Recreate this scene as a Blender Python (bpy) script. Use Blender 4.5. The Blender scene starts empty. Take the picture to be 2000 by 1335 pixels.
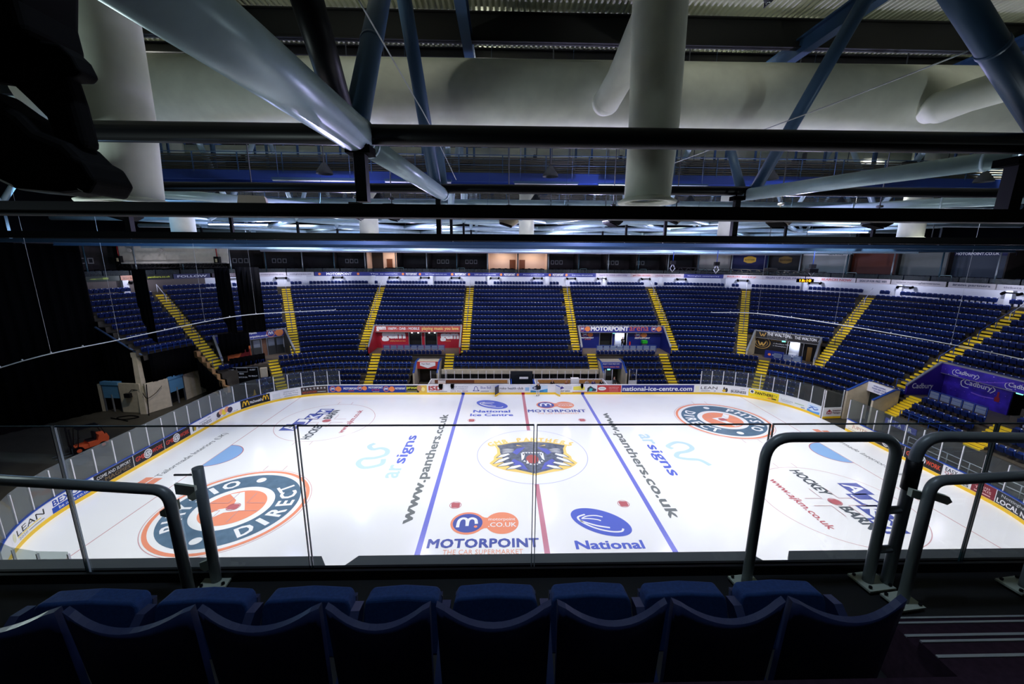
import bpy, bmesh, math, random
from math import sin, cos, pi, radians, hypot, atan2, sqrt
from mathutils import Vector, Matrix

# ------------------------------------------------------------------ camera, world, lights, exposure
SC = bpy.context.scene
COL = SC.collection
SC.view_settings.view_transform = 'Standard'
SC.view_settings.look = 'None'
SC.view_settings.gamma = 1.0
SC.view_settings.use_curve_mapping = False
SC.view_settings.exposure = 1.3
try:
    SC.cycles.use_denoising = True
    SC.cycles.denoiser = 'OPENIMAGEDENOISE'
    SC.cycles.denoising_prefilter = 'ACCURATE'
    SC.cycles.denoising_input_passes = 'RGB_ALBEDO_NORMAL'
    SC.cycles.use_adaptive_sampling = False
    SC.cycles.max_bounces = 8
    SC.cycles.transparent_max_bounces = 24
    SC.cycles.caustics_reflective = False
    SC.cycles.caustics_refractive = False
    SC.cycles.sample_clamp_indirect = 3.0
except Exception:
    pass

cam_data = bpy.data.cameras.new('camera')
cam = bpy.data.objects.new('camera', cam_data)
COL.objects.link(cam)
RX, UP, FW = ((0.9996894, -0.0239358, 0.0069479), (-0.0018706, 0.2059272, 0.9785655), (0.0248535, 0.9782745, -0.2058185))
cam.matrix_world = Matrix(((RX[0], UP[0], -FW[0], -2.5784), (RX[1], UP[1], -FW[1], -31.1906), (RX[2], UP[2], -FW[2], 16.2944), (0, 0, 0, 1)))
cam_data.sensor_width = 36.0
cam_data.lens = 776.3147 * 36.0 / 2000.0
cam_data.clip_start = 0.05
cam_data.clip_end = 400
SC.camera = cam

world = bpy.data.worlds.new('hall_air')
SC.world = world
world.use_nodes = True
world.node_tree.nodes['Background'].inputs[0].default_value = (0.25, 0.4, 0.8, 1)
world.node_tree.nodes['Background'].inputs[1].default_value = 0.004

def lamp(kind, name, loc, energy, color=(1, 1, 1), aim=None, size=0.3, angle=90, blend=0.6, sx=None, sy=None, spread=180):
    L = bpy.data.lights.new(name, kind)
    L.energy = energy
    L.color = color
    o = bpy.data.objects.new(name, L)
    COL.objects.link(o)
    o.location = loc
    if aim is not None:
        d = Vector(aim) - Vector(loc)
        o.rotation_euler = d.to_track_quat('-Z', 'Y').to_euler()
    if kind == 'AREA':
        L.shape = 'RECTANGLE'
        L.size, L.size_y = sx, sy
        L.spread = radians(spread)
    else:
        L.shadow_soft_size = size
    if kind == 'SPOT':
        L.spot_size = radians(angle)
        L.spot_blend = blend
    return o

# rink floodlights under the roof (their housings are built with the roof)
FLOODS = [(x, y) for x in (-24, -12, 0, 12, 24) for y in (-8.5, 1.0, 9.5)]
for (x, y) in FLOODS:
    lamp('SPOT', 'flood_beam', (x, y, 20.5), 1900 * {0: .78, 12: .92, 24: 1.5}[abs(x)] * {-8.5: 1.3, 1.0: .85, 9.5: .55}[y], (1.0, 0.965, 0.92), (x * 0.96, y * 0.9, 0), 0.35, 96, 0.8)

# ------------------------------------------------------------------ materials
def lin(c):
    c = c / 255.0
    return c / 12.92 if c <= 0.04045 else ((c + 0.055) / 1.055) ** 2.4
def S(r, g, b):
    return (lin(r), lin(g), lin(b), 1.0)
MATS = {}
def mat(name, rgb, rough=0.6, metal=0.0, spec=0.4, emit=None, estr=0.0, var=0.0, vscale=3.0, bump=0.0, bscale=60.0):
    if name in MATS:
        return MATS[name]
    m = bpy.data.materials.new(name)
    m.use_nodes = True
    nt = m.node_tree
    b = nt.nodes['Principled BSDF']
    col = S(*rgb)
    b.inputs['Base Color'].default_value = col
    b.inputs['Roughness'].default_value = rough
    b.inputs['Metallic'].default_value = metal
    b.inputs['Specular IOR Level'].default_value = spec
    if emit:
        b.inputs['Emission Color'].default_value = S(*emit)
        b.inputs['Emission Strength'].default_value = estr
    tc = None
    if var > 0 or bump > 0:
        tc = nt.nodes.new('ShaderNodeTexCoord')
    if var > 0:
        n = nt.nodes.new('ShaderNodeTexNoise')
        n.inputs['Scale'].default_value = vscale
        n.inputs['Detail'].default_value = 5
        nt.links.new(tc.outputs['Object'], n.inputs['Vector'])
        r = nt.nodes.new('ShaderNodeValToRGB')
        r.color_ramp.elements[0].position = 0.3
        r.color_ramp.elements[1].position = 0.7
        r.color_ramp.elements[0].color = tuple(max(0, c * (1 - var)) for c in col[:3]) + (1,)
        r.color_ramp.elements[1].color = tuple(min(1, c * (1 + var)) for c in col[:3]) + (1,)
        nt.links.new(n.outputs['Fac'], r.inputs['Fac'])
        nt.links.new(r.outputs['Color'], b.inputs['Base Color'])
    if bump > 0:
        n2 = nt.nodes.new('ShaderNodeTexNoise')
        n2.inputs['Scale'].default_value = bscale
        nt.links.new(tc.outputs['Object'], n2.inputs['Vector'])
        bp = nt.nodes.new('ShaderNodeBump')
        bp.inputs['Strength'].default_value = bump
        bp.inputs['Distance'].default_value = 0.02
        nt.links.new(n2.outputs['Fac'], bp.inputs['Height'])
        nt.links.new(bp.outputs['Normal'], b.inputs['Normal'])
    MATS[name] = m
    return m
def glassmat(name, tint, refl=0.06, haze=0.0):
    m = bpy.data.materials.new(name)
    m.use_nodes = True
    nt = m.node_tree
    for n in list(nt.nodes):
        nt.nodes.remove(n)
    out = nt.nodes.new('ShaderNodeOutputMaterial')
    tr = nt.nodes.new('ShaderNodeBsdfTransparent')
    tr.inputs[0].default_value = S(*tint)
    gl = nt.nodes.new('ShaderNodeBsdfGlossy')
    gl.inputs['Roughness'].default_value = 0.03
    gl.inputs[0].default_value = (1, 1, 1, 1)
    lw = nt.nodes.new('ShaderNodeLayerWeight')
    lw.inputs[0].default_value = 0.25
    mr = nt.nodes.new('ShaderNodeMapRange')
    mr.inputs['To Min'].default_value = refl * 0.5
    mr.inputs['To Max'].default_value = refl * 5
    nt.links.new(lw.outputs['Fresnel'], mr.inputs['Value'])
    mx = nt.nodes.new('ShaderNodeMixShader')
    nt.links.new(mr.outputs['Result'], mx.inputs[0])
    nt.links.new(tr.outputs[0], mx.inputs[1])
    nt.links.new(gl.outputs[0], mx.inputs[2])
    last = mx
    if haze > 0:
        df = nt.nodes.new('ShaderNodeBsdfDiffuse')
        df.inputs[0].default_value = (0.75 * haze, 0.8 * haze, 0.85 * haze, 1)
        m2 = nt.nodes.new('ShaderNodeAddShader')
        nt.links.new(mx.outputs[0], m2.inputs[0])
        nt.links.new(df.outputs[0], m2.inputs[1])
        last = m2
    nt.links.new(last.outputs[0], out.inputs[0])
    MATS[name] = m
    return m

# ------------------------------------------------------------------ mesh collector
class MB:
    def __init__(self):
        self.v, self.f, self.mi, self.sm = [], [], [], []
    def face(self, pts, mi=0, sm=False):
        n = len(self.v)
        self.v.extend([tuple(p) for p in pts])
        self.f.append(tuple(range(n, n + len(pts))))
        self.mi.append(mi); self.sm.append(sm)
    def mesh(self, vs, fs, mi=0, sm=False):
        n = len(self.v)
        self.v.extend([tuple(p) for p in vs])
        for f in fs:
            self.f.append(tuple(n + i for i in f)); self.mi.append(mi); self.sm.append(sm)
    def hexa(self, b, t, mi=0):
        self.mesh(list(b) + list(t), [(3, 2, 1, 0), (4, 5, 6, 7), (0, 1, 5, 4), (1, 2, 6, 5), (2, 3, 7, 6), (3, 0, 4, 7)], mi)
    def box(self, x0, x1, y0, y1, z0, z1, mi=0):
        self.hexa([(x0, y0, z0), (x1, y0, z0), (x1, y1, z0), (x0, y1, z0)], [(x0, y0, z1), (x1, y0, z1), (x1, y1, z1), (x0, y1, z1)], mi)
    def obox(self, M, sx, sy, sz, mi=0):
        p = [M @ Vector((x * sx / 2, y * sy / 2, z * sz / 2)) for z in (-1, 1) for (x, y) in ((-1, -1), (1, -1), (1, 1), (-1, 1))]
        self.hexa(p[:4], p[4:], mi)
    def tube(self, p, q, r, n=12, mi=0, r2=None, caps=True):
        self.path([p, q], r, n, mi, caps=caps, r2=r2)
    def path(self, pts, r, n=10, mi=0, caps=True, r2=None, closed=False):
        P = [Vector(p) for p in pts]
        T = []
        for i in range(len(P)):
            a = P[max(i - 1, 0)]; b = P[min(i + 1, len(P) - 1)]
            T.append((b - a).normalized())
        u = T[0].orthogonal().normalized()
        rings = []
        for i, (c, t) in enumerate(zip(P, T)):
            u = (u - t * u.dot(t)).normalized()
            w = t.cross(u)
            rr = r if r2 is None else r + (r2 - r) * i / (len(P) - 1)
            if 0 < i < len(P) - 1:
                ct = max(0.5, T[i].dot((P[i + 1] - P[i]).normalized()))
                rr = rr / ct ** 0.5
            rings.append([c + (u * cos(2 * pi * k / n) + w * sin(2 * pi * k / n)) * rr for k in range(n)])
        base = len(self.v)
        for rg in rings:
            self.v.extend([tuple(p) for p in rg])
        for i in range(len(rings) - 1):
            for k in range(n):
                a = base + i * n + k; b = base + i * n + (k + 1) % n
                self.f.append((a, b, b + n, a + n)); self.mi.append(mi); self.sm.append(True)
        if caps:
            self.f.append(tuple(base + k for k in reversed(range(n)))); self.mi.append(mi); self.sm.append(False)
            e = base + (len(rings) - 1) * n
            self.f.append(tuple(e + k for k in range(n))); self.mi.append(mi); self.sm.append(False)
    def lathe(self, c, prof, n=20, mi=0, axis='z', closed=False):
        base = len(self.v)
        for (r, h) in prof:
            for k in range(n):
                a = 2 * pi * k / n
                if axis == 'z': self.v.append((c[0] + r * cos(a), c[1] + r * sin(a), c[2] + h))
                elif axis == 'y': self.v.append((c[0] + r * cos(a), c[1] + h, c[2] + r * sin(a)))
                else: self.v.append((c[0] + h, c[1] + r * cos(a), c[2] + r * sin(a)))
        for i in range(len(prof) - 1):
            for k in range(n):
                a = base + i * n + k; b = base + i * n + (k + 1) % n
                self.f.append((a, b, b + n, a + n)); self.mi.append(mi); self.sm.append(True)
    def ball(self, c, rx, ry, rz, n=12, m=8, mi=0):
        base = len(self.v)
        for i in range(m + 1):
            t = pi * i / m
            for k in range(n):
                a = 2 * pi * k / n
                self.v.append((c[0] + rx * sin(t) * cos(a), c[1] + ry * sin(t) * sin(a), c[2] - rz * cos(t)))
        for i in range(m):
            for k in range(n):
                a = base + i * n + k; b = base + i * n + (k + 1) % n
                self.f.append((a, b, b + n, a + n)); self.mi.append(mi); self.sm.append(True)
    def prism(self, poly, fn0, fn1, mi=0):
        # poly 2-D; fn0/fn1 map (x, y) to both end faces
        a = [fn0(*p) for p in poly]; b = [fn1(*p) for p in poly]
        n = len(poly)
        self.mesh(a + b, [tuple(reversed(range(n))), tuple(range(n, 2 * n))] + [(i, (i + 1) % n, n + (i + 1) % n, n + i) for i in range(n)], mi)
    def build(self, name, mats, parent=None, matrix=None, kind=None):
        me = bpy.data.meshes.new(name)
        me.from_pydata(self.v, [], self.f)
        if not isinstance(mats, (list, tuple)):
            mats = [mats]
        for m in mats:
            me.materials.append(m)
        me.polygons.foreach_set('material_index', self.mi)
        me.polygons.foreach_set('use_smooth', self.sm)
        me.validate()
        me.update()
        o = bpy.data.objects.new(name, me)
        COL.objects.link(o)
        if parent is not None:
            o.parent = parent
        if matrix is not None:
            o.matrix_local = matrix
        if kind:
            o['kind'] = kind
        return o
def tag(o, label, cat, group=None):
    o['label'] = label; o['category'] = cat
    if group: o['group'] = group
    return o
def thing(name, label, cat, loc=(0, 0, 0), rz=0.0, group=None):
    o = bpy.data.objects.new(name, None)
    o.empty_display_size = 0.2
    COL.objects.link(o)
    o.location = loc; o.rotation_euler = (0, 0, rz)
    return tag(o, label, cat, group)
def copy_tree(o, parent=None):
    c = o.copy(); COL.objects.link(c)
    if parent is not None: c.parent = parent
    for ch in list(o.children):
        copy_tree(ch, c)
    return c
def Tm(x=0, y=0, z=0, rz=0):
    return Matrix.Translation((x, y, z)) @ Matrix.Rotation(rz, 4, 'Z')

# ------------------------------------------------------------------ lettering (Blender's own font turned into flat mesh)
_TX = {}
def text2d(body, bold=0.0, shear=0.0, space=1.0):
    key = (body, bold, shear, space)
    if key in _TX: return _TX[key]
    cu = bpy.data.curves.new('letters', 'FONT')
    cu.body = body; cu.size = 1.0; cu.offset = bold; cu.shear = shear
    cu.space_character = space
    cu.resolution_u = 2
    cu.align_x = 'LEFT'
    o = bpy.data.objects.new('letters', cu)
    COL.objects.link(o)
    dg = bpy.context.evaluated_depsgraph_get()
    me = o.evaluated_get(dg).to_mesh()
    vs = [(v.co.x, v.co.y) for v in me.vertices]
    fs = [tuple(p.vertices) for p in me.polygons]
    o.evaluated_get(dg).to_mesh_clear()
    bpy.data.objects.remove(o); bpy.data.curves.remove(cu)
    x0 = min(v[0] for v in vs); x1 = max(v[0] for v in vs); y0 = min(v[1] for v in vs); y1 = max(v[1] for v in vs)
    vs = [((x - x0) / (x1 - x0), (y - y0) / (y1 - y0)) for x, y in vs]
    _TX[key] = (vs, fs, (x1 - x0), (y1 - y0))
    return _TX[key]
def put_text(mb, body, x, y, w, h, fn, mi, bold=0.0, shear=0.0, space=1.0):
    # heavier weight = slightly shifted copies of the letters, each a hair above the last
    vs, fs, tw, th = text2d(body, 0.0, shear, space)
    if w is None: w = h * tw / th
    if bold <= 0:
        mb.mesh([fn(x + a * w, y + b * h) for a, b in vs], fs, mi)
        return w
    o, ex, ey = Vector(fn(x, y)), Vector(fn(x + .01 * w, y)), Vector(fn(x, y + .01 * h))
    nrm = (ex - o).cross(ey - o).normalized()
    bx, by = bold * w / tw, bold * h / th
    for i, (sx, sy) in enumerate(((0, 0), (-1, .6), (1, -.6), (.9, .8), (-.9, -.8))):
        mb.mesh([tuple(Vector(fn(x + a * w + sx * bx, y + b * h + sy * by)) + nrm * (.0006 * i)) for a, b in vs], fs, mi)
    return w
def ellipse(cx, cy, rx, ry, n=40, rot=0.0):
    o = []
    for k in range(n):
        a = 2 * pi * k / n
        px, py = rx * cos(a), ry * sin(a)
        o.append((cx + px * cos(rot) - py * sin(rot), cy + px * sin(rot) + py * cos(rot)))
    return o
def put_poly(mb, poly, fn, mi):
    mb.face([fn(*p) for p in poly], mi)
def put_ring(mb, cx, cy, r0, r1, fn, mi, n=72, a0=0.0, a1=2 * pi, ex=1.0):
    ps = []
    for k in range(n + 1):
        a = a0 + (a1 - a0) * k / n
        ps.append((fn(cx + r0 * cos(a) * ex, cy + r0 * sin(a)), fn(cx + r1 * cos(a) * ex, cy + r1 * sin(a))))
    for k in range(n):
        mb.face([ps[k][0], ps[k][1], ps[k + 1][1], ps[k + 1][0]], mi)
def catmull(pts, sub=6):
    out = []
    n = len(pts)
    for i in range(n - 1):
        p0 = pts[max(i - 1, 0)]; p1 = pts[i]; p2 = pts[i + 1]; p3 = pts[min(i + 2, n - 1)]
        for k in range(sub):
            t = k / sub
            out.append(tuple(0.5 * ((2 * b) + (-a + c) * t + (2 * a - 5 * b + 4 * c - d) * t * t + (-a + 3 * b - 3 * c + d) * t ** 3) for a, b, c, d in zip(p0, p1, p2, p3)))
    out.append(tuple(pts[-1]))
    return out
def put_stroke(mb, pts, w, fn, mi, smooth=True, taper=False):
    P = catmull(pts) if smooth else pts
    L = []
    for i, p in enumerate(P):
        a = P[max(i - 1, 0)]; b = P[min(i + 1, len(P) - 1)]
        dx, dy = b[0] - a[0], b[1] - a[1]
        l = hypot(dx, dy) or 1
        ww = w / 2 * (1 if not taper else max(0.12, sin(pi * min(1, (i + 0.3) / (len(P) - 0.4)))))
        L.append(((p[0] - dy / l * ww, p[1] + dx / l * ww), (p[0] + dy / l * ww, p[1] - dx / l * ww)))
    for i in range(len(L) - 1):
        mb.face([fn(*L[i][0]), fn(*L[i][1]), fn(*L[i + 1][1]), fn(*L[i + 1][0])], mi)

# ------------------------------------------------------------------ rink
M_ice = mat('ice_white', (240, 243, 246), 0.16, 0, 0.35, var=0.012, vscale=0.7)
M_conc = mat('concrete_floor', (64, 60, 50), 0.6, 0, 0.3, var=0.25, vscale=0.5, bump=0.1)
M_tan = mat('terrace_concrete', (74, 68, 58), 0.75, 0, 0.2, var=0.15, vscale=1.2)
M_wallc = mat('portal_concrete', (196, 184, 160), 0.75, 0, 0.2, var=0.1, vscale=2.0)
M_black = mat('black_matt', (4, 4, 5), 0.85, 0, 0.05)
M_black2 = mat('black_gloss', (14, 14, 17), 0.35, 0, 0.4)
M_white = mat('white_panel', (236, 236, 238), 0.4)
M_yellow = mat('kick_yellow', (250, 205, 40), 0.4)
M_bluecap = mat('cap_blue', (30, 72, 170), 0.4)
M_post = mat('post_alu', (225, 225, 230), 0.35, 0.3)
M_glass = glassmat('rink_glass', (216, 224, 226), 0.012, 0.022)
M_glass3 = glassmat('rink_glass_end', (216, 222, 220), 0.02, 0.075)
M_glass2 = glassmat('clear_glass', (252, 253, 253), 0.02, 0.0)

XB, YB, RB = 22.6, 6.6, 8.5
def board(s, d=0.0):
    a = abs(s); g = 1 if s >= 0 else -1
    L1 = XB; L2 = L1 + RB * pi / 2; L3 = L2 + 2 * YB; L4 = L3 + RB * pi / 2
    if a <= L1: return (s, YB + RB + d)
    if a <= L2:
        t = (a - L1) / RB
        return (g * (XB + (RB + d) * sin(t)), YB + (RB + d) * cos(t))
    if a <= L3: return (g * (XB + RB + d), YB - (a - L2))
    if a <= L4:
        t = (a - L3) / RB
        return (g * (XB + (RB + d) * cos(t)), -YB - (RB + d) * sin(t))
    return (g * (XB - (a - L4)), -YB - RB - d)
SMAX = XB + RB * pi / 2 + 2 * YB + RB * pi / 2 + XB
def srange(s0, s1, step):
    n = max(1, int(math.ceil(abs(s1 - s0) / step)))
    return [s0 + (s1 - s0) * i / n for i in range(n + 1)]
GAP0, GAP1 = 35.0, 38.1                       # opening in the boards

mb = MB()
mb.box(-75, 75, -48, 62, -0.35, -0.03)
mb.build('floor', M_conc, kind='structure')
mb = MB()
out = [board(s, 0.05) for s in srange(-SMAX, SMAX, 0.7)][:-1]
mb.face([(x, y, 0.0) for x, y in reversed(out)])
n = len(out)
for i in range(n):
    a, b = out[i], out[(i + 1) % n]
    mb.face([(a[0], a[1], -0.03), (b[0], b[1], -0.03), (b[0], b[1], 0), (a[0], a[1], 0)])
ICE = mb.build('floor_ice', M_ice, kind='structure')

# paint under the ice
P_blue = mat('ice_blue_line', (120, 126, 214), 0.2, 0, 0.3)
P_red = mat('ice_red_line', (196, 128, 142), 0.2, 0, 0.3)
P_thin = mat('ice_thin_red', (206, 168, 172), 0.2, 0, 0.3)
P_lilac = mat('ice_lilac', (176, 180, 224), 0.2, 0, 0.3)
P_grey = mat('ice_grey_text', (118, 124, 126), 0.2, 0, 0.3)
P_dark = mat('ice_dark_text', (84, 92, 100), 0.2, 0, 0.3)
P_navy = mat('ice_navy', (88, 100, 172), 0.2, 0, 0.3)
P_roy = mat('ice_royal', (96, 112, 206), 0.2, 0, 0.3)
P_sky = mat('ice_sky', (186, 214, 240), 0.2, 0, 0.3)
P_crease = mat('ice_crease', (142, 182, 230), 0.2, 0, 0.3)
P_or = mat('ice_orange', (238, 152, 122), 0.2, 0, 0.3)
P_orl = mat('ice_orange_pale', (240, 176, 152), 0.2, 0, 0.3)
P_steel = mat('ice_steel', (92, 118, 142), 0.2, 0, 0.3, var=0.12, vscale=1.5)
P_yel = mat('ice_yellow', (244, 214, 128), 0.2, 0, 0.3)
P_dot = mat('ice_dot', (190, 110, 118), 0.2, 0, 0.3)
P_wh = mat('ice_logo_white', (238, 242, 246), 0.2, 0, 0.3)
P_cat = mat('ice_crest_dark', (104, 112, 130), 0.2, 0, 0.3, var=0.3, vscale=2.5)
P_catb = mat('ice_crest_blue', (104, 112, 196), 0.2, 0, 0.3)
P_mouth = mat('ice_crest_red', (176, 92, 92), 0.2, 0, 0.3)

def on_ice(ox, oy, ang, lay=1):
    c, s = cos(radians(ang)), sin(radians(ang))
    return lambda x, y: (ox + x * c - y * s, oy + x * s + y * c, 0.004 * lay)
W0 = on_ice(0, 0, 0)
BL, FD, FY, GL = 7.32, 20.41, 7.16, 26.45
for sx in (-1, 1):
    mb = MB(); mb.box(sx * BL - 0.16, sx * BL + 0.16, -15.1, 15.1, 0, 0.004)
    mb.build('blue_line', P_blue, ICE)
    mb = MB(); yy = sqrt(RB ** 2 - (GL - XB) ** 2) + YB
    mb.box(sx * GL - 0.035, sx * GL + 0.035, -yy, yy, 0, 0.0045)
    mb.build('goal_line', P_thin, ICE)
    mb = MB()
    arc = [(sx * (GL - 1.85 * cos(a)), 1.85 * sin(a)) for a in [(-pi / 2 + pi * k / 30) for k in range(31)]]
    put_poly(mb, arc, on_ice(0, 0, 0, 1), 0)
    put_ring(mb, sx * GL, 0, 1.83, 1.89, on_ice(0, 0, 0, 2), 1, 40, pi / 2 if sx > 0 else -pi / 2, 3 * pi / 2 if sx > 0 else pi / 2)
    mb.build('goal_crease', [P_crease, P_dot], ICE)
mb = MB()
mb.box(-0.16, 0.16, -15.1, -4.69, 0, 0.004); mb.box(-0.16, 0.16, 4.69, 15.1, 0, 0.004)
mb.build('centre_line', P_red, ICE)
mb = MB(); put_ring(mb, 0, 0, 4.64, 4.69, W0, 0, 96)
mb.build('centre_circle', P_lilac, ICE)
for sx in (-1, 1):
    for sy in (-1, 1):
        x, y = sx * (BL - 1.62), sy * FY
        mb = MB(); put_ring(mb, x, y, 0.36, 0.4, on_ice(0, 0, 0, 2), 0, 28)
        put_poly(mb, [(x + 0.34 * cos(a), y + 0.34 * sin(a)) for a in [radians(t) for t in (50, 40, 30, -30, -40, -50, -60, -120, -130, -140, -210, -220, -240)]], on_ice(0, 0, 0, 2), 0)
        mb.build('faceoff_dot', P_dot, ICE)
        x, y = sx * FD, sy * FY
        mb = MB()
        f = on_ice(x, y, 0, 1)
        put_ring(mb, 0, 0, 4.64, 4.69, f, 0, 96)
        for hx in (-0.75, 0.75):
            for hy in (-1, 1):
                put_stroke(mb, [(hx, hy * 4.66), (hx, hy * 5.35)], 0.05, f, 0, False)
        mb.build('faceoff_circle', P_thin, ICE)
        mb = MB()
        f = on_ice(x, y, 0, 7)
        put_ring(mb, 0, 0, 0.38, 0.42, f, 0, 28)
        put_poly(mb, [(0.36 * cos(a), 0.36 * sin(a)) for a in [radians(t) for t in (55, 40, 20, -20, -40, -55, -125, -140, -160, -200, -220, -235)]], f, 0)
        for qx in (-1, 1):
            for qy in (-1, 1):
                put_stroke(mb, [(qx * 0.6, qy * 1.6), (qx * 0.6, qy * 0.42), (qx * 1.8, qy * 0.42)], 0.05, f, 1, False)
        mb.build('faceoff_dot', [P_dot, P_thin], ICE)
# round orange and steel-blue disc logo
def arc_word(mb, word, r, a_start, a_end, size, fn, mi, inward):
    n = len(word)
    for i, ch in enumerate(word):
        a = radians(a_start + (a_end - a_start) * i / (n - 1))
        vs, fs, tw, th = text2d(ch, 0.0)
        w = max(0.22, tw / 0.72) * size * 1.0; h = size
        if inward: ux, uy, vx, vy = -sin(a), cos(a), -cos(a), -sin(a)
        else: ux, uy, vx, vy = sin(a), -cos(a), cos(a), sin(a)
        cx, cy = r * cos(a), r * sin(a)
        for n_, (dx, dy) in enumerate(((0, 0), (-.04, .03), (.04, -.03), (.04, .03), (-.04, -.03))):
            pts = [fn(cx + ux * ((p - 0.5) * w + dx) + vx * ((q - 0.5) * h + dy), cy + uy * ((p - 0.5) * w + dx) + vy * ((q - 0.5) * h + dy)) for p, q in vs]
            mb.mesh([(a_, b_, c_ + .0006 * n_) for a_, b_, c_ in pts], fs, mi)
for (x, y, words) in ((-FD, -FY, (('PHYSIO', -140, -235, False), ('DIRECT', -47, 43, True))), (FD, FY, (('PHYSIO', 48, -47, False), ('DIRECT', 143, 230, True)))):
    mb = MB()
    put_ring(mb, 0, 0, 4.3, 4.54, on_ice(x, y, 0, 2), 0)
    put_ring(mb, 0, 0, 2.4, 3.98, on_ice(x, y, 0, 2), 1)
    put_poly(mb, ellipse(0, 0, 1.93, 1.93, 60), on_ice(x, y, 0, 2), 0)
    for wd, a0, a1, inw in words:
        arc_word(mb, wd, 3.2, a0, a1, 0.98, on_ice(x, y, 0, 3), 2, inw)
    for a in (91, -91):
        put_poly(mb, ellipse(3.26 * cos(radians(a)), 3.26 * sin(radians(a)), 0.32, 0.32, 24), on_ice(x, y, 0, 3), 2)
    rr = 0 if y < 0 else 180
    put_poly(mb, [(-1.15, 1.45), (-0.35, 1.75), (0.65, 0.15), (0.95, -0.35), (-0.25, -0.62), (-0.95, -1.6), (-1.35, -1.15), (-0.75, -0.25), (-0.05, -0.05), (-0.3, 0.75)], on_ice(x, y, rr, 4), 2)
    mb.build('disc_logo', [P_or, P_steel, P_wh], ICE)
# letter-block logo with slanted squares
for (x, y, rot) in ((-FD, FY, 0), (FD, -FY, 180)):
    mb = MB()
    f1 = on_ice(x, y, rot, 2); f2 = on_ice(x, y, rot, 3)
    for i, ch in enumerate('AJKM'):
        bx, by = -3.58 + 0.52 * i, -2.32 + 1.36 * i
        put_poly(mb, [(bx, by), (bx + 1.5, by), (bx + 1.5, by + 1.5), (bx, by + 1.5)], f1, 0)
        g = lambda p, q, bx=bx, by=by: f2(bx + 1.3 - q, by + 0.2 + p)
        put_text(mb, ch, 0, 0, 1.05, 1.1, g, 1, 0.02)
    put_text(mb, 'HOCKEY', -4.2, 0.2, 3.3, 0.78, lambda p, q: f1(0.4 - q, p), 2, 0.035)
    put_text(mb, 'BARN', 0.55, 0.2, 2.3, 0.78, lambda p, q: f1(0.4 - q, p), 2, 0.035)
    put_text(mb, 'www.ajkm.co.uk', -2.9, 0, 5.7, 0.72, lambda p, q: f1(2.9 - q, p), 3, 0.02)
    mb.build('block_letter_logo', [P_navy, P_wh, P_dark, P_dot], ICE)
# long web address beside each blue line, and the ribbon-shaped logo with its word
mb = MB()
put_text(mb, 'www.panthers.co.uk', 0, 0, 17.7, 1.02, lambda p, q: (-8.02 - q, -9.0 + p, 0.004), 0, 0.03)
mb.build('ice_lettering', P_grey, ICE)
mb = MB()
put_text(mb, 'www.panthers.co.uk', 0, 0, 17.7, 1.02, lambda p, q: (8.02 + q, 9.0 - p, 0.004), 0, 0.03)
mb.build('ice_lettering', P_grey, ICE)
sqL = [(-13.95, 2.06), (-14.26, 1.54), (-13.78, 0.93), (-13.1, 1.13), (-12.48, 0.72), (-12.4, -0.05), (-13.12, -0.59), (-14.04, -0.76), (-14.19, -1.47), (-13.57, -2.15), (-12.78, -1.99), (-12.26, -1.57), (-12.36, -0.78)]
sqR = [(12.46, 0.76), (12.24, 1.28), (13.28, 2.01), (14.12, 1.68), (14.22, 0.85), (13.47, 0.26), (12.59, -0.03), (12.21, -0.69), (12.86, -1.06), (13.86, -1.25), (14.31, -2.13)]
mb = MB(); put_stroke(mb, sqL, 0.42, W0, 0)
put_text(mb, 'ar', 0, 0, 1.95, 0.95, lambda p, q: (-10.5 - q, -3.7 + p, 0.004), 0, 0.02)
put_text(mb, 'signs', 0, 0, 5.1, 1.2, lambda p, q: (-10.2 - q, -1.5 + p, 0.004), 1, 0.02)
mb.build('ribbon_logo', [P_sky, P_roy], ICE)
mb = MB(); put_stroke(mb, sqR, 0.42, W0, 0)
put_text(mb, 'ar', 0, 0, 1.95, 0.95, lambda p, q: (10.35 + q, 3.7 - p, 0.004), 0, 0.02)
put_text(mb, 'signs', 0, 0, 5.1, 1.2, lambda p, q: (10.1 + q, 1.5 - p, 0.004), 1, 0.02)
mb.build('ribbon_logo', [P_sky, P_roy], ICE)
# double-disc logo with word
def double_disc(mb, fn, fn2, fn3, w, mats4):
    o, nv, wh = mats4
    put_poly(mb, ellipse(0, 0, 1.08, 1.08, 48), fn, o)
    put_poly(mb, ellipse(2.15, 0, 1.05, 1.05, 48), fn, o)
    put_poly(mb, [(0.7, 0.75), (1.05, 0.52), (1.25, 0.5), (1.5, 0.78), (1.5, -0.78), (1.25, -0.5), (1.05, -0.52), (0.7, -0.75)], lambda x, y: (fn(x, y)[0], fn(x, y)[1], fn(x, y)[2] - .002), o)
    put_poly(mb, ellipse(0, 0, 0.93, 0.9, 48), fn2, nv)
    put_stroke(mb, [(-0.6, -0.42), (-0.56, 0.2), (-0.34, 0.44), (-0.08, 0.3), (-0.02, -0.3)], 0.2, fn3, wh)
    put_stroke(mb, [(-0.02, -0.3), (0.02, 0.24), (0.24, 0.44), (0.48, 0.3), (0.55, -0.1)], 0.2, lambda x, y: (fn3(x, y)[0], fn3(x, y)[1], fn3(x, y)[2] + .002), wh)
    put_poly(mb, ellipse(0.52, -0.36, 0.11, 0.11, 16), fn3, o)
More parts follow.
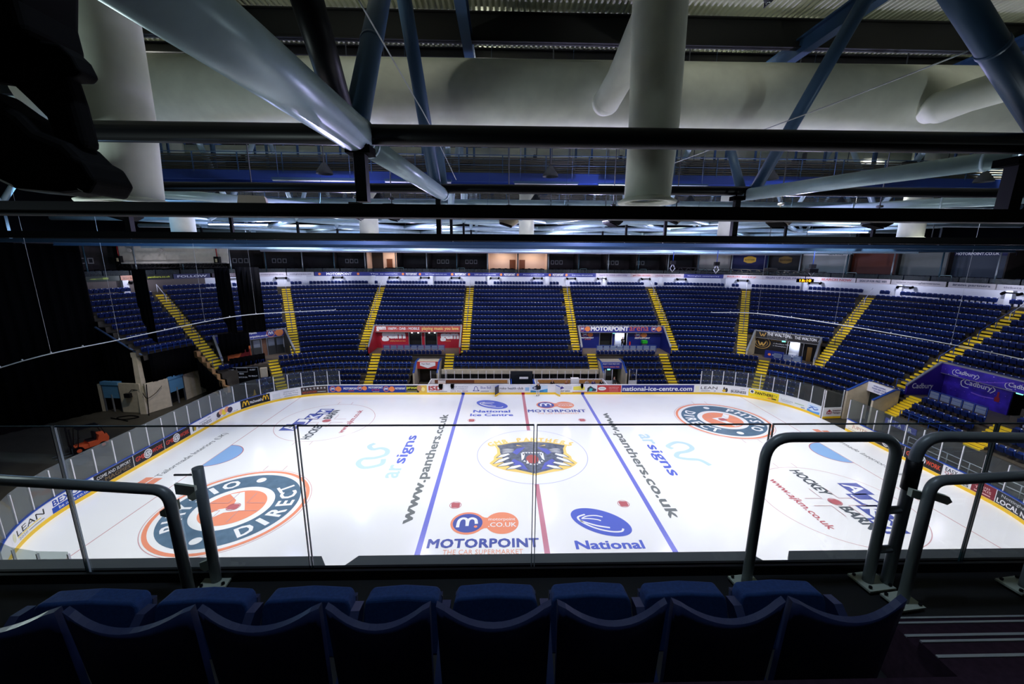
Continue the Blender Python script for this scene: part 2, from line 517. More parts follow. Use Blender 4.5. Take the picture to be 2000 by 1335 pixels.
for (x, y, w) in ((-4.72, -9.02, 6.45), (2.42, 11.5, 6.3)):
    mb = MB()
    double_disc(mb, on_ice(x, y, 0, 2), on_ice(x, y, 0, 3), on_ice(x, y, 0, 4), 0, (0, 1, 2))
    f = on_ice(x, y, 0, 3)
    put_text(mb, 'motorpoint', 1.3, 0.12, 1.7, 0.36, f, 2, 0.0)
    put_text(mb, '.CO.UK', 1.3, -0.4, 1.75, 0.42, f, 2, 0.01)
    tx = -2.15
    put_text(mb, 'MOTORPOINT', tx, -2.18, w, 0.72, f, 1, 0.035, 0, 1.06)
    put_text(mb, 'THE CAR SUPERMARKET', tx + 0.95, -2.72, 4.55, 0.38, f, 3, 0.0, 0, 1.06)
    mb.build('double_disc_logo', [P_or, P_navy, P_wh, P_orl], ICE)
for (x, y) in ((3.68, -9.0), (-3.72, 11.7)):
    mb = MB()
    f, f3 = on_ice(x, y, 0, 2), on_ice(x, y, 0, 3)
    put_poly(mb, ellipse(0, 0, 1.95, 1.15, 60, radians(-30)), f, 0)
    put_stroke(mb, [(-0.85, 0.72), (-1.35, 0.45), (-1.2, 0.0), (-0.5, -0.6), (0.4, -0.95), (1.05, -0.95), (1.25, -0.7)], 0.13, f3, 1)
    put_stroke(mb, [(-1.25, 0.1), (-1.0, -0.05), (-0.3, -0.4), (0.45, -0.6)], 0.13, f3, 1)
    put_stroke(mb, [(-1.1, 0.35), (-0.75, 0.55), (-0.2, 0.6), (0.25, 0.45)], 0.1, f3, 1)
    put_stroke(mb, [(-1.15, 0.3), (-0.7, 0.3), (-0.2, 0.2), (0.05, 0.08)], 0.1, f3, 1)
    put_text(mb, 'National', -1.95, -2.42, 3.95, 0.68, f, 0, 0.03)
    put_text(mb, 'Ice Centre', -2.2, -3.42, 4.5, 0.66, f, 0, 0.03)
    mb.build('swirl_disc_logo', [P_roy, P_wh], ICE)
# goal-end web lettering and red mark behind each goal line
for sx in (-1, 1):
    mb = MB()
    put_text(mb, 'Tailormade Interiors (UK)', 0, 0, 7.6, 0.62, lambda p, q: (sx * (28.2 - sx * 0 + 0.0) + (-q if sx < 0 else q), (-3.3 + p) * (1 if sx < 0 else -1), 0.004), 0, 0.01)
    put_poly(mb, [(sx * 28.0, -sx * -3.6 if False else (-4.7 if sx < 0 else 4.7)), (sx * 28.6, -4.7 if sx < 0 else 4.7), (sx * 28.6, -3.5 if sx < 0 else 3.5), (sx * 28.0, -3.5 if sx < 0 else 3.5)], on_ice(0, 0, 0, 1), 1)
    put_poly(mb, [(sx * 28.7, -4.4 if sx < 0 else 4.4), (sx * 29.3, -4.4 if sx < 0 else 4.4), (sx * 29.3, -3.4 if sx < 0 else 3.4), (sx * 28.7, -3.4 if sx < 0 else 3.4)], on_ice(0, 0, 0, 1), 1)
    mb.build('goal_end_lettering', [P_grey, P_or], ICE)
# crest at centre ice: roaring big cat over a shield with claws
mb = MB()
L2_, L3_, L4_, L5_, L6_ = [on_ice(0, 0, 0, k) for k in (2, 3, 4, 5, 6)]
half = [(0.1, 2.42), (1.6, 2.2), (3.3, 1.66), (3.02, 0.9), (2.98, 0.1), (3.25, -0.5), (3.25, -1.0), (3.6, -1.6), (3.3, -2.0), (2.9, -2.35), (2.2, -2.75), (1.2, -3.05), (0, -3.5)]
put_poly(mb, half + [(-x, y) for x, y in reversed(half[:-1])], L2_, 0)
h2 = [(0.1, 2.24), (1.6, 2.02), (3.02, 1.5), (2.78, 0.9), (2.72, 0.1), (2.5, -0.5), (2.6, -1.2), (2.2, -1.9), (1.4, -2.6), (0, -3.22)]
put_poly(mb, h2 + [(-x, y) for x, y in reversed(h2[:-1])], L3_, 1)
for sx in (-1, 1):
    put_poly(mb, [(sx * 0.5, 1.2), (sx * 1.3, 0.9), (sx * 1.7, 0.2), (sx * 1.3, -0.2), (sx * 0.9, 0.5)], L4_, 2)
    put_poly(mb, [(sx * 0.9, -1.6), (sx * 1.6, -0.9), (sx * 1.9, -1.5), (sx * 1.2, -2.4), (sx * 0.5, -2.7)], L4_, 2)
    put_poly(mb, [(sx * 0.75, 1.35), (sx * 1.25, 1.62), (sx * 1.3, 1.45)], L4_, 0)
    for i in range(4):
        put_stroke(mb, [(sx * 1.5, 0.75 - i * 0.16), (sx * 2.1, 0.85 - i * 0.2), (sx * 2.55, 0.75 - i * 0.24)], 0.08, L4_, 3, True, True)
    for (cx, cy, tx, ty) in ((1.9, -0.1, 3.1, -0.75), (1.95, -0.75, 3.35, -1.75), (1.6, -1.55, 3.05, -2.15), (1.0, -2.05, 2.3, -2.6)):
        put_poly(mb, [(sx * a, b) for a, b in ((cx - 0.12, cy - 0.12), (cx + 0.1, cy + 0.2), ((cx + tx) / 2 + 0.2, (cy + ty) / 2 + 0.28), (tx, ty), ((cx + tx) / 2 - 0.1, (cy + ty) / 2 - 0.22))], L5_, 1)
        put_poly(mb, [(sx * a, b) for a, b in ((cx, cy - 0.04), (cx + 0.14, cy + 0.14), ((cx + tx) / 2 + 0.16, (cy + ty) / 2 + 0.2), (tx - 0.12, ty + 0.05), ((cx + tx) / 2 - 0.06, (cy + ty) / 2 - 0.14))], L6_, 3)
put_poly(mb, [(-0.85, 0.2), (0.85, 0.2), (0.95, -0.6), (0.75, -1.6), (0.3, -1.95), (-0.3, -1.95), (-0.75, -1.6), (-0.95, -0.6)], L4_, 1)
put_poly(mb, ellipse(-0.05, -0.95, 0.52, 0.72, 30), L5_, 4)
for i in range(7):
    x = -0.75 + i * 0.25
    d = 0.62 if i in (0, 6) else 0.24
    put_poly(mb, [(x - 0.12, 0.22), (x + 0.12, 0.22), (x + 0.02, 0.22 - d)], L6_, 3)
for i in range(7):
    x = -0.72 + i * 0.24; yb = -1.95 + 0.6 * (x / 0.75) ** 2
    d = 0.6 if i in (1, 5) else 0.25
    put_poly(mb, [(x - 0.12, yb), (x + 0.12, yb), (x, yb + d)], L6_, 3)
for sx in (-1, 1):
    put_poly(mb, [(sx * 0.95, 0.1), (sx * 0.95, -1.2), (sx * 0.75, -0.9), (sx * 0.62, -0.1)], L6_, 3)
for i, ch in enumerate('GMB PANTHERS'):
    if ch == ' ': continue
    a = radians(118 - 56 * i / 11)
    r = 7.6; cx, cy = r * cos(a), r * sin(a) - 4.95
    vs, fs, tw, th = text2d(ch, 0.0)
    w = max(0.25, tw) * 0.8
    ux, uy = sin(a), -cos(a)
    for n_, sh in enumerate((0, -.05, .05)):
        pts = [L2_(cx + ux * ((p - 0.5) * w + sh) + cos(a) * ((q - 0.5) * 0.78 + sh), cy + uy * ((p - 0.5) * w + sh) + sin(a) * ((q - 0.5) * 0.78 + sh)) for p, q in vs]
        mb.mesh([(a_, b_, c_ + .0006 * n_) for a_, b_, c_ in pts], fs, 0)
mb.build('cat_crest', [P_yel, P_cat, P_catb, P_wh, P_mouth], ICE)

# ------------------------------------------------------------------ dasher boards with adverts, glass and posts
BOARDS = thing('rink_boards', 'white rink boards with yellow kick strip and advert panels around the ice', 'rink boards')
def strip(mb, s0, s1, d0, d1, z0, z1, mi=0, step=0.5):
    ss = srange(s0, s1, step)
    for a, b in zip(ss[:-1], ss[1:]):
        pa0, pb0, pa1, pb1 = board(a, d0), board(b, d0), board(a, d1), board(b, d1)
        mb.face([(*pa0, z0), (*pb0, z0), (*pb0, z1), (*pa0, z1)], mi)
        mb.face([(*pb1, z0), (*pa1, z0), (*pa1, z1), (*pb1, z1)], mi)
        mb.face([(*pa0, z1), (*pb0, z1), (*pb1, z1), (*pa1, z1)], mi)
        mb.face([(*pa0, z0), (*pa1, z0), (*pb1, z0), (*pb0, z0)], mi)
    for s in (s0, s1):
        p, q = board(s, d0), board(s, d1)
        mb.face([(*p, z0), (*q, z0), (*q, z1), (*p, z1)], mi)
for (a, b) in ((-SMAX, GAP0), (GAP1, SMAX)):
    mb = MB(); strip(mb, a, b, 0.0, 0.12, 0.0, 1.2, 0)
    mb.build('board_wall', M_white, BOARDS)
    mb = MB(); strip(mb, a, b, -0.012, 0.0, 0.0, 0.25, 0)
    mb.build('kick_strip', M_yellow, BOARDS)
for (a, b, m) in ((-SMAX, -30, M_bluecap), (-30, GAP0, M_white), (GAP1, SMAX, M_bluecap)):
    mb = MB(); strip(mb, a, b, -0.03, 0.16, 1.2, 1.25, 0)
    mb.build('cap_rail', m, BOARDS)
for x, m in ((-BL, 'board_mark_blue'), (0, 'board_mark_red'), (BL, 'board_mark_blue')):
    mm = mat(m, (24, 50, 130) if 'blue' in m else (190, 40, 40), 0.4)
    mb = MB(); mb.box(x - 0.19, x + 0.19, 15.07, 15.09, 0.0, 0.25)
    mb.build('board_line_mark', mm, BOARDS)

A = {}
def am(r, g, b):
    return mat('advert_%d_%d_%d' % (r, g, b), (r, g, b), 0.45, 0, 0.25)
def advert(s0, s1, bg, items, label, z0=0.27, z1=1.17):
    """items: (kind, x, y, ...) with x in metres from the panel's own edge and y from 0 to 1 of its height"""
    mb = MB(); H = z1 - z0
    cols = [bg]
    def mi(c):
        if c not in cols: cols.append(c)
        return cols.index(c)
    step = 0.4
    ss = srange(s0, s1, step)
    for a, b in zip(ss[:-1], ss[1:]):
        pa, pb = board(a, -0.008), board(b, -0.008)
        mb.face([(*pa, z0), (*pb, z0), (*pb, z1), (*pa, z1)], 0)
    def fn(k):
        return lambda x, y: (*board(s0 + x, -0.012 - 0.004 * k), z0 + y * H)
    fn0 = fn
    for n_, it in enumerate(items):
        fn = lambda k, n_=n_: fn0(n_ * .35 + k * .1)
        if it[0] == 't':
            _, txt, x, y, w, h, c, bold = it
            put_text(mb, txt, x, y, w, h, fn(2), mi(c), bold)
        elif it[0] == 'r':
            _, x, y, w, h, c = it
            n = max(1, int(w / 0.5))
            for i in range(n):
                xa, xb = x + w * i / n, x + w * (i + 1) / n
                mb.face([fn(0)(xa, y), fn(0)(xb, y), fn(0)(xb, y + h), fn(0)(xa, y + h)], mi(c))
        elif it[0] == 'e':
            _, x, y, rx, ry, c = it
            put_poly(mb, ellipse(x, y, rx, ry, 28), fn(1), mi(c))
        elif it[0] == 'o':
            _, x, y, r0, r1, c = it
            put_ring(mb, 0, 0, r0, r1, lambda p, q: fn(2)(x + p, y + q / H), mi(c), 28)
        elif it[0] == 'p':
            _, pts, c = it
            put_poly(mb, pts, fn(1), mi(c))
        elif it[0] == 's':
            _, pts, w, c = it
            put_stroke(mb, [(p, q * H) for p, q in pts], w, lambda p, q: fn(3)(p, q / H), mi(c))
    o = mb.build('advert_panel', [am(*c) for c in cols], BOARDS)
    o['label'] = label
    return o
WH, BK, NV, OR, RD, YL = (240, 240, 242), (28, 28, 32), (36, 58, 150), (240, 140, 80), (190, 60, 62), (250, 222, 40)
GR, LG = (120, 122, 128), (190, 194, 200)
def dd(x, y, r, bg=NV):
    return [('e', x, y, r * 1.05, r * 1.15, OR), ('e', x + r * 2.0, y, r * 1.0, r * 1.1, OR), ('e', x, y, r * 0.85, r * 0.93, bg),
            ('s', [(x - r * .55, y - r * .4), (x - r * .5, y + r * .25), (x - r * .3, y + r * .4), (x - r * .05, y + r * .2), (x, y - r * .3)], r * .22, WH),
            ('s', [(x, y - r * .3), (x + r * .05, y + r * .2), (x + r * .3, y + r * .4), (x + r * .5, y + r * .2), (x + r * .52, y - r * .3)], r * .22, WH)]
def arches(x, y, w, h, c):
    return [('s', [(x, y), (x + w * .12, y + h * .7), (x + w * .25, y + h), (x + w * .4, y + h * .7), (x + w * .5, y + h * .1)], w * .13, c),
            ('s', [(x + w * .5, y + h * .1), (x + w * .6, y + h * .7), (x + w * .75, y + h), (x + w * .88, y + h * .7), (x + w, y)], w * .13, c)]
def faces_(x, y, r):
    o = []
    for i, c in enumerate(((60, 50, 60), (230, 170, 140), (250, 220, 60), (235, 160, 130), (70, 60, 90))):
        o.append(('e', x + i * r * 1.15, y + (0.1 if i % 2 else -0.06), r, r * 1.1, c))
    return o
# drape end, going from the near corner round to the far side
advert(-54.1, -50.7, WH, [('t', 'LEAN', 0.6, .42, 2.3, .4, BK, 0), ('r', .6, .32, 2.0, .06, YL), ('t', '2020', .7, .1, .8, .16, GR, 0), ('r', 1.6, .14, 1.2, .05, GR), ('e', .3, .55, .16, .3, (225, 225, 190))], 'white panel with thin spaced black capitals in the near corner')
advert(-50.7, -47.85, WH, [('t', 'BEXONS', 0.12, .48, 2.6, .42, (28, 70, 170), .02), ('r', 0, 0, 2.85, .42, (30, 76, 180)), ('t', 'bexons.co.uk', .45, .1, 2.0, .24, WH, .01)], 'white and blue panel with blue serif-like capitals')
advert(-47.85, -44.85, BK, [('t', 'COME AND SUPPORT', .2, .55, 2.6, .26, WH, .0), ('t', 'MAGPIES', .75, .14, 1.95, .32, (120, 100, 70), .02), ('r', .05, .05, .5, .3, (190, 190, 190))], 'black panel with white line over brown capitals')
for s in (-44.8, -41.95):
    advert(s, s + 2.8, BK, [('t', 'GME', .15, .3, .8, .4, (200, 66, 52), .02), ('o', 1.25, .5, .3, .37, WH), ('t', '@', 1.0, .24, .5, .52, WH, .02), ('t', 'WORK', 1.65, .3, 1.0, .4, (200, 66, 52), .02)], 'black panel with red word and white at-sign, %s of the two' % ('closer to the near corner' if s < -43 else 'farther from the near corner'))
advert(-39.1, -36.15, WH, [('e', .35, .5, .12, .34, (80, 90, 60)), ('e', .55, .45, .13, .3, (200, 170, 60)), ('t', 'BUSINESS', .95, .2, 1.7, .32, GR, .02), ('r', 1.1, .62, 1.0, .1, LG), ('r', 2.2, .72, .4, .12, LG)], 'white panel with two small players and grey capitals beside the black panels')
advert(-36.15, -32.85, WH, faces_(.75, .55, .3) + [('t', 'www.just-entertainment.co.uk', .3, .04, 2.7, .16, (60, 60, 80), .0)], 'white panel with a row of cartoon heads')
advert(-32.8, -29.7, BK, arches(.2, .2, .7, .6, (250, 196, 40)) + [('t', "McDonald's", 1.0, .32, 1.3, .32, WH, .02)] + arches(2.35, .25, .6, .62, (250, 196, 40)), 'black panel with two pairs of yellow arches')
advert(-29.65, -26.55, WH, [('r', .2, .2, .8, .55, (226, 228, 230)), ('t', 'WWW.LADIES.TV', 1.35, .64, 1.5, .18, GR, 0), ('t', 'Pro Ice Time', 1.35, .38, 1.5, .17, GR, 0), ('r', 1.4, .12, 1.4, .12, LG), ('r', .1, .06, 1.0, .06, LG)], 'mostly white panel with small grey lines on the far curve')
advert(-26.5, -23.6, (78, 62, 60), [('r', .12, .55, 2.66, .36, (40, 34, 36))] + [('r', .16 + i * .38, .58, .3, .3, (110, 96, 92)) for i in range(7)] + [('t', ch, .22 + i * .38, .62, .17, .22, WH, .02) for i, ch in enumerate('SALTBOX')] + [('t', 'BAR & KITCHEN', .15, .14, 1.5, .26, (190, 80, 50), .01), ('r', 1.75, .2, .95, .08, LG)], 'dark brown panel with lettered squares')
advert(-23.55, -14.22, NV, dd(.55, .5, .34) + [('t', 'MOTORPOINT', 1.85, .42, 1.75, .3, WH, .03), ('r', 2.4, .2, .7, .1, (200, 90, 90))] + dd(3.8, .62, .28) + [('t', 'MOTORPOINT', 4.85, .58, 1.7, .27, WH, .03), ('t', 'arena', 5.2, .26, .95, .24, (200, 70, 70), .0), ('r', 5.3, .1, .8, .05, LG)] + dd(6.95, .5, .34) + [('t', 'MOTORPOINT', 8.1 - .05, .44, 1.2, .28, WH, .03)], 'long blue panel with three double-disc logos')
advert(-14.2, -11.7, (36, 34, 30), [('t', 'proud', .08, .42, 1.3, .46, (220, 220, 60), .03), ('r', .1, .2, 1.2, .1, (150, 150, 70)), ('r', .1, .04, 1.2, .06, LG), ('r', 1.55, 0, .95, 1, (236, 196, 90)), ('e', 1.6, .6, .3, .4, (200, 150, 110)), ('e', 2.05, .45, .22, .3, (250, 232, 150))], 'black and gold panel with yellow word')
advert(-11.65, -9.12, WH, [('t', 'ISD', .2, .3, 1.6, .6, (184, 84, 84), .05), ('r', .2, .1, 2.2, .07, GR)], 'white panel with big dull red letters')
advert(-9.1, -6.5, WH, [('t', 'DO YOUR ONLINE SALES', .2, .7, 2.2, .16, GR, 0), ('t', 'NEED A POWERPLAY?', .3, .42, 2.0, .16, GR, 0), ('t', '0115 921 4636', .25, .1, 2.1, .18, (180, 100, 100), 0)], 'white panel with three small text lines')
advert(-6.48, -3.98, WH, [('s', [(.35, .22), (.5, .35), (.55, .65), (.72, .85), (.9, .65), (.95, .35), (1.1, .22), (.35, .22)], .07, (60, 60, 150)), ('t', 'Blue Bell', 1.3, .5, 1.25, .36, (60, 60, 150), .0), ('r', 1.3, .12, 1.0, .08, GR)], 'white panel with a blue bell outline')
advert(-3.1, .9, WH, [('t', 'roko health club', .25, .4, 2.85, .36, (70, 66, 74), .01), ('r', .3, .16, 2.6, .06, LG), ('r', 3.35, .2, .5, .5, (150, 190, 226))], 'white panel with wide thin dark lower-case words')
advert(.9, 3.0, (206, 226, 242), [('p', [(0, 0), (2.1, 0), (2.1, .5), (.7, .2), (0, .3)], (74, 160, 214)), ('e', .75, .62, .52, .24, (22, 50, 100)), ('t', 'BHPS', .4, .52, .7, .2, WH, .03), ('t', '0800 140 0000', .1, .08, 1.5, .18, (30, 80, 150), .0)], 'pale blue panel with a dark oval')
advert(4.05, 6.05, WH, [('p', [(.2, .5), (.7, .85), (1.0, .6), (.55, .4)], (70, 60, 140)), ('t', 'HOCKEY BARN', .1, .08, 1.6, .2, BK, .02), ('r', 1.0, .7, .9, .08, LG), ('r', 1.0, .45, .9, .08, LG)], 'white panel with small purple blocks and black capitals')
advert(6.05, 7.75, WH, [('p', [(.1, .3), (1.5, .3), (1.5, .75), (1.0, .9), (.1, .8)], (246, 232, 90)), ('t', 'WARRIOR', .35, .14, .9, .12, LG, 0), ('r', 0, 0, 1.7, .07, RD)], 'white panel with a yellow block')
advert(7.75, 9.1, WH, [('p', [(.1, .1), (.15, .6), (.5, .9), (.9, .6), (1.25, .45), (1.2, .15)], (60, 70, 80)), ('p', [(.3, .15), (.5, .6), (.8, .5), (.7, .15)], (70, 190, 190)), ('r', 0, 0, 1.35, .07, RD)], 'white panel with a dark and teal boot')
advert(9.1, 12.05, (198, 66, 66), [('e', .6, .52, .5, .26, (240, 236, 232)), ('r', .3, .46, .6, .12, LG), ('t', 'PARTNERS FOR', 1.45, .62, 1.2, .14, (240, 190, 180), 0), ('t', 'THE FUTURE', 1.45, .4, 1.1, .14, (240, 190, 180), 0), ('r', 1.5, .16, 1.1, .06, (230, 160, 150))], 'red panel with a white oval')
advert(12.12, 21.1, (44, 48, 132), [('t', 'national-ice-centre.com', .15, .2, 8.6, .6, WH, .025)], 'long navy panel with white web address')
advert(21.12, 24.4, WH, [('r', .15, .1, .5, .8, (238, 236, 214)), ('t', 'LEAN', .85, .42, 2.0, .4, BK, 0), ('r', .9, .16, 1.1, .07, GR), ('r', 2.5, .14, .2, .07, NV)], 'white panel with thin spaced black capitals on the far side')
advert(24.4, 27.35, WH, [('e', .35, .5, .1, .36, (90, 80, 70)), ('e', .62, .42, .16, .3, (60, 60, 60)), ('e', .35, .3, .2, .18, (230, 190, 60)), ('t', 'BUSINESS', 1.15, .16, 1.6, .34, (90, 92, 100), .03), ('r', 1.15, .58, .9, .06, LG), ('r', 2.1, .72, .5, .1, LG)], 'white panel with two small players beside the yellow panel')
advert(27.4, 30.5, YL, [('e', .35, .66, .26, .26, (230, 232, 236)), ('e', .35, .66, .15, .18, (70, 74, 90)), ('t', 'PANTHERS', .7, .38, 1.8, .36, BK, .03), ('t', 'TV', 2.52, .4, .42, .32, (120, 120, 60), 0), ('r', 2.0, .1, .4, .14, OR), ('r', 2.4, .1, .45, .14, BK)], 'bright yellow panel with black capitals')
advert(30.55, 33.45, (232, 236, 236), [('t', 'Solutions', .15, .3, 1.25, .3, (170, 178, 182), 0), ('r', .3, .2, .9, .06, LG), ('r', 1.6, .35, 1.0, .14, (190, 210, 180)), ('r', 2.3, .1, .4, .08, (60, 90, 160))], 'very pale panel with faint grey word')
advert(33.5, 34.95, (216, 232, 246), [('p', [(0, 0), (1.4, 0), (1.4, .3), (.6, .15), (0, .3)], (90, 160, 224)), ('s', [(.15, .35), (.5, .6), (.8, .4), (1.2, .6)], .1, (60, 100, 180)), ('r', .2, .68, .9, .07, (90, 150, 220))], 'pale blue panel at the open gate')
advert(38.3, 40.9, (250, 244, 222), [('t', 'JUPITER', .5, .3, 1.9, .42, (190, 120, 90), 0), ('r', .1, .1, 1.2, .05, (200, 190, 150))], 'cream panel with thin brown capitals')
for s, nm in ((40.95, 'next to the cream panel'), (43.9, 'next to the services panel')):
    advert(s, s + 2.9, BK, [('t', 'GME', .15, .3, .8, .4, (220, 82, 52), .02), ('o', 1.3, .5, .3, .37, WH), ('t', '@', 1.05, .24, .5, .52, WH, .02), ('t', 'WORK', 1.72, .3, 1.05, .4, (220, 82, 52), .02)], 'black panel with orange-red word and white at-sign ' + nm)
advert(46.85, 48.75, WH, [('t', 'EASY', .15, .56, .8, .32, BK, .01), ('t', 'CLEANING', .15, .32, 1.5, .2, (160, 50, 50), .02), ('t', 'SERVICES', .25, .06, 1.5, .24, BK, .02)], 'white panel with dark and red stacked capitals')
advert(48.75, 50.2, (128, 40, 52), [('t', 'Trust', .3, .62, .8, .2, (236, 200, 200), 0), ('t', 'TAXIS', .2, .36, 1.0, .2, (236, 200, 200), 0), ('r', .2, .14, 1.0, .1, (220, 170, 170))], 'maroon panel with pale lines')
advert(50.25, 53.4, (44, 48, 52), [('t', 'Nottingham', .3, .56, 1.8, .3, (210, 214, 214), 0), ('t', 'LOCAL NEWS', .1, .1, 2.8, .36, WH, .03)], 'charcoal panel with white capitals near the corner')
# glass and its posts
def posts_and_panes(s0, s1, h0, h1, step=1.45, gm=None):
    ss = srange(s0, s1, step)
    for i, s in enumerate(ss):
        p = board(s, 0.06)
        t = i / (len(ss) - 1)
        mb = MB(); a = atan2(board(s + .01, 0)[1] - board(s - .01, 0)[1], board(s + .01, 0)[0] - board(s - .01, 0)[0])
        mb.obox(Tm(p[0], p[1], 1.25 + (h0 + (h1 - h0) * t) / 2 - 0.05, a), 0.07, 0.09, h0 + (h1 - h0) * t - 0.12)
        mb.build('glass_post', M_post, BOARDS)
    for i, (a, b) in enumerate(zip(ss[:-1], ss[1:])):
        mb = MB(); t = i / (len(ss) - 1); h = h0 + (h1 - h0) * t
        pa, pb = board(a, 0.055), board(b, 0.055); qa, qb = board(a, 0.07), board(b, 0.07)
        mb.hexa([(*pa, 1.25), (*pb, 1.25), (*qb, 1.25), (*qa, 1.25)], [(*pa, 1.25 + h), (*pb, 1.25 + h), (*qb, 1.25 + h), (*qa, 1.25 + h)])
        mb.build('glass_pane', M_glass3 if b < -33 else M_glass, BOARDS)
posts_and_panes(-63.0, -22.1, 2.0, 1.8)
posts_and_panes(21.9, GAP0, 1.8, 2.0)
posts_and_panes(GAP1, 56.0, 2.0, 2.0)
# swung-open gate by the concrete portal
g = thing('rink_gate', 'open white rink gate with red house emblem and yellow kick strip', 'gate', (31.0, 7.3, 0), radians(4))
mb = MB(); mb.box(0.1, 2.2, 0, 0.1, 0.02, 1.2); mb.build('gate_panel', M_white, g)
mb = MB(); mb.box(0.1, 2.2, -0.012, 0, 0.02, 0.25); mb.build('kick_strip', M_yellow, g)
mb = MB()
G_ = lambda x, y: (x, -0.015, y)
put_poly(mb, [(.5, .5), (1.05, .5), (1.05, .78), (.78, 1.02), (.5, .78)], G_, 0)
put_text(mb, 'H', .62, .55, .3, .24, lambda x, y: (x, -.02, y), 1, .03)
put_text(mb, 'Inventor', 1.15, .8, .95, .2, G_, 2, .02); put_text(mb, 'Manager', 1.15, .52, .95, .2, G_, 2, .02)
mb.build('gate_emblem', [am(150, 30, 40), am(*WH), am(90, 30, 40)], g)
for x in (.13, 2.15):
    mb = MB(); mb.box(x - .035, x + .035, .01, .09, 1.2, 3.1); mb.build('gate_post', M_post, g)
mb = MB(); mb.box(.17, 2.1, .04, .055, 1.22, 3.1); mb.build('glass_pane', M_glass, g)

# ------------------------------------------------------------------ seating bowl
XS, YC, R0, Y0, X0 = 22.0, 6.95, 13.0, 19.95, 35.0
SA = XS + R0 * pi / 2
TR = 0.78
def bowl(s, d):
    a = abs(s); g = 1 if s >= 0 else -1
    if a <= XS: return (s, Y0 + d)
    if a <= SA:
        t = (a - XS) / R0
        return (g * (XS + (R0 + d) * sin(t)), YC + (R0 + d) * cos(t))
    return (g * (X0 + d), YC - (a - SA))
def bowl_ang(s):                                   # heading of growing s
    a = abs(s); g = 1 if s >= 0 else -1
    if a <= XS: return 0.0
    t = min((a - XS) / R0, pi / 2)
    return -g * t
def stretch(s, d):
    return (R0 + d) / R0 if XS < abs(s) < SA else 1.0
def zt(k):
    if k < 0: return {-1: 2.08, -2: 1.58, -3: 1.12}[k]
    return 2.8 + 0.6 * k if k < 4 else 5.2 + 0.575 * (k - 4)
def zf(k): return zt(k) - 0.8
def dk(k): return TR * k if k >= 0 else 0.87 * k
SL, SR = -40.4, 60.0
VOMS = [(-35.1, -29.5), (-20.6, -8.45), (8.45, 20.6), (29.9, 35.1), (44.5, 51.3)]   # big entrances: s spans, rows 3..6 cut
LOW = [(-13.9, -10.7), (10.35, 13.5), (41.9, 45.0), (-35.6, -32.2)]                # small entrances low down: rows ..1 cut
AISLE = [-36.1, -28.8, -21.65, -7.65, 7.65, 21.4, 28.8, 36.1, 43.7, 52.0]
LOWA = [-31.2, -19.55, -9.65, 9.65, 19.55, 31.2, 45.7, 52.4]
def has_row(k, s):
    if k < 2 and s < -36.9: return False
    if k < 7 and s < -36.4: return False
    if k <= -1: return (14.2 < abs(s) < 36.6 and s > -33.9 and not (s > 36.2))
    for a, b in VOMS:
        if 3 <= k <= 6 and a - 0.5 < s < b + 0.5: return False
        if k == 2 and (a - 0.1 < s < a + 1.9 or b - 1.9 < s < b + 0.1) and abs(s) < 30: return True
    for a, b in LOW:
        if k <= 1 and a - 0.25 < s < b + 0.25: return False
    return True
def aisle_at(k, s):
    st = stretch(s, dk(k))
    if k >= 3:
        return any(abs(s - a) * st < 0.62 for a in AISLE)
    return any(abs(s - a) * st < 0.66 for a in LOWA)
# terrace: one stepped concrete shell
mb = MB()
STEP = 0.45
ss = srange(SL, SR, STEP)
for k in range(-3, 18):
    z = zf(k); d0 = dk(k) - 0.48; d1 = dk(k + 1) - 0.48 if k < 17 else dk(17) + 1.0
    zb = zf(k - 1) if k > -3 else 0.0
    for a, b in zip(ss[:-1], ss[1:]):
        m = (a + b) / 2
        if not has_row(k, m): continue
        pa, pb, qa, qb = bowl(a, d0), bowl(b, d0), bowl(a, d1), bowl(b, d1)
        mb.face([(*pa, z), (*pb, z), (*qb, z), (*qa, z)])
        z_low = zb if has_row(k - 1, m) or k == -3 else (0.0 if k < 3 else 3.5 if k < 7 else zf(k) - 0.3)
        if k == 7 and m < -36.4: z_low = zf(7) - 0.5
        mb.face([(*pa, z_low), (*pb, z_low), (*pb, z), (*pa, z)])
mb.build('terrace', M_tan, kind='structure')

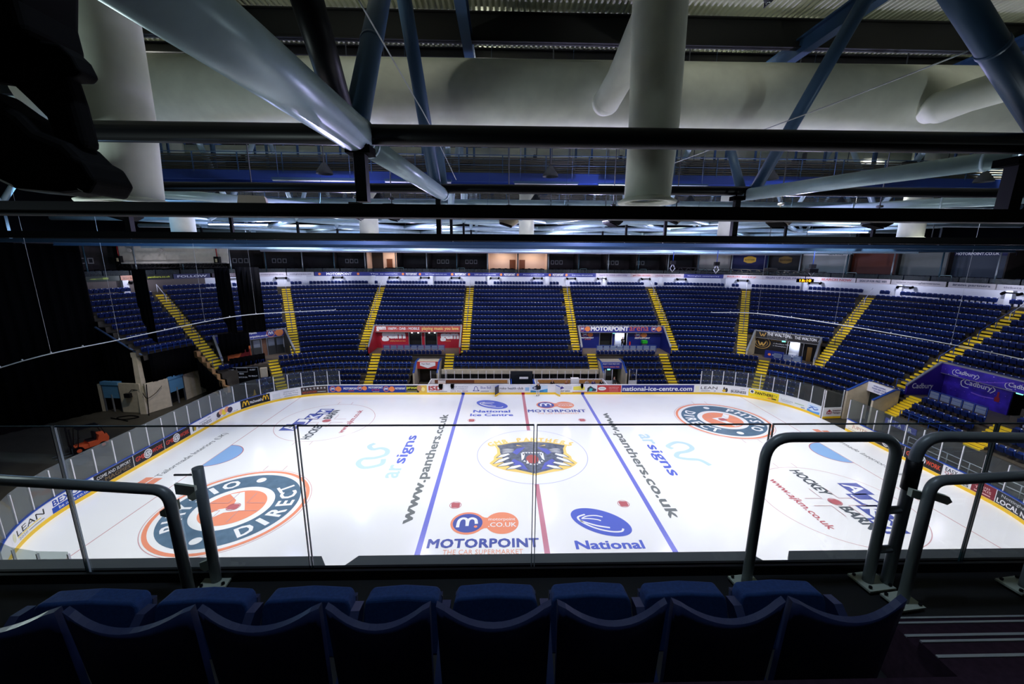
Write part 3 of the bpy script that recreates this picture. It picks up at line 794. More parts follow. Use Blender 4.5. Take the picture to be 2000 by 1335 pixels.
# stairs (each aisle one thing, yellow nosings)
M_step = mat('stair_grey', (96, 88, 70), 0.7)
M_ystep = mat('stair_yellow', (250, 214, 40), 0.45, var=0.06, vscale=4)
M_brail = mat('rail_blue', (26, 66, 146), 0.35, 0.1)
def stairs(sc, k0, k1, w, label, group, rails=True, per=2):
    st = thing('aisle_stairs', label, 'stairs', (*bowl(sc, dk(k0)), zf(k0)), bowl_ang(sc), group)
    inv = st.matrix_basis.inverted() if False else (Tm(*bowl(sc, dk(k0)), zf(k0), bowl_ang(sc))).inverted()
    mb = MB(); my = MB()
    n = int((k1 - k0) * per)
    for i in range(n):
        k = k0 + i / per
        kk = k0 + (i + 1) / per
        def zz(q):
            f = int(math.floor(q + 1e-6)); t = q - f
            return zf(f) if t < 0.01 else zf(f) + (zf(f + 1) - zf(f)) * t
        def dd_(q):
            f = int(math.floor(q + 1e-6)); t = q - f
            return dk(f) + (dk(f + 1) - dk(f)) * t - 0.48
        z1 = zz(k) + (0.5 / per) * (zz(kk) - zz(k)) * 0 + 0.012
        z1 = zz(kk) * 0.5 + zz(k) * 0.5 if per == 2 else zz(k) + 0.01
        z1 = zz(k) + 0.03 + (0.28 if i % 2 and per == 2 else 0.0) * 0
        d0, d1 = dd_(k), dd_(kk)
        base = bowl(sc, 0)
        ang = bowl_ang(sc)
        c, s_ = cos(ang), sin(ang)
        def loc(u, d, z):
            p = bowl(sc, d)
            return inv @ Vector((p[0] + u * c, p[1] + u * s_, z))
        h = w / 2
        mb.hexa([loc(-h, d0, z1 - 0.34), loc(h, d0, z1 - 0.34), loc(h, d1, z1 - 0.34), loc(-h, d1, z1 - 0.34)], [loc(-h, d0, z1), loc(h, d0, z1), loc(h, d1, z1), loc(-h, d1, z1)])
        t0 = d0 - 0.012
        my.hexa([loc(-h + .02, t0, z1 - 0.16), loc(h - .02, t0, z1 - 0.16), loc(h - .02, d0 + 0.2, z1 - 0.16), loc(-h + .02, d0 + 0.2, z1 - 0.16)], [loc(-h + .02, t0, z1 + .012), loc(h - .02, t0, z1 + .012), loc(h - .02, d0 + 0.2, z1 + .012), loc(-h + .02, d0 + 0.2, z1 + .012)])
    mb.build('stair_flight', M_step, st)
    my.build('step_nosings', M_ystep, st)
    if rails:
        for (ka, kb) in ((k0 + 4.2, k0 + 7.6), (k0 + 8.6, k0 + 12.4)) if k1 - k0 > 10 else ():
            mr = MB()
            pts = []
            for q in (ka, (ka + kb) / 2, kb):
                f = int(q); z = zf(f) + (zf(f + 1) - zf(f)) * (q - f)
                p = bowl(sc, TR * q - 0.3)
                pts.append(inv @ Vector((p[0], p[1], z + 0.95)))
                mr.tube(inv @ Vector((p[0], p[1], z)), inv @ Vector((p[0], p[1], z + 0.95)), 0.03, 6)
            mr.path(pts, 0.03, 6)
            mr.build('handrail', M_brail, st)
        mr = MB()
        for u in (-w / 2 + .05, w / 2 - .05):
            q = k0 + 0.4; p = bowl(sc, TR * q - 0.5); c, s_ = cos(bowl_ang(sc)), sin(bowl_ang(sc))
            mr.tube(inv @ Vector((p[0] + u * c, p[1] + u * s_, zf(int(k0)) - .3)), inv @ Vector((p[0] + u * c, p[1] + u * s_, zf(int(k0)) + 1.0)), 0.03, 6)
        p = bowl(sc, TR * (k0 + .4) - .5)
        mr.tube(inv @ Vector((p[0] - (w / 2 - .05) * c, p[1] - (w / 2 - .05) * s_, zf(int(k0)) + 1.0)), inv @ Vector((p[0] + (w / 2 - .05) * c, p[1] + (w / 2 - .05) * s_, zf(int(k0)) + 1.0)), 0.03, 6)
        mr.build('gate_rail', M_brail, st)
        if k1 > 15:
            mr = MB()
            q = 16.9; p = bowl(sc, TR * q); z = zf(17)
            mr.tube(inv @ Vector((p[0], p[1], z)), inv @ Vector((p[0], p[1], z + 1.0)), 0.03, 6)
            p2 = bowl(sc, TR * 14.6); z2 = zf(14) + .35
            mr.tube(inv @ Vector((p2[0], p2[1], z2)), inv @ Vector((p2[0], p2[1], z2 + 1.0)), 0.03, 6)
            mr.tube(inv @ Vector((p[0], p[1], z + 1.0)), inv @ Vector((p2[0], p2[1], z2 + 1.0)), 0.032, 6)
            mr.build('top_handrail', mat('rail_white', (206, 210, 222), 0.3), st)
UL = {-36.1: 'long yellow stairs beside the hanging black drapes, above the stepped concrete edge',
      -28.8: 'long yellow stairs beside the entrance half covered by drapes',
      -21.65: 'long yellow stairs on the drape side of the red entrance',
      -7.65: 'long yellow stairs between the red entrance and the middle block',
      7.65: 'long yellow stairs between the middle block and the blue entrance',
      21.4: 'long yellow stairs on the far side of the blue entrance from the middle block',
      28.8: 'long yellow stairs beside the black-signed entrance, on its blue-entrance side',
      36.1: 'long yellow stairs beside the black-signed entrance, on its purple-entrance side',
      43.7: 'long yellow stairs climbing beside the purple entrance'}
for s, l in UL.items():
    stairs(s, 3, 17, 1.15, l, 'yellow aisle stairs of the upper rows')
LLB = {-31.2: (-2, 'short yellow stairs next to the black scoreboard'),
       -19.55: (-3, 'short yellow stairs below the red entrance, on its drape side, down to the boards'),
       -9.65: (0, 'short yellow stairs below the red entrance, next to the middle block'),
       9.65: (0, 'short yellow stairs below the blue entrance, next to the middle block'),
       19.55: (-3, 'short yellow stairs below the blue entrance running down to the boards'),
       31.2: (-3, 'short yellow stairs below the black-signed entrance'),
       45.7: (-1, 'short yellow stairs below the purple entrance beside the concrete portal'),
       52.4: (-1, 'short yellow stairs at the far edge of the rows below the purple entrance')}
for s, (k0, l) in LLB.items():
    stairs(s, k0 if s not in (45.7, 52.4) else 0, 3, 1.2, l, 'yellow stairs of the lower rows', False, 3 if s > 40 else 2)

# seats
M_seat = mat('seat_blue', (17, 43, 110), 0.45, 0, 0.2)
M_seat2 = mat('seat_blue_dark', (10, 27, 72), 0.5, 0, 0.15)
M_plate = mat('seat_plate', (225, 228, 236), 0.3)
def seat_back(mb, T, mi=0):
    w = 0.243
    P = lambda x, y, z: T @ Vector((x, y, z))
    # curved shell, leaning outward; y grows away from the ice
    xs = (-w, -w * .5, w * .5, w)
    cv = (-0.035, 0.012, 0.012, -0.035)
    for (z0, z1, y0, y1, hw0, hw1) in ((0.36, 0.6, 0.0, 0.05, .96, 1.0), (0.6, 0.8, 0.05, 0.1, 1.0, .9)):
        for i in range(3):
            a, b = (xs[i], cv[i]), (xs[i + 1], cv[i + 1])
            mb.mesh([P(a[0] * hw0, y0 + a[1], z0), P(b[0] * hw0, y0 + b[1], z0), P(b[0] * hw1, y1 + b[1], z1), P(a[0] * hw1, y1 + a[1], z1),
                     P(a[0] * hw0, y0 + a[1] + .03, z0), P(b[0] * hw0, y0 + b[1] + .03, z0), P(b[0] * hw1, y1 + b[1] + .03, z1), P(a[0] * hw1, y1 + a[1] + .03, z1)],
                    [(0, 1, 2, 3), (7, 6, 5, 4), (3, 2, 6, 7), (0, 4, 5, 1), (0, 3, 7, 4), (1, 5, 6, 2)], mi)
def seat_pan(mb, T, mi=0, plate=1):
    P = lambda x, y, z: T @ Vector((x, y, z))
    w = 0.215
    mb.hexa([P(-w, -0.13, 0.33), P(w, -0.13, 0.33), P(w, -0.03, 0.36), P(-w, -0.03, 0.36)], [P(-w * .92, -0.2, 0.7), P(w * .92, -0.2, 0.7), P(w * .92, -0.13, 0.72), P(-w * .92, -0.13, 0.72)], mi)
def seat_plate(mb, T, mi):
    P = lambda x, y, z: T @ Vector((x, y, z))
    mb.hexa([P(.13, .0, .745), P(.2, .0, .745), P(.2, .06, .745), P(.13, .06, .745)], [P(.13, .02, .8), P(.2, .02, .8), P(.2, .075, .8), P(.13, .075, .8)], mi)
def seat_foot(mb, T, mi):
    P = lambda x, y, z: T @ Vector((x, y, z))
    for x in (0,):
        mb.hexa([P(x - .06, -.05, 0), P(x + .06, -.05, 0), P(x + .06, .03, 0), P(x - .06, .03, 0)], [P(x - .04, -.1, .5), P(x + .04, -.1, .5), P(x + .04, .02, .5), P(x - .04, .02, .5)], mi)
NUM = ['zero', 'first', 'second', 'third', 'fourth', 'fifth', 'sixth', 'seventh', 'eighth', 'ninth', 'tenth', 'eleventh', 'twelfth', 'thirteenth', 'fourteenth', 'fifteenth', 'sixteenth', 'seventeenth', 'eighteenth', 'nineteenth', 'twentieth']
def nth(n):
    if n < len(NUM): return NUM[n]
    return {2: 'twenty', 3: 'thirty', 4: 'forty', 5: 'fifty'}[n // 10] + ('-' + NUM[n % 10] if n % 10 else '') + ('' if n % 10 else 'th')
SEATS = []
for k in range(-3, 18):
    pitch = 0.5 if k >= 3 else 0.54
    d = dk(k)
    s = SL + 0.4
    run = 0
    def nxt(s0):
        a = bowl(s0, d); t = s0 + pitch / max(stretch(s0, d), 1.0) * .8
        while True:
            b = bowl(t, d)
            if hypot(b[0] - a[0], b[1] - a[1]) >= pitch: return t
            t += .004
    while s < SR - 0.4:
        st = stretch(s, d)
        ok = has_row(k, s) and not aisle_at(k, s + 0.0) and has_row(k, s + .3 / st) and has_row(k, s - .3 / st)
        if ok and not (aisle_at(k, s + .25 / st) or aisle_at(k, s - .25 / st)):
            if k == 17 and any(abs(s - pc) * st < .5 for pc in (-41.9, -37.25, -32.4, -27.5, -22.6, -14.0, -4.7, 4.7, 14.0, 22.6, 27.5, 32.4, 37.25, 41.9)):
                s = nxt(s); continue
            if k == 2 and any(a - .3 < s < a + 1.6 or b - 1.6 < s < b + .3 for a, b in VOMS[1:3]):
                s = nxt(s); continue
            run += 1
            SEATS.append((k, s, run))
            s = nxt(s)
        else:
            run = 0
            s += 0.06
def px(p):
    v = [sum((p[i] - (-2.5784, -31.1906, 16.2944)[i]) * ax[i] for i in range(3)) for ax in (RX, UP, FW)]
    if v[2] <= 0: return (-9, -9, 1e9)
    return (1000 + 776.3147 * v[0] / v[2], 667.5 - 776.3147 * v[1] / v[2], v[2])
def seat_T(k, s):
    x, y = bowl(s, dk(k))
    return Tm(x, y, zf(k), bowl_ang(s))
scored = []
for q in SEATS:
    k, s, run = q
    x, y = bowl(s, dk(k))
    u, v, D = px((x, y, zf(k) + .6))
    inside = 0 < u < 2000 and 0 < v < 835 and s > 0
    scored.append((D if inside else 1e6 + D, q))
scored.sort(key=lambda t: t[0])
INDIV = set((q[0], q[1]) for D, q in scored[:285])
mb = MB()
for (k, s, run) in SEATS:
    if (k, s) in INDIV: continue
    T = seat_T(k, s)
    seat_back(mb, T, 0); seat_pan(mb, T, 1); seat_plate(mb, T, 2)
o = mb.build('stadium_seat_rows', [M_seat, M_seat2, M_plate])
o['kind'] = 'stuff'
tag(o, 'rows of blue folding seats filling the rest of the bowl', 'seats', 'blue seats of the bowl')
first = None
I4 = Matrix.Identity(4)
ORD_ROW = {-3: 'row at the boards', -2: 'second row behind boards', -1: 'third row behind boards'}
def blockname(s):
    for a, b, n in ((43.7, 60, 'purple-entrance side'), (36.1, 43.7, 'corner block'), (28.8, 36.1, 'black-signed block'), (21.4, 28.8, 'next block')):
        if a <= s < b: return n
    return 'main block'
for (k, s, run) in sorted(q for q in SEATS if (q[0], q[1]) in INDIV):
    if first is None:
        first = thing('stadium_seat', 'x', 'seat', (0, 0, 0))
        b1 = MB(); seat_back(b1, I4); seat_plate(b1, I4, 1); b1.build('backrest', [M_seat, M_plate], first)
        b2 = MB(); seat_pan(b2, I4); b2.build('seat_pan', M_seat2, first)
        b3 = MB(); seat_foot(b3, I4, 0); b3.build('bracket', M_black2, first)
        t = first
    else:
        t = copy_tree(first)
    x, y = bowl(s, dk(k))
    t.location = (x, y, zf(k)); t.rotation_euler = (0, 0, bowl_ang(s))
    row = 'front row' if k == 0 else (ORD_ROW[k] if k < 0 else nth(k + 1) + ' row up')
    tag(t, 'blue folding seat, %s, %s along, %s' % (row, nth(run), blockname(s)), 'seat', 'blue seats of the bowl')

# blue guard rails in front of the first fixed row
def guard(s0, s1, d, z0, label, step=1.0, infill=None):
    g = thing('guard_rail', label, 'rail', (*bowl((s0 + s1) / 2, d), z0), 0, 'blue rails of the seating')
    inv = Tm(*bowl((s0 + s1) / 2, d), z0).inverted()
    sl = srange(s0, s1, step)
    for s in sl:
        x, y = bowl(s, d)
        mr = MB(); mr.box(x - .025, x + .025, y - .025, y + .025, z0 - .25, z0 + .72)
        mr.v = [tuple(inv @ Vector(v)) for v in mr.v]
        mr.build('rail_post', M_brail, g)
    mt = MB()
    mt.path([inv @ Vector((*bowl(s, d), z0 + .72)) for s in srange(s0, s1, .5)], .028, 6)
    mt.path([inv @ Vector((*bowl(s, d), z0 + .4)) for s in srange(s0, s1, .5)], .015, 6)
    mt.build('top_rail', M_brail, g)
    if infill:
        for a, b in zip(sl[:-1], sl[1:]):
            mp = MB()
            c = (b - a) * .1
            pa, pb = bowl(a + c, d), bowl(b - c, d)
            qa, qb = bowl(a + c, d + .03), bowl(b - c, d + .03)
            mp.hexa([inv @ Vector((*p, z0 + .05)) for p in (pa, pb, qb, qa)], [inv @ Vector((*p, z0 + .64)) for p in (pa, pb, qb, qa)])
            mp.build('infill_panel', infill, g)
    return g
M_perf = mat('perforated_panel', (120, 134, 158), 0.4, 0.3)
for a, b, l in ((-30.3, -20.3, 'blue rail before the front row under the drape side of the red entrance'), (-18.8, -14.2, 'blue rail beside the small portal with the red and white sign'), (-8.95, 8.95, 'blue rail along the middle block above the players benches'),
                (14.0, 18.8, 'blue rail beside the small portal with the blue sign'), (20.3, 30.3, 'blue rail before the front row under the blue and black-signed entrances'), (32.2, 36.9, 'blue rail on the curve beside the open gate'), (46.5, 51.6, 'blue rail in front of the rows below the purple entrance')):
    guard(a, b, -.42, zf(0), l)
for a, b, l in ((-18.7, -10.4, 'row of pale panels on a blue rail in front of the red entrance'), (10.4, 18.7, 'row of pale panels on a blue rail in front of the blue entrance'), (31.9, 34.6, 'pale panels on a blue rail in front of the black-signed entrance'), (46.5, 51.0, 'pale panels on a blue rail in front of the purple entrance')):
    guard(a, b, dk(2) + .35, 3.98, l, 1.02, M_perf)
guard(-40.0, -36.75, dk(7) - .5, zf(7), 'blue rail above the hanging black drape', .5)

# ------------------------------------------------------------------ big entrances cut into the rows
def frame(s, d, z=0.0):
    return Tm(*bowl(s, d), z, bowl_ang(s))
def local(mb, M):
    inv = M.inverted()
    mb.v = [tuple(inv @ Vector(v)) for v in mb.v]
    return mb
M_steel = mat('brushed_steel', (170, 172, 176), 0.35, 0.6)
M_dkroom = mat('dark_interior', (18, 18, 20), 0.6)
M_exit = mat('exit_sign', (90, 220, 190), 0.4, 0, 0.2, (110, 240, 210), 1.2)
LAMPW = mat('lamp_white', (255, 255, 255), 0.4, 0, 0.2, (235, 245, 255), 9.0)
def entrance(s0, s1, label, wallc, fascc, zfl=3.5, fz=(5.95, 6.8), fd=4.9, bd=5.4, edge=None):
    sm = (s0 + s1) / 2
    L = (s1 - s0) * stretch(sm, fd)
    if abs(sm) > XS: L = 2 * (R0 + fd) * sin(min(pi / 2, (s1 - s0) / 2 / R0)) if abs(sm) < SA else s1 - s0
    M = frame(sm, 0, 0)
    e = thing('entrance', label, 'entrance', M.to_translation(), bowl_ang(sm), 'big entrances in the stand')
    h = L / 2
    hb = h
    mw = mat('entrance_wall_%d_%d_%d' % wallc, wallc, 0.45)
    mf = mat('entrance_sign_%d_%d_%d' % fascc, fascc, 0.45)
    sag = lambda d: -((R0 + fd) * (1 - cos(min(1.2, (s1 - s0) / 2 / R0)))) if XS < abs(sm) < SA else 0.0
    off = sag(fd) * 0.75
    fd_, bd_ = fd + off, bd + off
    mb = MB(); mb.box(-h, h, 1.75 + off, bd_ + .4, zfl - .25, zfl); mb.build('floor_slab', mat('entrance_floor', (104, 92, 80), 0.6, var=.1), e)
    mb = MB(); mb.box(-h, h, fd_, fd_ + .16, fz[0], fz[1]); mb.build('sign_fascia', mf, e)
    mb = MB(); mb.box(-h - .08, h + .08, fd_ - .04, fd_ + .35, fz[1], fz[1] + .1)
    mb.box(-h, h, fd_ - .012, fd_ + .17, fz[0] - .05, fz[0]); mb.build('edge_trim', M_steel, e)
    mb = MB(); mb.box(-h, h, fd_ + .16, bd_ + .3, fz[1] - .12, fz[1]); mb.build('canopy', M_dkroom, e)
    for sx in (-1, 1):
        pl = [(1.9 + off, zfl), (1.9 + off, zfl + .95), (fd_, fz[1] + .05), (bd_ + .3, fz[1] + .05), (bd_ + .3, zfl)]
        mb = MB(); mb.prism(pl, lambda a, b: (sx * h, a, b), lambda a, b: (sx * (h + .16), a, b))
        mb.build('side_wall', mw if edge is None else edge, e)
        mb = MB(); mb.prism([(1.86 + off, zfl + .9), (fd_ - .05, fz[1]), (fd_ - .05, fz[1] + .14), (1.86 + off, zfl + 1.04)], lambda a, b: (sx * (h - .03), a, b), lambda a, b: (sx * (h + .19), a, b))
        mb.build('wall_coping', M_steel, e)
    return e, h, fd_, bd_, mw
def wall_panel(e, x0, x1, y, z0, z1, m, name='wall_panel'):
    mb = MB(); mb.box(x0, x1, y, y + .12, z0, z1)
    return mb.build(name, m, e)
FZ = lambda q: min(6.79, max(5.97, 6.08 + (q - 5.72) * .98))
WZ = lambda q: 4.55 + (q - 3.95) * .8
PZ = lambda q: min(6.7, max(5.82, 5.98 + (q - 5.85) * .85))
def sign_art(e, y, items, mats, name='sign_lettering', Z=lambda q: q):
    mb = MB()
    y_face = y
    for n_, it in enumerate(items):
        y = y_face - .0015 * n_
        lay = it[-1] if isinstance(it[-1], int) and it[0] == 'L' else 0
        if it[0] == 't':
            _, txt, x, z, w, h, c, b = it
            put_text(mb, txt, x, z, w, h, lambda p, q: (p, y - .02, Z(q)), c, b)
        elif it[0] == 'r':
            _, x, z, w, h, c = it
            mb.face([(x, y - .01, Z(z)), (x + w, y - .01, Z(z)), (x + w, y - .01, Z(z + h)), (x, y - .01, Z(z + h))], c)
        elif it[0] == 'e':
            _, x, z, rx, rz, c, l = it
            put_poly(mb, ellipse(x, z, rx, rz, 28), lambda p, q: (p, y - .012 - .005 * l, Z(q)), c)
        elif it[0] == 'g':
            _, x, z, r0, r1, c = it
            put_ring(mb, x, z, r0, r1, lambda p, q: (p, y - .02, Z(q)), c, 28)
        elif it[0] == 's':
            _, pts, w, c = it
            put_stroke(mb, pts, w, lambda p, q: (p, y - .03, Z(q)), c)
        elif it[0] == 'p':
            _, pts, c = it
            put_poly(mb, pts, lambda p, q: (p, y - .014, Z(q)), c)
    return mb.build(name, mats, e)
def dd_items(x, z, r, co, cn, cw):
    return [('e', x, z, r, r, co, 0), ('e', x + 2 * r, z, r, r, co, 0), ('e', x, z, r * .84, r * .84, cn, 1),
            ('s', [(x - r * .5, z - r * .35), (x - r * .45, z + r * .25), (x - r * .25, z + r * .4), (x - r * .02, z - r * .3)], r * .2, cw),
            ('s', [(x - r * .02, z - r * .3), (x + r * .2, z + r * .4), (x + r * .42, z + r * .25), (x + r * .46, z - r * .3)], r * .2, cw)]
def doorway(e, x0, x1, y, z0, z1, kind, zc=None):
    mb = MB()
    t = .07
    mb.box(x0 - t, x0, y - .05, y + .12, z0, z1 + t); mb.box(x1, x1 + t, y - .05, y + .12, z0, z1 + t); mb.box(x0, x1, y - .05, y + .12, z1, z1 + t)
    mb.build('door_frame', M_steel, e)
    if kind == 'double':
        m = (x0 + x1) / 2
        for a, b in ((x0, m - .02), (m + .02, x1)):
            mb = MB(); mb.box(a, b, y + .02, y + .07, z0, z1); d = mb.build('door', mat('door_dark', (58, 60, 60), 0.3), e)
            mb = MB(); mb.box(a + .12, b - .12, y + .01, y + .02, z0 + 1.2, z1 - .2); mb.build('door_window', mat('door_pane', (120, 128, 140), .15), d)
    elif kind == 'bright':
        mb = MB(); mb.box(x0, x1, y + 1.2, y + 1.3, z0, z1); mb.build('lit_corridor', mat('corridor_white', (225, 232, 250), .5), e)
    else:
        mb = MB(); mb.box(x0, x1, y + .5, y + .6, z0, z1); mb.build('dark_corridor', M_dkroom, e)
# red entrance
e, h, fy, by, mw = entrance(*VOMS[1], 'red entrance with wide white lettering and a pair of dark doorways', (168, 34, 50), (198, 82, 78))
mats = [am(*WH), am(250, 210, 130), am(232, 120, 110)]
sign_art(e, fy, [('t', 'gem', -h + .2, 5.72, 1.3, .62, 0, .05), ('t', '106FM - DAB - MOBILE', -h + 1.85, 5.9, 4.4, .36, 0, .03), ('t', 'playing music you love', -h + 6.6, 5.75, 5.2, .6, 1, .03)], mats, Z=FZ)
wall_panel(e, -h, -1.55, by, 3.5, 6.6, mw); wall_panel(e, 2.6, h, by, 3.5, 6.6, mw); wall_panel(e, .35, .8, by, 3.5, 5.95, mw)
wall_panel(e, -1.55, 2.6, by, 5.9, 6.7, mw)
sign_art(e, by, [('t', 'gem', -h + .8, 3.95, 3.2, 1.5, 0, .06), ('t', 'playing music you love', -h + 1.9, 3.82, 2.2, .2, 1, .02), ('t', 'gem', 3.1, 3.95, 2.5, 1.3, 0, .06), ('t', 'playing', 3.8, 3.85, .7, .16, 1, .02)], mats, Z=WZ)
doorway(e, -1.45, .3, by, 3.5, 5.88, 'dark'); doorway(e, .85, 2.5, by, 3.5, 5.88, 'dark')
for x in (-1.1, -.2, 1.4, 2.2):
    mb = MB(); mb.ball((x, by + .3, 5.7), .1, .1, .1, 10, 6); mb.build('spot_lamp', LAMPW, e)
# blue entrance
e, h, fy, by, mw = entrance(*VOMS[3 - 1], 'blue entrance with white and orange lettering and a bright open doorway', (22, 34, 110), (40, 48, 140))
mats = [am(*WH), am(*OR), am(40, 48, 140), am(220, 110, 80), am(190, 194, 210)]
sign_art(e, fy, dd_items(-h + .5, 6.1, .38, 1, 2, 0) + [('t', 'MOTORPOINT', -h + 1.75, 5.82, 5.4, .62, 0, .05), ('t', 'arena', -h + 7.3, 5.82, 2.8, .6, 3, .0)] + dd_items(h - 1.3, 6.1, .38, 1, 2, 0) + [('r', -h, 5.52, 2 * h, .06, 4), ('r', -h, 6.62, 2 * h, .06, 4)], mats, Z=FZ)
wall_panel(e, -h, -2.95, by, 3.5, 6.6, mw); wall_panel(e, 1.2, h, by, 3.5, 6.6, mw); wall_panel(e, -2.95, 1.2, by, 5.9, 6.7, mw); wall_panel(e, -1.05, -.7, by, 3.5, 5.95, mw)
sign_art(e, by, dd_items(-h + 1.0, 5.15, .4, 1, 2, 0) + [('t', 'MOTORPOINT', -h + .5, 4.45, 1.8, .24, 0, .03), ('t', 'arena', -h + 1.0, 4.2, .9, .18, 3, 0)] + dd_items(2.7, 5.1, .45, 1, 2, 0) + [('t', 'MOTORPOINT', 2.3, 4.4, 2.2, .28, 0, .03)], mats, Z=WZ)
doorway(e, -2.85, -1.1, by, 3.5, 5.88, 'dark'); doorway(e, -.65, 1.1, by, 3.5, 5.88, 'bright')
mb = MB(); mb.box(1.5, 1.68, by - .12, by - .02, 3.9, 4.5); mb.build('fire_extinguisher', mat('extinguisher_red', (200, 50, 40), .35), e)
mb = MB(); mb.box(-1.0, -.6, by - .06, by, 5.7, 5.9); mb.build('exit_sign', M_exit, e)
lamp('POINT', 'corridor_lamp', (*bowl(14.75, 6.1), 5.4), 50, (.86, .9, 1), size=.15)
bin_ = thing('recycling_bin', 'grey wheeled bin with bright green lid inside the blue entrance', 'bin', (*bowl(17.95, 4.6), 3.5))
mb = MB(); mb.hexa([(-.24, -.25, .08), (.24, -.25, .08), (.24, .25, .08), (-.24, .25, .08)], [(-.3, -.32, .95), (.3, -.32, .95), (.3, .3, .95), (-.3, .3, .95)]); mb.build('bin_body', mat('bin_grey', (80, 88, 84), .5), bin_)
mb = MB(); mb.box(-.36, .36, -.38, .32, .95, 1.35); mb.build('bin_lid', mat('bin_green', (36, 170, 40), .5), bin_)
# black-signed entrance on the corner
e, h, fy, by, mw = entrance(*VOMS[3], 'corner entrance with black signs in white lettering and a gold round emblem', (34, 32, 32), (46, 44, 44), edge=M_wallc)
mats = [am(*WH), am(214, 170, 90), am(150, 150, 150), am(30, 50, 140), am(*OR)]
sign_art(e, fy, [('t', 'THE WALTON', -h + 1.35, 6.0, 2.6, .42, 0, .03), ('t', 'BAR RESTAURANT HOTEL', -h + 1.4, 5.74, 2.4, .12, 2, 0), ('s', [(-h + .45, 6.35), (-h + .7, 5.85), (-h + .85, 6.15), (-h + 1.0, 5.85), (-h + 1.2, 6.35)], .09, 1), ('t', 'THE WALTON', .9, 5.95, 2.3, .38, 0, .02), ('p', [(.25, 5.9), (.7, 5.95), (.5, 6.3)], 2), ('p', [(3.3, 5.9), (3.8, 5.95), (3.5, 6.3)], 2),
   ('r', -.06, 5.5, .1, 1.22, 2), ('r', -h + .1, 6.6, 2 * h - .2, .05, 2), ('r', -h + .1, 5.56, 2 * h - .2, .05, 2)], mats, Z=FZ)
wall_panel(e, -h, .15, by, 3.5, 6.6, mw); wall_panel(e, .15, h, by, 5.9, 6.7, mw); wall_panel(e, 1.55, 1.9, by, 3.5, 5.95, mw); wall_panel(e, 3.35, h, by, 3.5, 5.95, mw)
sign_art(e, by, [('g', -h + .75, 4.75, .95, 1.03, 1), ('g', -h + .75, 4.75, .68, .72, 1), ('s', [(-h + .3, 5.05), (-h + .6, 4.3), (-h + .78, 4.8), (-h + .95, 4.3), (-h + 1.25, 5.05)], .15, 1), ('t', 'www.thewaltonhotel.com', -h + 1.8, 5.3, 2.6, .2, 1, .01), ('t', 'A Boutique Hotel', -h + 2.1, 4.75, 2.0, .26, 0, .0, ), ('t', 'in Nottingham', -h + 2.1, 4.4, 1.5, .2, 0, 0)], mats, Z=WZ)
doorway(e, .2, 1.5, by, 3.5, 5.88, 'bright'); doorway(e, 1.95, 3.3, by, 3.5, 5.88, 'dark')
mb = MB(); mb.box(-.5, -.1, by - .05, by, 5.65, 5.85); mb.build('exit_sign', M_exit, e)
mb = MB(); mb.box(2.35, 2.85, by - .1, by - .02, 3.5, 5.4); mb.build('pull_up_banner', mat('banner_gold', (120, 90, 40), .5), e)
kx = thing('counter', 'blue counter front with white lettering inside the black-signed entrance', 'counter', e.location, e.rotation_euler.z)
mb = MB(); mb.box(-2.0, .1, by - 1.4, by - .9, 3.5, 4.45); mb.build('counter_front', am(28, 40, 120), kx)
sign_art(kx, by - 1.4, [('t', 'MOTORPOINT', -1.1, 3.9, 1.1, .2, 0, .03), ('e', -1.45, 4.0, .18, .16, 4, 0)], mats, 'counter_lettering')
lamp('POINT', 'corridor_lamp', tuple(e.matrix_basis @ Vector((.9, by + .7, 5.3))), 26, (.86, .9, 1), size=.15)
# purple entrance
e, h, fy, by, mw = entrance(VOMS[4][0], VOMS[4][1] + 6, 'purple entrance with white script lettering and starry sign band', (52, 32, 140), (66, 48, 172), fz=(5.78, 6.72))
M_star = mat('purple_swirl', (66, 44, 176), .4, var=.45, vscale=1.1)
mats = [am(*WH), am(150, 110, 220), am(60, 30, 150), am(160, 50, 60)]
def script(x, z, w, hh):
    return [('t', 'Cadbury', x, z, w, hh, 0, .015), ('s', [(x - .02 * w, z + hh * .9), (x - .12 * w, z + hh * .5), (x - .05 * w, z - hh * .15), (x + .2 * w, z - hh * .2)], hh * .1, 0), ('s', [(x + w * 1.02, z + hh * .9), (x + w * 1.12, z + hh * .5), (x + w * .98, z - hh * .1)], hh * .1, 0)]
mb = MB(); mb.box(-h, h, fy - .02, fy, 5.8, 6.7); mb.build('sign_skin', M_star, e)
stars = [('e', -h + 13 * ((i * 37) % 100) / 100, 5.5 + 1.1 * ((i * 61) % 100) / 100, .04, .04, 1 if i % 2 else 0, 0) for i in range(40)]
sign_art(e, fy - .02, script(-h + 1.2, 5.85, 1.7, .55) + script(-h + 5.2, 5.85, 1.7, .55) + script(-h + 9.2, 5.85, 1.7, .55) + stars + [('s', [(-h + 2.4, 5.5), (-h + 4.0, 5.9), (-h + 5.6, 6.5)], .06, 1)], mats, Z=PZ)
wall_panel(e, -h, -h + 5.2, by, 3.5, 6.6, M_star); wall_panel(e, -h + 5.2, h, by, 5.9, 6.7, mw); wall_panel(e, -h + 6.9, -h + 8.3, by, 3.5, 5.95, mw); wall_panel(e, h - 1.5, h, by, 3.5, 5.95, mw)
wall_panel(e, -h + 8.3, h - 1.5, by + 1.2, 3.5, 5.7, mat('corridor_wall', (120, 116, 106), .7))
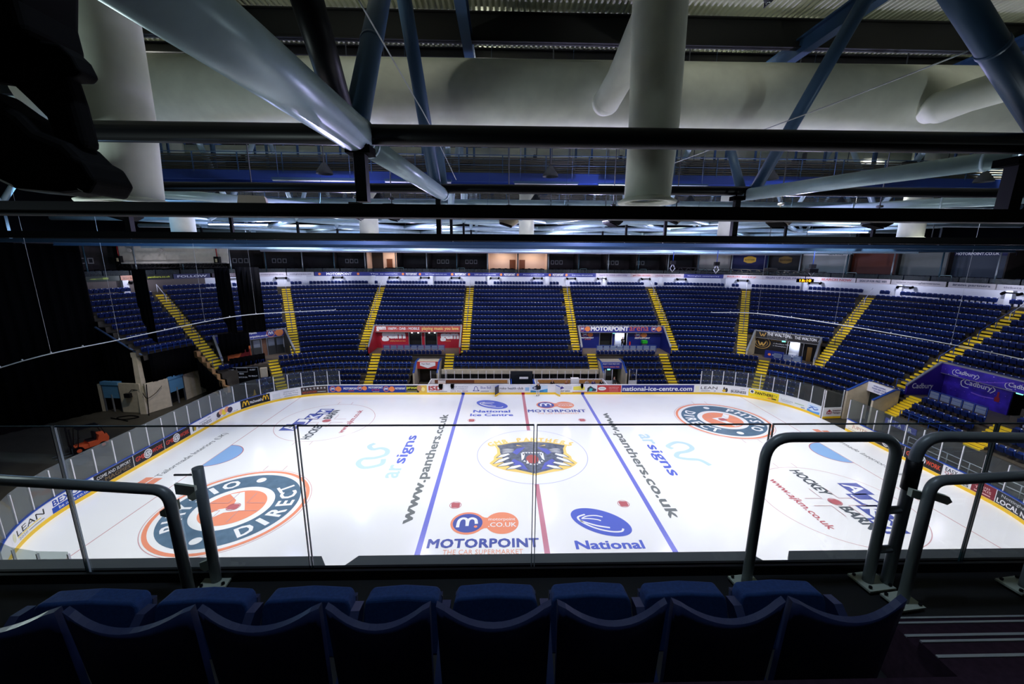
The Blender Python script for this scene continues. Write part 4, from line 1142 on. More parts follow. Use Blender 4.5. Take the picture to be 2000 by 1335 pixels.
sign_art(e, by, script(-h + 1.7, 4.55, 2.1, .75) + [('p', [(-h + 4.15, 3.75), (-h + 4.5, 3.75), (-h + 4.52, 4.2), (-h + 4.4, 4.3), (-h + 4.4, 4.85), (-h + 4.25, 4.85), (-h + 4.25, 4.3), (-h + 4.13, 4.2)], 3), ('s', [(-h + 2.4, 4.0), (-h + 3.2, 3.9), (-h + 4.1, 4.0)], .12, 1)] + [('e', -h + 5 * ((i * 41) % 100) / 100, 3.7 + 2.3 * ((i * 67) % 100) / 100, .035, .035, 1, 0) for i in range(24)], mats, Z=WZ)
mb = MB(); mb.box(-h + 5.5, -h + 5.9, by - .1, by, 5.55, 5.77); mb.box(-h + 8.6, -h + 9.1, fy + .3, fy + .36, 5.5, 5.74); mb.build('exit_sign', M_exit, e)
# lettering on the raked side wall facing along the stand
mb = MB()
vs, fs, tw, th = text2d('Cadbury', .015)
mb.mesh([(-h - .012 + .0, 2.35 + p * 2.1, 4.0 + q * .7) for p, q in vs], fs, 0)
mb.v = [(x + .02 + .0, y, z) for x, y, z in mb.v]
mb.build('side_lettering', mats, e)
wb = thing('waste_bin', 'tall grey rounded litter bin inside the purple entrance', 'bin', tuple(e.matrix_basis @ Vector((-h + 8.6, 3.0, 3.5))), e.rotation_euler.z)
mb = MB(); mb.prism([(-.4, 0), (.4, 0), (.4, 1.15), (.32, 1.35), (.15, 1.45), (-.15, 1.45), (-.32, 1.35), (-.4, 1.15)], lambda a, b: (a, -.35, b), lambda a, b: (a, .35, b)); mb.build('bin_body', mat('bin_light', (150, 156, 156), .4), wb)
mb = MB(); mb.box(-.28, .28, -.37, -.34, .98, 1.2); mb.build('bin_opening', M_black, wb)
mb = MB(); mb.box(-.3, .05, -.37, -.352, .3, .75); mb.build('bin_notice', M_white, wb)
# entrance partly covered by drapes
e, h, fy, by, mw = entrance(*VOMS[0], 'blue-signed entrance half covered by black drapes beside an orange picture', (90, 84, 74), (44, 54, 140))
mats = [am(*WH), am(*OR), am(44, 54, 140), am(196, 100, 50), am(120, 40, 40)]
sign_art(e, fy, [('t', "Motorpoint", h - 4.6, 6.2, 1.4, .3, 0, .03), ('t', 'motorpoint.co.uk', h - 4.6, 5.7, 2.6, .34, 0, .03)] + dd_items(h - 1.6, 6.1, .5, 1, 2, 0), mats, Z=FZ)
wall_panel(e, -h, h, by, 5.9, 6.7, mw); wall_panel(e, -h, -1.0, by, 3.5, 5.95, mw); wall_panel(e, 1.2, 1.7, by, 3.5, 5.7, mat('wall_brown', (120, 84, 62), .6)); wall_panel(e, 3.9, h, by, 3.5, 5.7, am(38, 60, 140))
sign_art(e, by, [('p', [(3.95, 3.6), (h - .1, 3.6), (h - .1, 5.5), (4.6, 3.9), (4.2, 5.5)], 0)], mats, Z=WZ)
doorway(e, -.9, 1.1, by, 3.5, 5.88, 'double'); doorway(e, 1.8, 3.8, by, 3.5, 5.88, 'double')
mb = MB(); mb.prism([(-3.0, 3.9), (-.5, 3.9), (-.5, 5.4), (-1.6, 5.3), (-3.0, 4.75)], lambda a, b: (a, 3.4, b), lambda a, b: (a, 3.46, b)); mb.build('picture_board', mat('picture_orange', (206, 104, 50), .5, var=.3, vscale=1.5), e)
mb = MB(); mb.prism([(-1.9, 3.95), (-.6, 3.95), (-.6, 5.0), (-1.0, 5.1), (-1.5, 4.7)], lambda a, b: (a, 3.37, b), lambda a, b: (a, 3.395, b)); mb.build('picture_shape', mat('picture_red', (120, 36, 36), .35), e)

# ------------------------------------------------------------------ low portals in the front rows
def portal(s0, s1, label, sign, items, mats, top=3.0, dep=1.6, f=-2.4, z0=2.0, fb=-.6):
    sm = (s0 + s1) / 2
    M = frame(sm, 0)
    p = thing('concrete_portal', label, 'portal', M.to_translation(), bowl_ang(sm), 'small concrete portals')
    h = (s1 - s0) / 2 * stretch(sm, 0)
    for sx in (-1, 1):
        mb = MB(); mb.prism([(f, 0), (f, z0), (fb, top), (dep, top), (dep, 0)], lambda a, b: (sx * (h - .2), a, b), lambda a, b: (sx * h, a, b)); mb.build('portal_wall', M_wallc, p)
        mb = MB(); mb.prism([(f - .02, z0 - .02), (fb, top), (dep, top), (dep, top + .06), (fb - .02, top + .06), (f - .02, z0 + .05)], lambda a, b: (sx * (h - .22), a, b), lambda a, b: (sx * (h + .02), a, b)); mb.build('wall_coping', M_brail, p)
    mb = MB(); mb.box(-h + .2, h - .2, fb + .05, dep, top - .12, top); mb.build('lintel', M_wallc, p)
    mb = MB(); mb.box(-h + .2, h - .2, fb - .02, fb + .05, top - .95, top + .02); sb = mb.build('sign_board', sign, p)
    sign_art(p, fb - .02, items(h, top), mats)
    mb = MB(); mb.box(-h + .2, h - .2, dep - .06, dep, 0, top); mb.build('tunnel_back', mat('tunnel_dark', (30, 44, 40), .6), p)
    return p, h
mats = [am(*WH), am(190, 60, 56), am(120, 60, 60), am(60, 70, 160), am(230, 140, 130)]
portal(*LOW[0], 'concrete portal with a red and white sign between players bench and seats', am(190, 60, 56), lambda h, t: [('p', [(-h + .6, t - .5), (0, t - .85), (h - .6, t - .5), (h - .6, t - .05), (-h + .6, t - .05)], 0), ('t', 'Player Bench', -.8, t - .38, 1.1, .2, 2, .02)], mats)
portal(*LOW[1], 'concrete portal with a blue sign and green exit light', am(44, 58, 160), lambda h, t: [('t', 'ENJOY OUR FREE WIFI', -h + .4, t - .4, 2.2, .2, 0, .02), ('t', 'SEARCH ARENA FREE', -h + .4, t - .78, 2.2, .2, 4, .02), ('r', -h + .2, t - .06, 2 * h - .4, .05, 0)], mats)
mb = MB(); x, y = bowl(11.6, -.5); mb.box(x - .2, x + .2, y - .05, y, 1.86, 2.04); o = mb.build('exit_sign', M_exit); tag(o, 'green lit exit sign hanging in the portal with the blue sign', 'sign')
portal(*LOW[2], 'large concrete portal with a white notice beside the open rink gate', am(*WH), lambda h, t: [('t', 'WHEN LEAVING', -.7, t - .3, 1.3, .14, 3, .01), ('t', 'PLEASE KEEP YOUR', -.8, t - .55, 1.5, .14, 3, .01), ('t', 'TICKET SAFE', -.6, t - .8, 1.2, .14, 3, .01)], mats, 4.1, .75, -1.7, 3.1, .3)

# ------------------------------------------------------------------ upper ring: white wall, ribbon of adverts, lamps, boxes
SLU, SRU = -43.0, 60.0
M_ww = mat('wall_white_upper', (214, 218, 226), 0.6)
M_bwall = mat('box_wall_dark', (52, 46, 44), 0.7, var=.25, vscale=.6)
def ring_wall(name, m, s0, s1, d0, d1, z0, z1, step=.8, kind='structure', parent=None):
    mb = MB()
    sl = srange(s0, s1, step)
    for a, b in zip(sl[:-1], sl[1:]):
        pa, pb, qa, qb = bowl(a, d0), bowl(b, d0), bowl(a, d1), bowl(b, d1)
        mb.mesh([(*pa, z0), (*pb, z0), (*qb, z0), (*qa, z0), (*pa, z1), (*pb, z1), (*qb, z1), (*qa, z1)], [(0, 1, 5, 4), (4, 5, 6, 7), (3, 2, 1, 0), (2, 3, 7, 6)])
    for s, fl in ((s0, 0), (s1, 1)):
        p, q = bowl(s, d0), bowl(s, d1)
        mb.face([(*p, z0), (*q, z0), (*q, z1), (*p, z1)])
    return mb.build(name, m, parent, kind=kind)
ring_wall('wall_bowl_top', M_ww, -33.4, SRU, 14.28, 14.5, 11.6, 13.42)
ring_wall('wall_bowl_top_grey', mat('wall_grey_upper', (96, 88, 84), .7), SLU, -33.4, 14.28, 14.5, 11.6, 13.42)
ring_wall('floor_balcony', mat('balcony_grey', (40, 44, 50), .7), SLU, SRU, 14.4, 21, 13.2, 13.45)
ring_wall('ceiling_balcony', mat('balcony_soffit', (36, 38, 44), .7), SLU, SRU, 14.9, 21, 17.45, 17.75)
ring_wall('wall_boxes', M_bwall, SLU, SRU, 20, 20.2, 13.4, 17.5)
for i, s in enumerate((-42, -37.4, -32.4, -27.5, -22.6, -14.0, -4.7, 4.7, 14.0, 22.6, 27.5, 32.4, 37.25, 41.9, 46.5)):
    mb = MB(); mb.box(-.28, .28, -.5, .1, 0, 1.95)
    o = mb.build('wall_pillar', M_ww, None, frame(s, 14.3, 11.5), 'structure')
# ribbon
RIB = thing('advert_ribbon', 'long narrow advert ribbon along the balcony front above the white wall', 'advert ribbon')
def ribbon(s0, s1, bg, items):
    mb = MB(); cols = [bg]
    def mi(c):
        if c not in cols: cols.append(c)
        return cols.index(c)
    sl = srange(s0, s1, .5)
    for a, b in zip(sl[:-1], sl[1:]):
        pa, pb, qa, qb = bowl(a, 14.16), bowl(b, 14.16), bowl(a, 14.27), bowl(b, 14.27)
        mb.hexa([(*pa, 13.4), (*pb, 13.4), (*qb, 13.4), (*qa, 13.4)], [(*pa, 14.0), (*pb, 14.0), (*qb, 14.0), (*qa, 14.0)])
    L = s1 - s0
    def fn(x, y): return (*bowl(s0 + x * L, 14.13), 13.4 + y * .6)
    for it in items:
        if it[0] == 't': put_text(mb, it[1], it[2], it[3], it[4], it[5], fn, mi(it[6]), it[7])
        elif it[0] == 'e':
            rr = .2
            put_poly(mb, [(it[1] + rr * cos(a) / (L * stretch((s0 + s1) / 2, 14)), .5 + rr / .6 * sin(a)) for a in [2 * pi * k / 14 for k in range(14)]], fn, mi(it[2]))
        elif it[0] == 'r': put_poly(mb, [(it[1], it[2]), (it[1] + it[3], it[2]), (it[1] + it[3], it[2] + it[4]), (it[1], it[2] + it[4])], fn, mi(it[5]))
    mb.build('ribbon_panel', [am(*c) for c in cols], RIB)
NAV2 = (52, 58, 128)
xs = -26.8
words = ['The car supermarket', 'Low mileage nearly new cars', '5,000 cars 33 manufacturers', 'Motorpoint.co.uk', 'Great choice, value and service']
for i in range(5):
    L = 4.6
    ribbon(xs, xs + 3.4, NAV2, [('e', .1, OR), ('t', 'MOTORPOINT', .24, .2, .52, .6, WH, .04), ('e', .9, OR)])
    ribbon(xs + 3.4, xs + 7.9, NAV2, [('t', words[i], .12, .28, .76, .42, (200, 204, 226), .02)])
    xs += 7.9
for s0, s1, c, t, tc in ((12.7, 18.4, (196, 190, 200), 'Search for tickets online today', (130, 110, 150)), (18.4, 22.0, (196, 180, 182), 'gem 106fm dab mobile', (190, 90, 90)), (22.0, 24.4, (190, 180, 184), 'playing music you love', (150, 100, 120)), (24.4, 27.2, NAV2, 'Nottingham contemporary', (190, 190, 226)),
                         (27.2, 29.6, (206, 196, 200), 'fabfrenzy', (200, 110, 110)), (29.6, 33.0, (196, 190, 196), 'SIGN UP FOR FREE WIFI', (120, 116, 140)), (33.0, 35.0, (206, 198, 202), 'SEARCH NOW', (200, 80, 80)), (35.05, 36.7, (200, 192, 196), 'SIGN UP FOR FREE WIFI', (90, 96, 110)), (36.75, 39.2, (166, 164, 166), 'www.nottinghamarena', (110, 110, 116)), (39.3, 41.2, (170, 168, 170), 'arena partners', (80, 84, 96)), (41.25, 44, (166, 166, 170), 'tickets and hospitality', (100, 100, 110)), (44, 60, (160, 160, 166), 'welcome', (110, 110, 116)),
                         (-28.6, -26.85, (190, 190, 200), 'nottinghamarena.com', (110, 110, 126)), (-30.4, -28.65, (196, 192, 198), 'motorpointarena', (120, 116, 130)), (-33.0, -30.5, (60, 52, 60), 'panthers', (90, 80, 90)), (-35.0, -33.1, (58, 62, 96), 'FOLLOW', (210, 214, 226)), (-36.4, -35.05, (30, 34, 30), 'panthers.co.uk', (196, 206, 70)), (-37.5, -36.5, (170, 120, 96), 'tickets', (120, 80, 60)), (-43, -37.55, (40, 52, 46), 'proud', (140, 160, 70))):
    ribbon(s0, s1, c, [('t', t, .1, .26, .8, .46, tc, .02)])
# twin spot lamps hung under the ribbon
lampfirst = None
for i, s in enumerate((-36.9, -31.9, -29.0, -25.2, -20.0, -15.0, -10.1, -3.8, 3.2, 8.6, 13.6, 20.8, 24.2, 28.5, 32.9, 37.5, 42.0)):
    if lampfirst is None:
        t = thing('twin_spotlight', 'x', 'spotlight')
        mb = MB(); mb.box(-.75, .75, -.08, .08, -.04, .06); mb.build('lamp_bar', M_black, t)
        for x in (-.62, .62):
            mb = MB(); mb.tube((x, -.2, -.14), (x * 1.1, .2, .0), .14, 10); mb.build('lamp_head', M_black, t)
        lampfirst = t
    else: t = copy_tree(lampfirst)
    t.location = (*bowl(s, 13.75), 13.22); t.rotation_euler = (0, 0, bowl_ang(s))
    where = 'above the middle block' if abs(s) < 8 else 'above the drapes end' if s < -22 else 'above the red entrance side' if s < 0 else 'above the blue entrance side' if s < 22 else 'along the far curve'
    tag(t, 'black twin spotlight bar under the ribbon, %s from the drapes, %s' % (nth(i + 1), where), 'spotlight', 'twin spotlights under the ribbon')
    lamp('POINT', 'ribbon_spot', (*bowl(s, 12.3), 13.75), 70, (.8, .8, 1.0), size=.12)
# boxes: partitions, front glass, counters, back panels
M_bpost = mat('box_post', (150, 160, 166), .4, .2)
M_bglass = glassmat('balcony_glass', (150, 178, 176), .05, .04)
bays = [-43.0, -40.8, -38.6, -36.5, -34.3, -31.8, -29.8, -27.55, -25.46, -23.3, -19.9, -14.9, -10.0, -5.0, 0.0, 5.0, 10.0, 14.9, 19.9, 23.3, 25.46, 27.7, 29.94, 31.8, 34.3, 36.5, 38.6, 40.8, 43.0, 46, 50, 55, 60]
for i, s in enumerate(bays):
    if s in (-4.9,): continue
    M = frame(s, 15.2, 13.45)
    mb = MB(); mb.box(-.07, .07, 1.0, 4.8, 0, 4.0)
    mb.build('partition', M_bwall, None, M, 'structure')
    mb = MB(); mb.tube((0, 0, 0), (0, 0, 4.0), .08, 8)
    o = mb.build('balcony_post', M_bpost if i % 2 else mat('box_post_teal', (46, 78, 92), .4), None, M)
    tag(o, 'slim balcony post between hospitality boxes, %s counted from the drapes' % nth(i + 1), 'post', 'posts of the hospitality boxes')
mb = MB()
for a, b in zip(srange(SLU, SRU, 1.2)[:-1], srange(SLU, SRU, 1.2)[1:]):
    pa, pb, qa, qb = bowl(a + .03, 14.35), bowl(b - .03, 14.35), bowl(a + .03, 14.37), bowl(b - .03, 14.37)
    mb.hexa([(*pa, 14.0), (*pb, 14.0), (*qb, 14.0), (*qa, 14.0)], [(*pa, 14.55), (*pb, 14.55), (*qb, 14.55), (*qa, 14.55)])
o = mb.build('balcony_glass_front', M_bglass); tag(o, 'low tinted glass front running along the hospitality balcony', 'balustrade')
# balcony seats: two dark rows, uncountable dots of dark fabric
mb = MB()
for d, z in ((15.6, 13.45), (16.5, 13.75)):
    s = SLU + 1
    while s < SRU - 1:
        st = stretch(s, d)
        if min(abs(s - b) for b in bays) * st > .6:
            T = frame(s, d, z)
            seat_back(mb, T, 0)
        s += .55 / st
o = mb.build('balcony_seat_rows', mat('balcony_seat', (14, 22, 44), .5)); o['kind'] = 'stuff'; tag(o, 'dark seat rows on the hospitality balcony', 'seats')
M_lit = mat('box_wall_lit', (232, 206, 190), .7)
def in_box(s0, s1, name, m, x0, x1, z0, z1, y, label, cat, thick=.06, group=None):
    sm = (s0 + s1) / 2
    mb = MB(); mb.box(x0, x1, 0, thick, z0, z1)
    M = frame(sm, y, 13.45)
    o = mb.build(name, m, None, M)
    tag(o, label, cat, group)
    return o
for i, (a, b) in enumerate(zip(bays[:-1], bays[1:])):
    if a < -40 or a >= 46: continue
    sm = (a + b) / 2; w = (b - a) * stretch(sm, 17)
    bx = thing('bar_counter', 'dark counter at the back of the hospitality box, %s box from the drapes' % nth(i + 1), 'counter', (*bowl(sm, 17.6), 13.45), bowl_ang(sm), 'counters of the hospitality boxes')
    lit_ = (a, b) in ((-23.3, -19.9), (-5.0, 0.0), (0.0, 5.0))
    x0 = -w * .2 if a == -23.3 else -w * .42
    mb = MB(); mb.box(x0, w * .42, 0, .5, 1.0, 1.12); mb.build('counter_top', M_black, bx)
    mb = MB(); mb.box(x0, w * .42, .42, .5, 0, 1.0); mb.build('counter_front', M_black, bx)
    for k in range(4):
        x = x0 + (w * .42 - x0) * (k + .5) / 4
        mb = MB(); mb.box(x - .2, x + .2, -.35, -.3, .75, 1.2); mb.box(x - .2, x + .2, -.32, .05, .7, .76)
        for q in (-.17, .17):
            mb.box(x + q - .02, x + q + .02, -.32, -.28, 0, .75); mb.box(x + q - .02, x + q + .02, 0, .04, 0, .72)
        c = mb.build('bar_chair', M_black, None, bx.matrix_basis.copy())
        c.matrix_basis = Tm(*bowl(sm, 17.6), 13.45, bowl_ang(sm))
        tag(c, 'dark high chair at the counter of the %s box from the drapes, %s chair along' % (nth(i + 1), nth(k + 1)), 'chair', 'high chairs in the hospitality boxes')
    if lit_:
        mb = MB(); mb.box(-w / 2 + .1, w / 2 - .1, 0, .05, 0, 3.9); o = mb.build('wall_box_lit', M_lit, None, frame(sm, 19.7, 13.45), 'structure')
        for q, sgn in ((a, 1), (b, -1)):
            mb = MB(); mb.box(-.02, .02, .2, 4.6, 0, 3.9); mb.build('wall_box_side', M_lit, None, frame(q, 15.2, 13.45) @ Matrix.Translation((sgn * .1, .9, 0)), 'structure')
        dx = -.5 if a == -23.3 else (w / 2 - .8 if a == -5.0 else -w / 2 + .9)
        mb = MB(); mb.box(dx - .5, dx + .5, 0, .05, 0, 2.6)
        d = mb.build('door', mat('box_door', (110, 66, 40), .5), None, frame(sm, 19.6, 13.45)); d.name = 'box_door'; tag(d, 'brown door in the %s lit hospitality box' % {-23.3: 'single', -5.0: 'first of the paired', 0.0: 'second of the paired'}[a], 'door')
        lamp('AREA', 'box_lamp', (*bowl(sm, 18.0), 17.3), 42, (1, .8, .66), (*bowl(sm, 18.0), 13), sx=2.5, sy=1.5)
    elif i % 3 != 1 and s < 60:
        for k in range(3):
            pf = thing('picture_frame', 'small framed picture on the back wall of the %s box, %s from its drape side' % (nth(i + 1), nth(k + 1)), 'picture', (*bowl(sm, 19.92), 15.6), bowl_ang(sm), 'framed pictures in the boxes')
            x = -w * .25 + k * .75
            mb = MB(); mb.box(x - .28, x + .28, 0, .05, -.3, .4); mb.build('frame', mat('frame_white', (170, 165, 160), .6), pf)
            mb = MB(); mb.box(x - .17, x + .17, -.01, .0, -.18, .28); mb.build('print', M_dkroom, pf)
    if i in (10, 12, 15, 17, 19, 22, 24, 26):
        gt = thing('balcony_gate', 'pale tubular gate hoop on the balcony stair, %s box from the drapes' % nth(i + 1), 'gate', (*bowl(b if i % 2 else a, 14.9), 13.45), bowl_ang(sm), 'tubular gates of the balcony')
        mb = MB(); mb.path([(.2, 0, 0), (.2, 0, 1.15), (.26, 0, 1.25), (1.24, 0, 1.25), (1.3, 0, 1.15), (1.3, 0, 0)], .035, 6); mb.build('hoop', mat('hoop_pale', (150, 176, 172), .4), gt)
        mb = MB(); mb.box(.2, 1.3, -.3, .3, .28, .34); mb.build('tread', mat('hoop_pale', (0, 0, 0)), gt)
        mb = MB(); mb.box(.2, 1.3, -.6, -.3, .12, .18); mb.build('tread', mat('hoop_pale', (0, 0, 0)), gt)
# coloured back panels of the corner boxes
for s0, s1, c, lb in ((25.46, 27.7, (176, 172, 164), 'pale grey screen wall in a corner hospitality box'), (27.7, 29.94, (24, 30, 84), 'navy screen wall with a yellow plaque in a corner box'), (29.94, 31.8, (30, 28, 28), 'dark screen wall with a dim yellow plaque in a corner box'), (31.8, 34.3, (150, 156, 156), 'grey screen wall with a white band in a corner box'), (34.3, 36.5, (96, 42, 20), 'dark orange screen wall in a corner hospitality box'), (36.5, 38.6, (110, 116, 112), 'grey-green screen wall in a corner hospitality box'), (38.6, 40.8, (60, 70, 82), 'slate screen wall under white lettering in a corner box')):
    sm = (s0 + s1) / 2; w = (s1 - s0) * stretch(sm, 18)
    sw = thing('screen_wall', lb, 'screen wall', (*bowl(sm, 17.0), 13.45), bowl_ang(sm))
    mb = MB(); mb.box(-w / 2 + .1, w / 2 - .1, 0, .06, 1.1, 3.9); mb.build('panel', am(*c), sw)
    if s0 in (27.7, 29.94):
        mb = MB(); put_poly(mb, [(-.8, 2.6), (-.8, 3.2), (-.2, 3.45), (.3, 3.45), (.9, 3.2), (.9, 2.6), (.3, 2.35), (-.2, 2.35)], lambda a, b: (a, -.01, b), 0)
        put_text(mb, 'BLACKTHORN', -.6, 2.75, 1.3, .26, lambda a, b: (a, -.02, b), 1, .02)
        mb.build('plaque', [am(226, 180, 60) if s0 == 27.7 else am(120, 96, 40), am(60, 40, 20)], sw)
    if s0 == 31.8:
        mb = MB(); mb.box(-w / 2, w / 2, -.06, -.01, 3.55, 3.95); mb.build('white_band', M_white, sw)
        mb = MB(); put_text(mb, 'GENTING', .2, 3.62, 1.6, .24, lambda a, b: (a, -.07, b), 0, .03); mb.build('band_lettering', am(40, 40, 44), sw)
    if s0 == 38.6:
        mb = MB(); mb.box(-w / 2, w / 2, -.06, -.01, 3.5, 3.95); mb.build('sign_band', am(34, 40, 84), sw)
        mb = MB(); put_text(mb, 'MOTORPOINT.CO.UK', -w / 2 + .3, 3.58, w * .7, .28, lambda a, b: (a, -.07, b), 0, .03); mb.build('band_lettering', am(*WH), sw)

mb = MB(); mb.box(-10.5, 10.2, 19.2, 19.3, 0, 1.42); mb.build('void_bench_back', M_black, kind='structure')  # black sheet standing in for the dark void under the front row
mb = MB(); mb.box(-10.5, 10.2, 19.12, 19.32, 1.42, 2.02); mb.build('trim_1', M_wallc, kind='structure')
# ------------------------------------------------------------------ players' benches
M_wood = mat('bench_wood', (120, 70, 44), .5, var=.2, vscale=6); M_wood2 = mat('bench_wood_pale', (190, 140, 80), .5, var=.12, vscale=6)
for (a, b, m1, lb) in ((-11.6, -1.6, M_wood, 'long players bench with brown boards under the red-sign portal side'), (1.5, 10.4, M_wood2, 'players bench with seated people beside the blue-sign portal')):
    t = thing('players_bench', lb, 'bench', (0, 0, 0))
    mb = MB(); mb.box(a, b, 16.6, 17.0, .62, .68); mb.build('seat_plank', M_wood2, t)
    mb = MB(); mb.box(a + .5, (a * .45 + b * .55), 17.25, 17.3, .75, 1.18); mb.build('backboard', m1, t)
    mb = MB(); mb.box((a * .45 + b * .55), b - .3, 17.25, 17.3, .75, 1.18); mb.build('backboard', M_wood2, t)
    mb = MB(); mb.box(a, b, 17.3, 17.42, 0, 1.3); mb.build('bench_wall', M_white, t)
    for x in (a, b - .1):
        mb = MB(); mb.box(x, x + .1, 15.35, 17.3, 0, 1.25); mb.build('bench_end', M_white, t)
    n = int((b - a) / .95)
    for i in range(n + 1):
        x = a + (b - a) * i / n
        mb = MB(); mb.box(x - .03, x + .03, 17.33, 17.4, 1.3, 2.35); mb.build('glass_post', M_post, t)
        if i < n:
            mb = MB(); mb.box(x + .03, x + (b - a) / n - .03, 17.35, 17.37, 1.3, 2.35); mb.build('glass_pane', M_glass2, t)
t = thing('officials_box', 'dark officials box between the two players benches with blue sides', 'box', (0, 0, 0))
mb = MB(); mb.box(-1.5, 1.3, 17.3, 17.42, 0, 2.3); mb.build('back_wall', mat('officials_dark', (22, 28, 34), .5), t)
for x in (-1.5, 1.3):
    mb = MB(); mb.box(x, x + .12, 15.3, 17.3, 0, 1.3); mb.build('side_wall', M_bluecap, t)
mb = MB(); mb.box(-1.0, 1.0, 16.4, 16.9, .7, .76); mb.build('desk', M_black2, t)
mb = MB(); mb.box(-.4, .7, 16.6, 16.68, 1.5, 1.75); mb.build('desk_papers', M_white, t)
# white cabinet on the penalty side
mb = MB(); mb.box(6.0, 7.0, 16.0, 16.5, .0, 1.75); o = mb.build('white_cabinet', M_white); tag(o, 'plain white upright board standing on the players bench', 'board')
# open bench doors in the boards
for (x, an, c, lb) in ((-3.0, 62, (60, 62, 72), 'open bench door with grey advert swung onto the ice'), (4.0, 118, (224, 226, 230), 'open white bench door beside the pale blue advert')):
    t = thing('bench_door', lb, 'gate', (x if an < 90 else x, 15.0, 0), radians(180 + an) if an < 90 else radians(180 + an))
    mb = MB(); mb.box(0, .85, -.04, .04, .25, 1.2); mb.build('door_panel', am(*c), t)
    mb = MB(); mb.box(0, .85, -.045, .045, 1.2, 1.25); mb.build('cap_rail', M_bluecap, t)
    mb = MB(); mb.box(0, .85, -.045, .045, .02, .25); mb.build('kick_strip', M_yellow, t)
# clothing hung over the boards
for (x, w, h, lb) in ((-10.0, .5, .7, 'dark jacket hung over the white boards beside red letters'), (-8.6, .42, .6, 'dark garment hung over the boards, nearer the bell advert'), (7.2, .3, .55, 'dark glove and sleeve hung over boards by the yellow block')):
    mb = MB()
    mb.prism([(-w / 2, .05), (w / 2, .05), (w / 2 * .9, -h * .5), (w * .2, -h), (w * .05, -h * .6), (-w * .2, -h * .95), (-w / 2, -h * .4)], lambda a, b: (x + a, 14.93, 1.26 + b), lambda a, b: (x + a, 15.01, 1.26 + b))
    mb.box(x - w / 2, x + w / 2, 14.98, 15.26, 1.25, 1.31)
    o = mb.build('hanging_jacket', M_black); tag(o, lb, 'jacket')

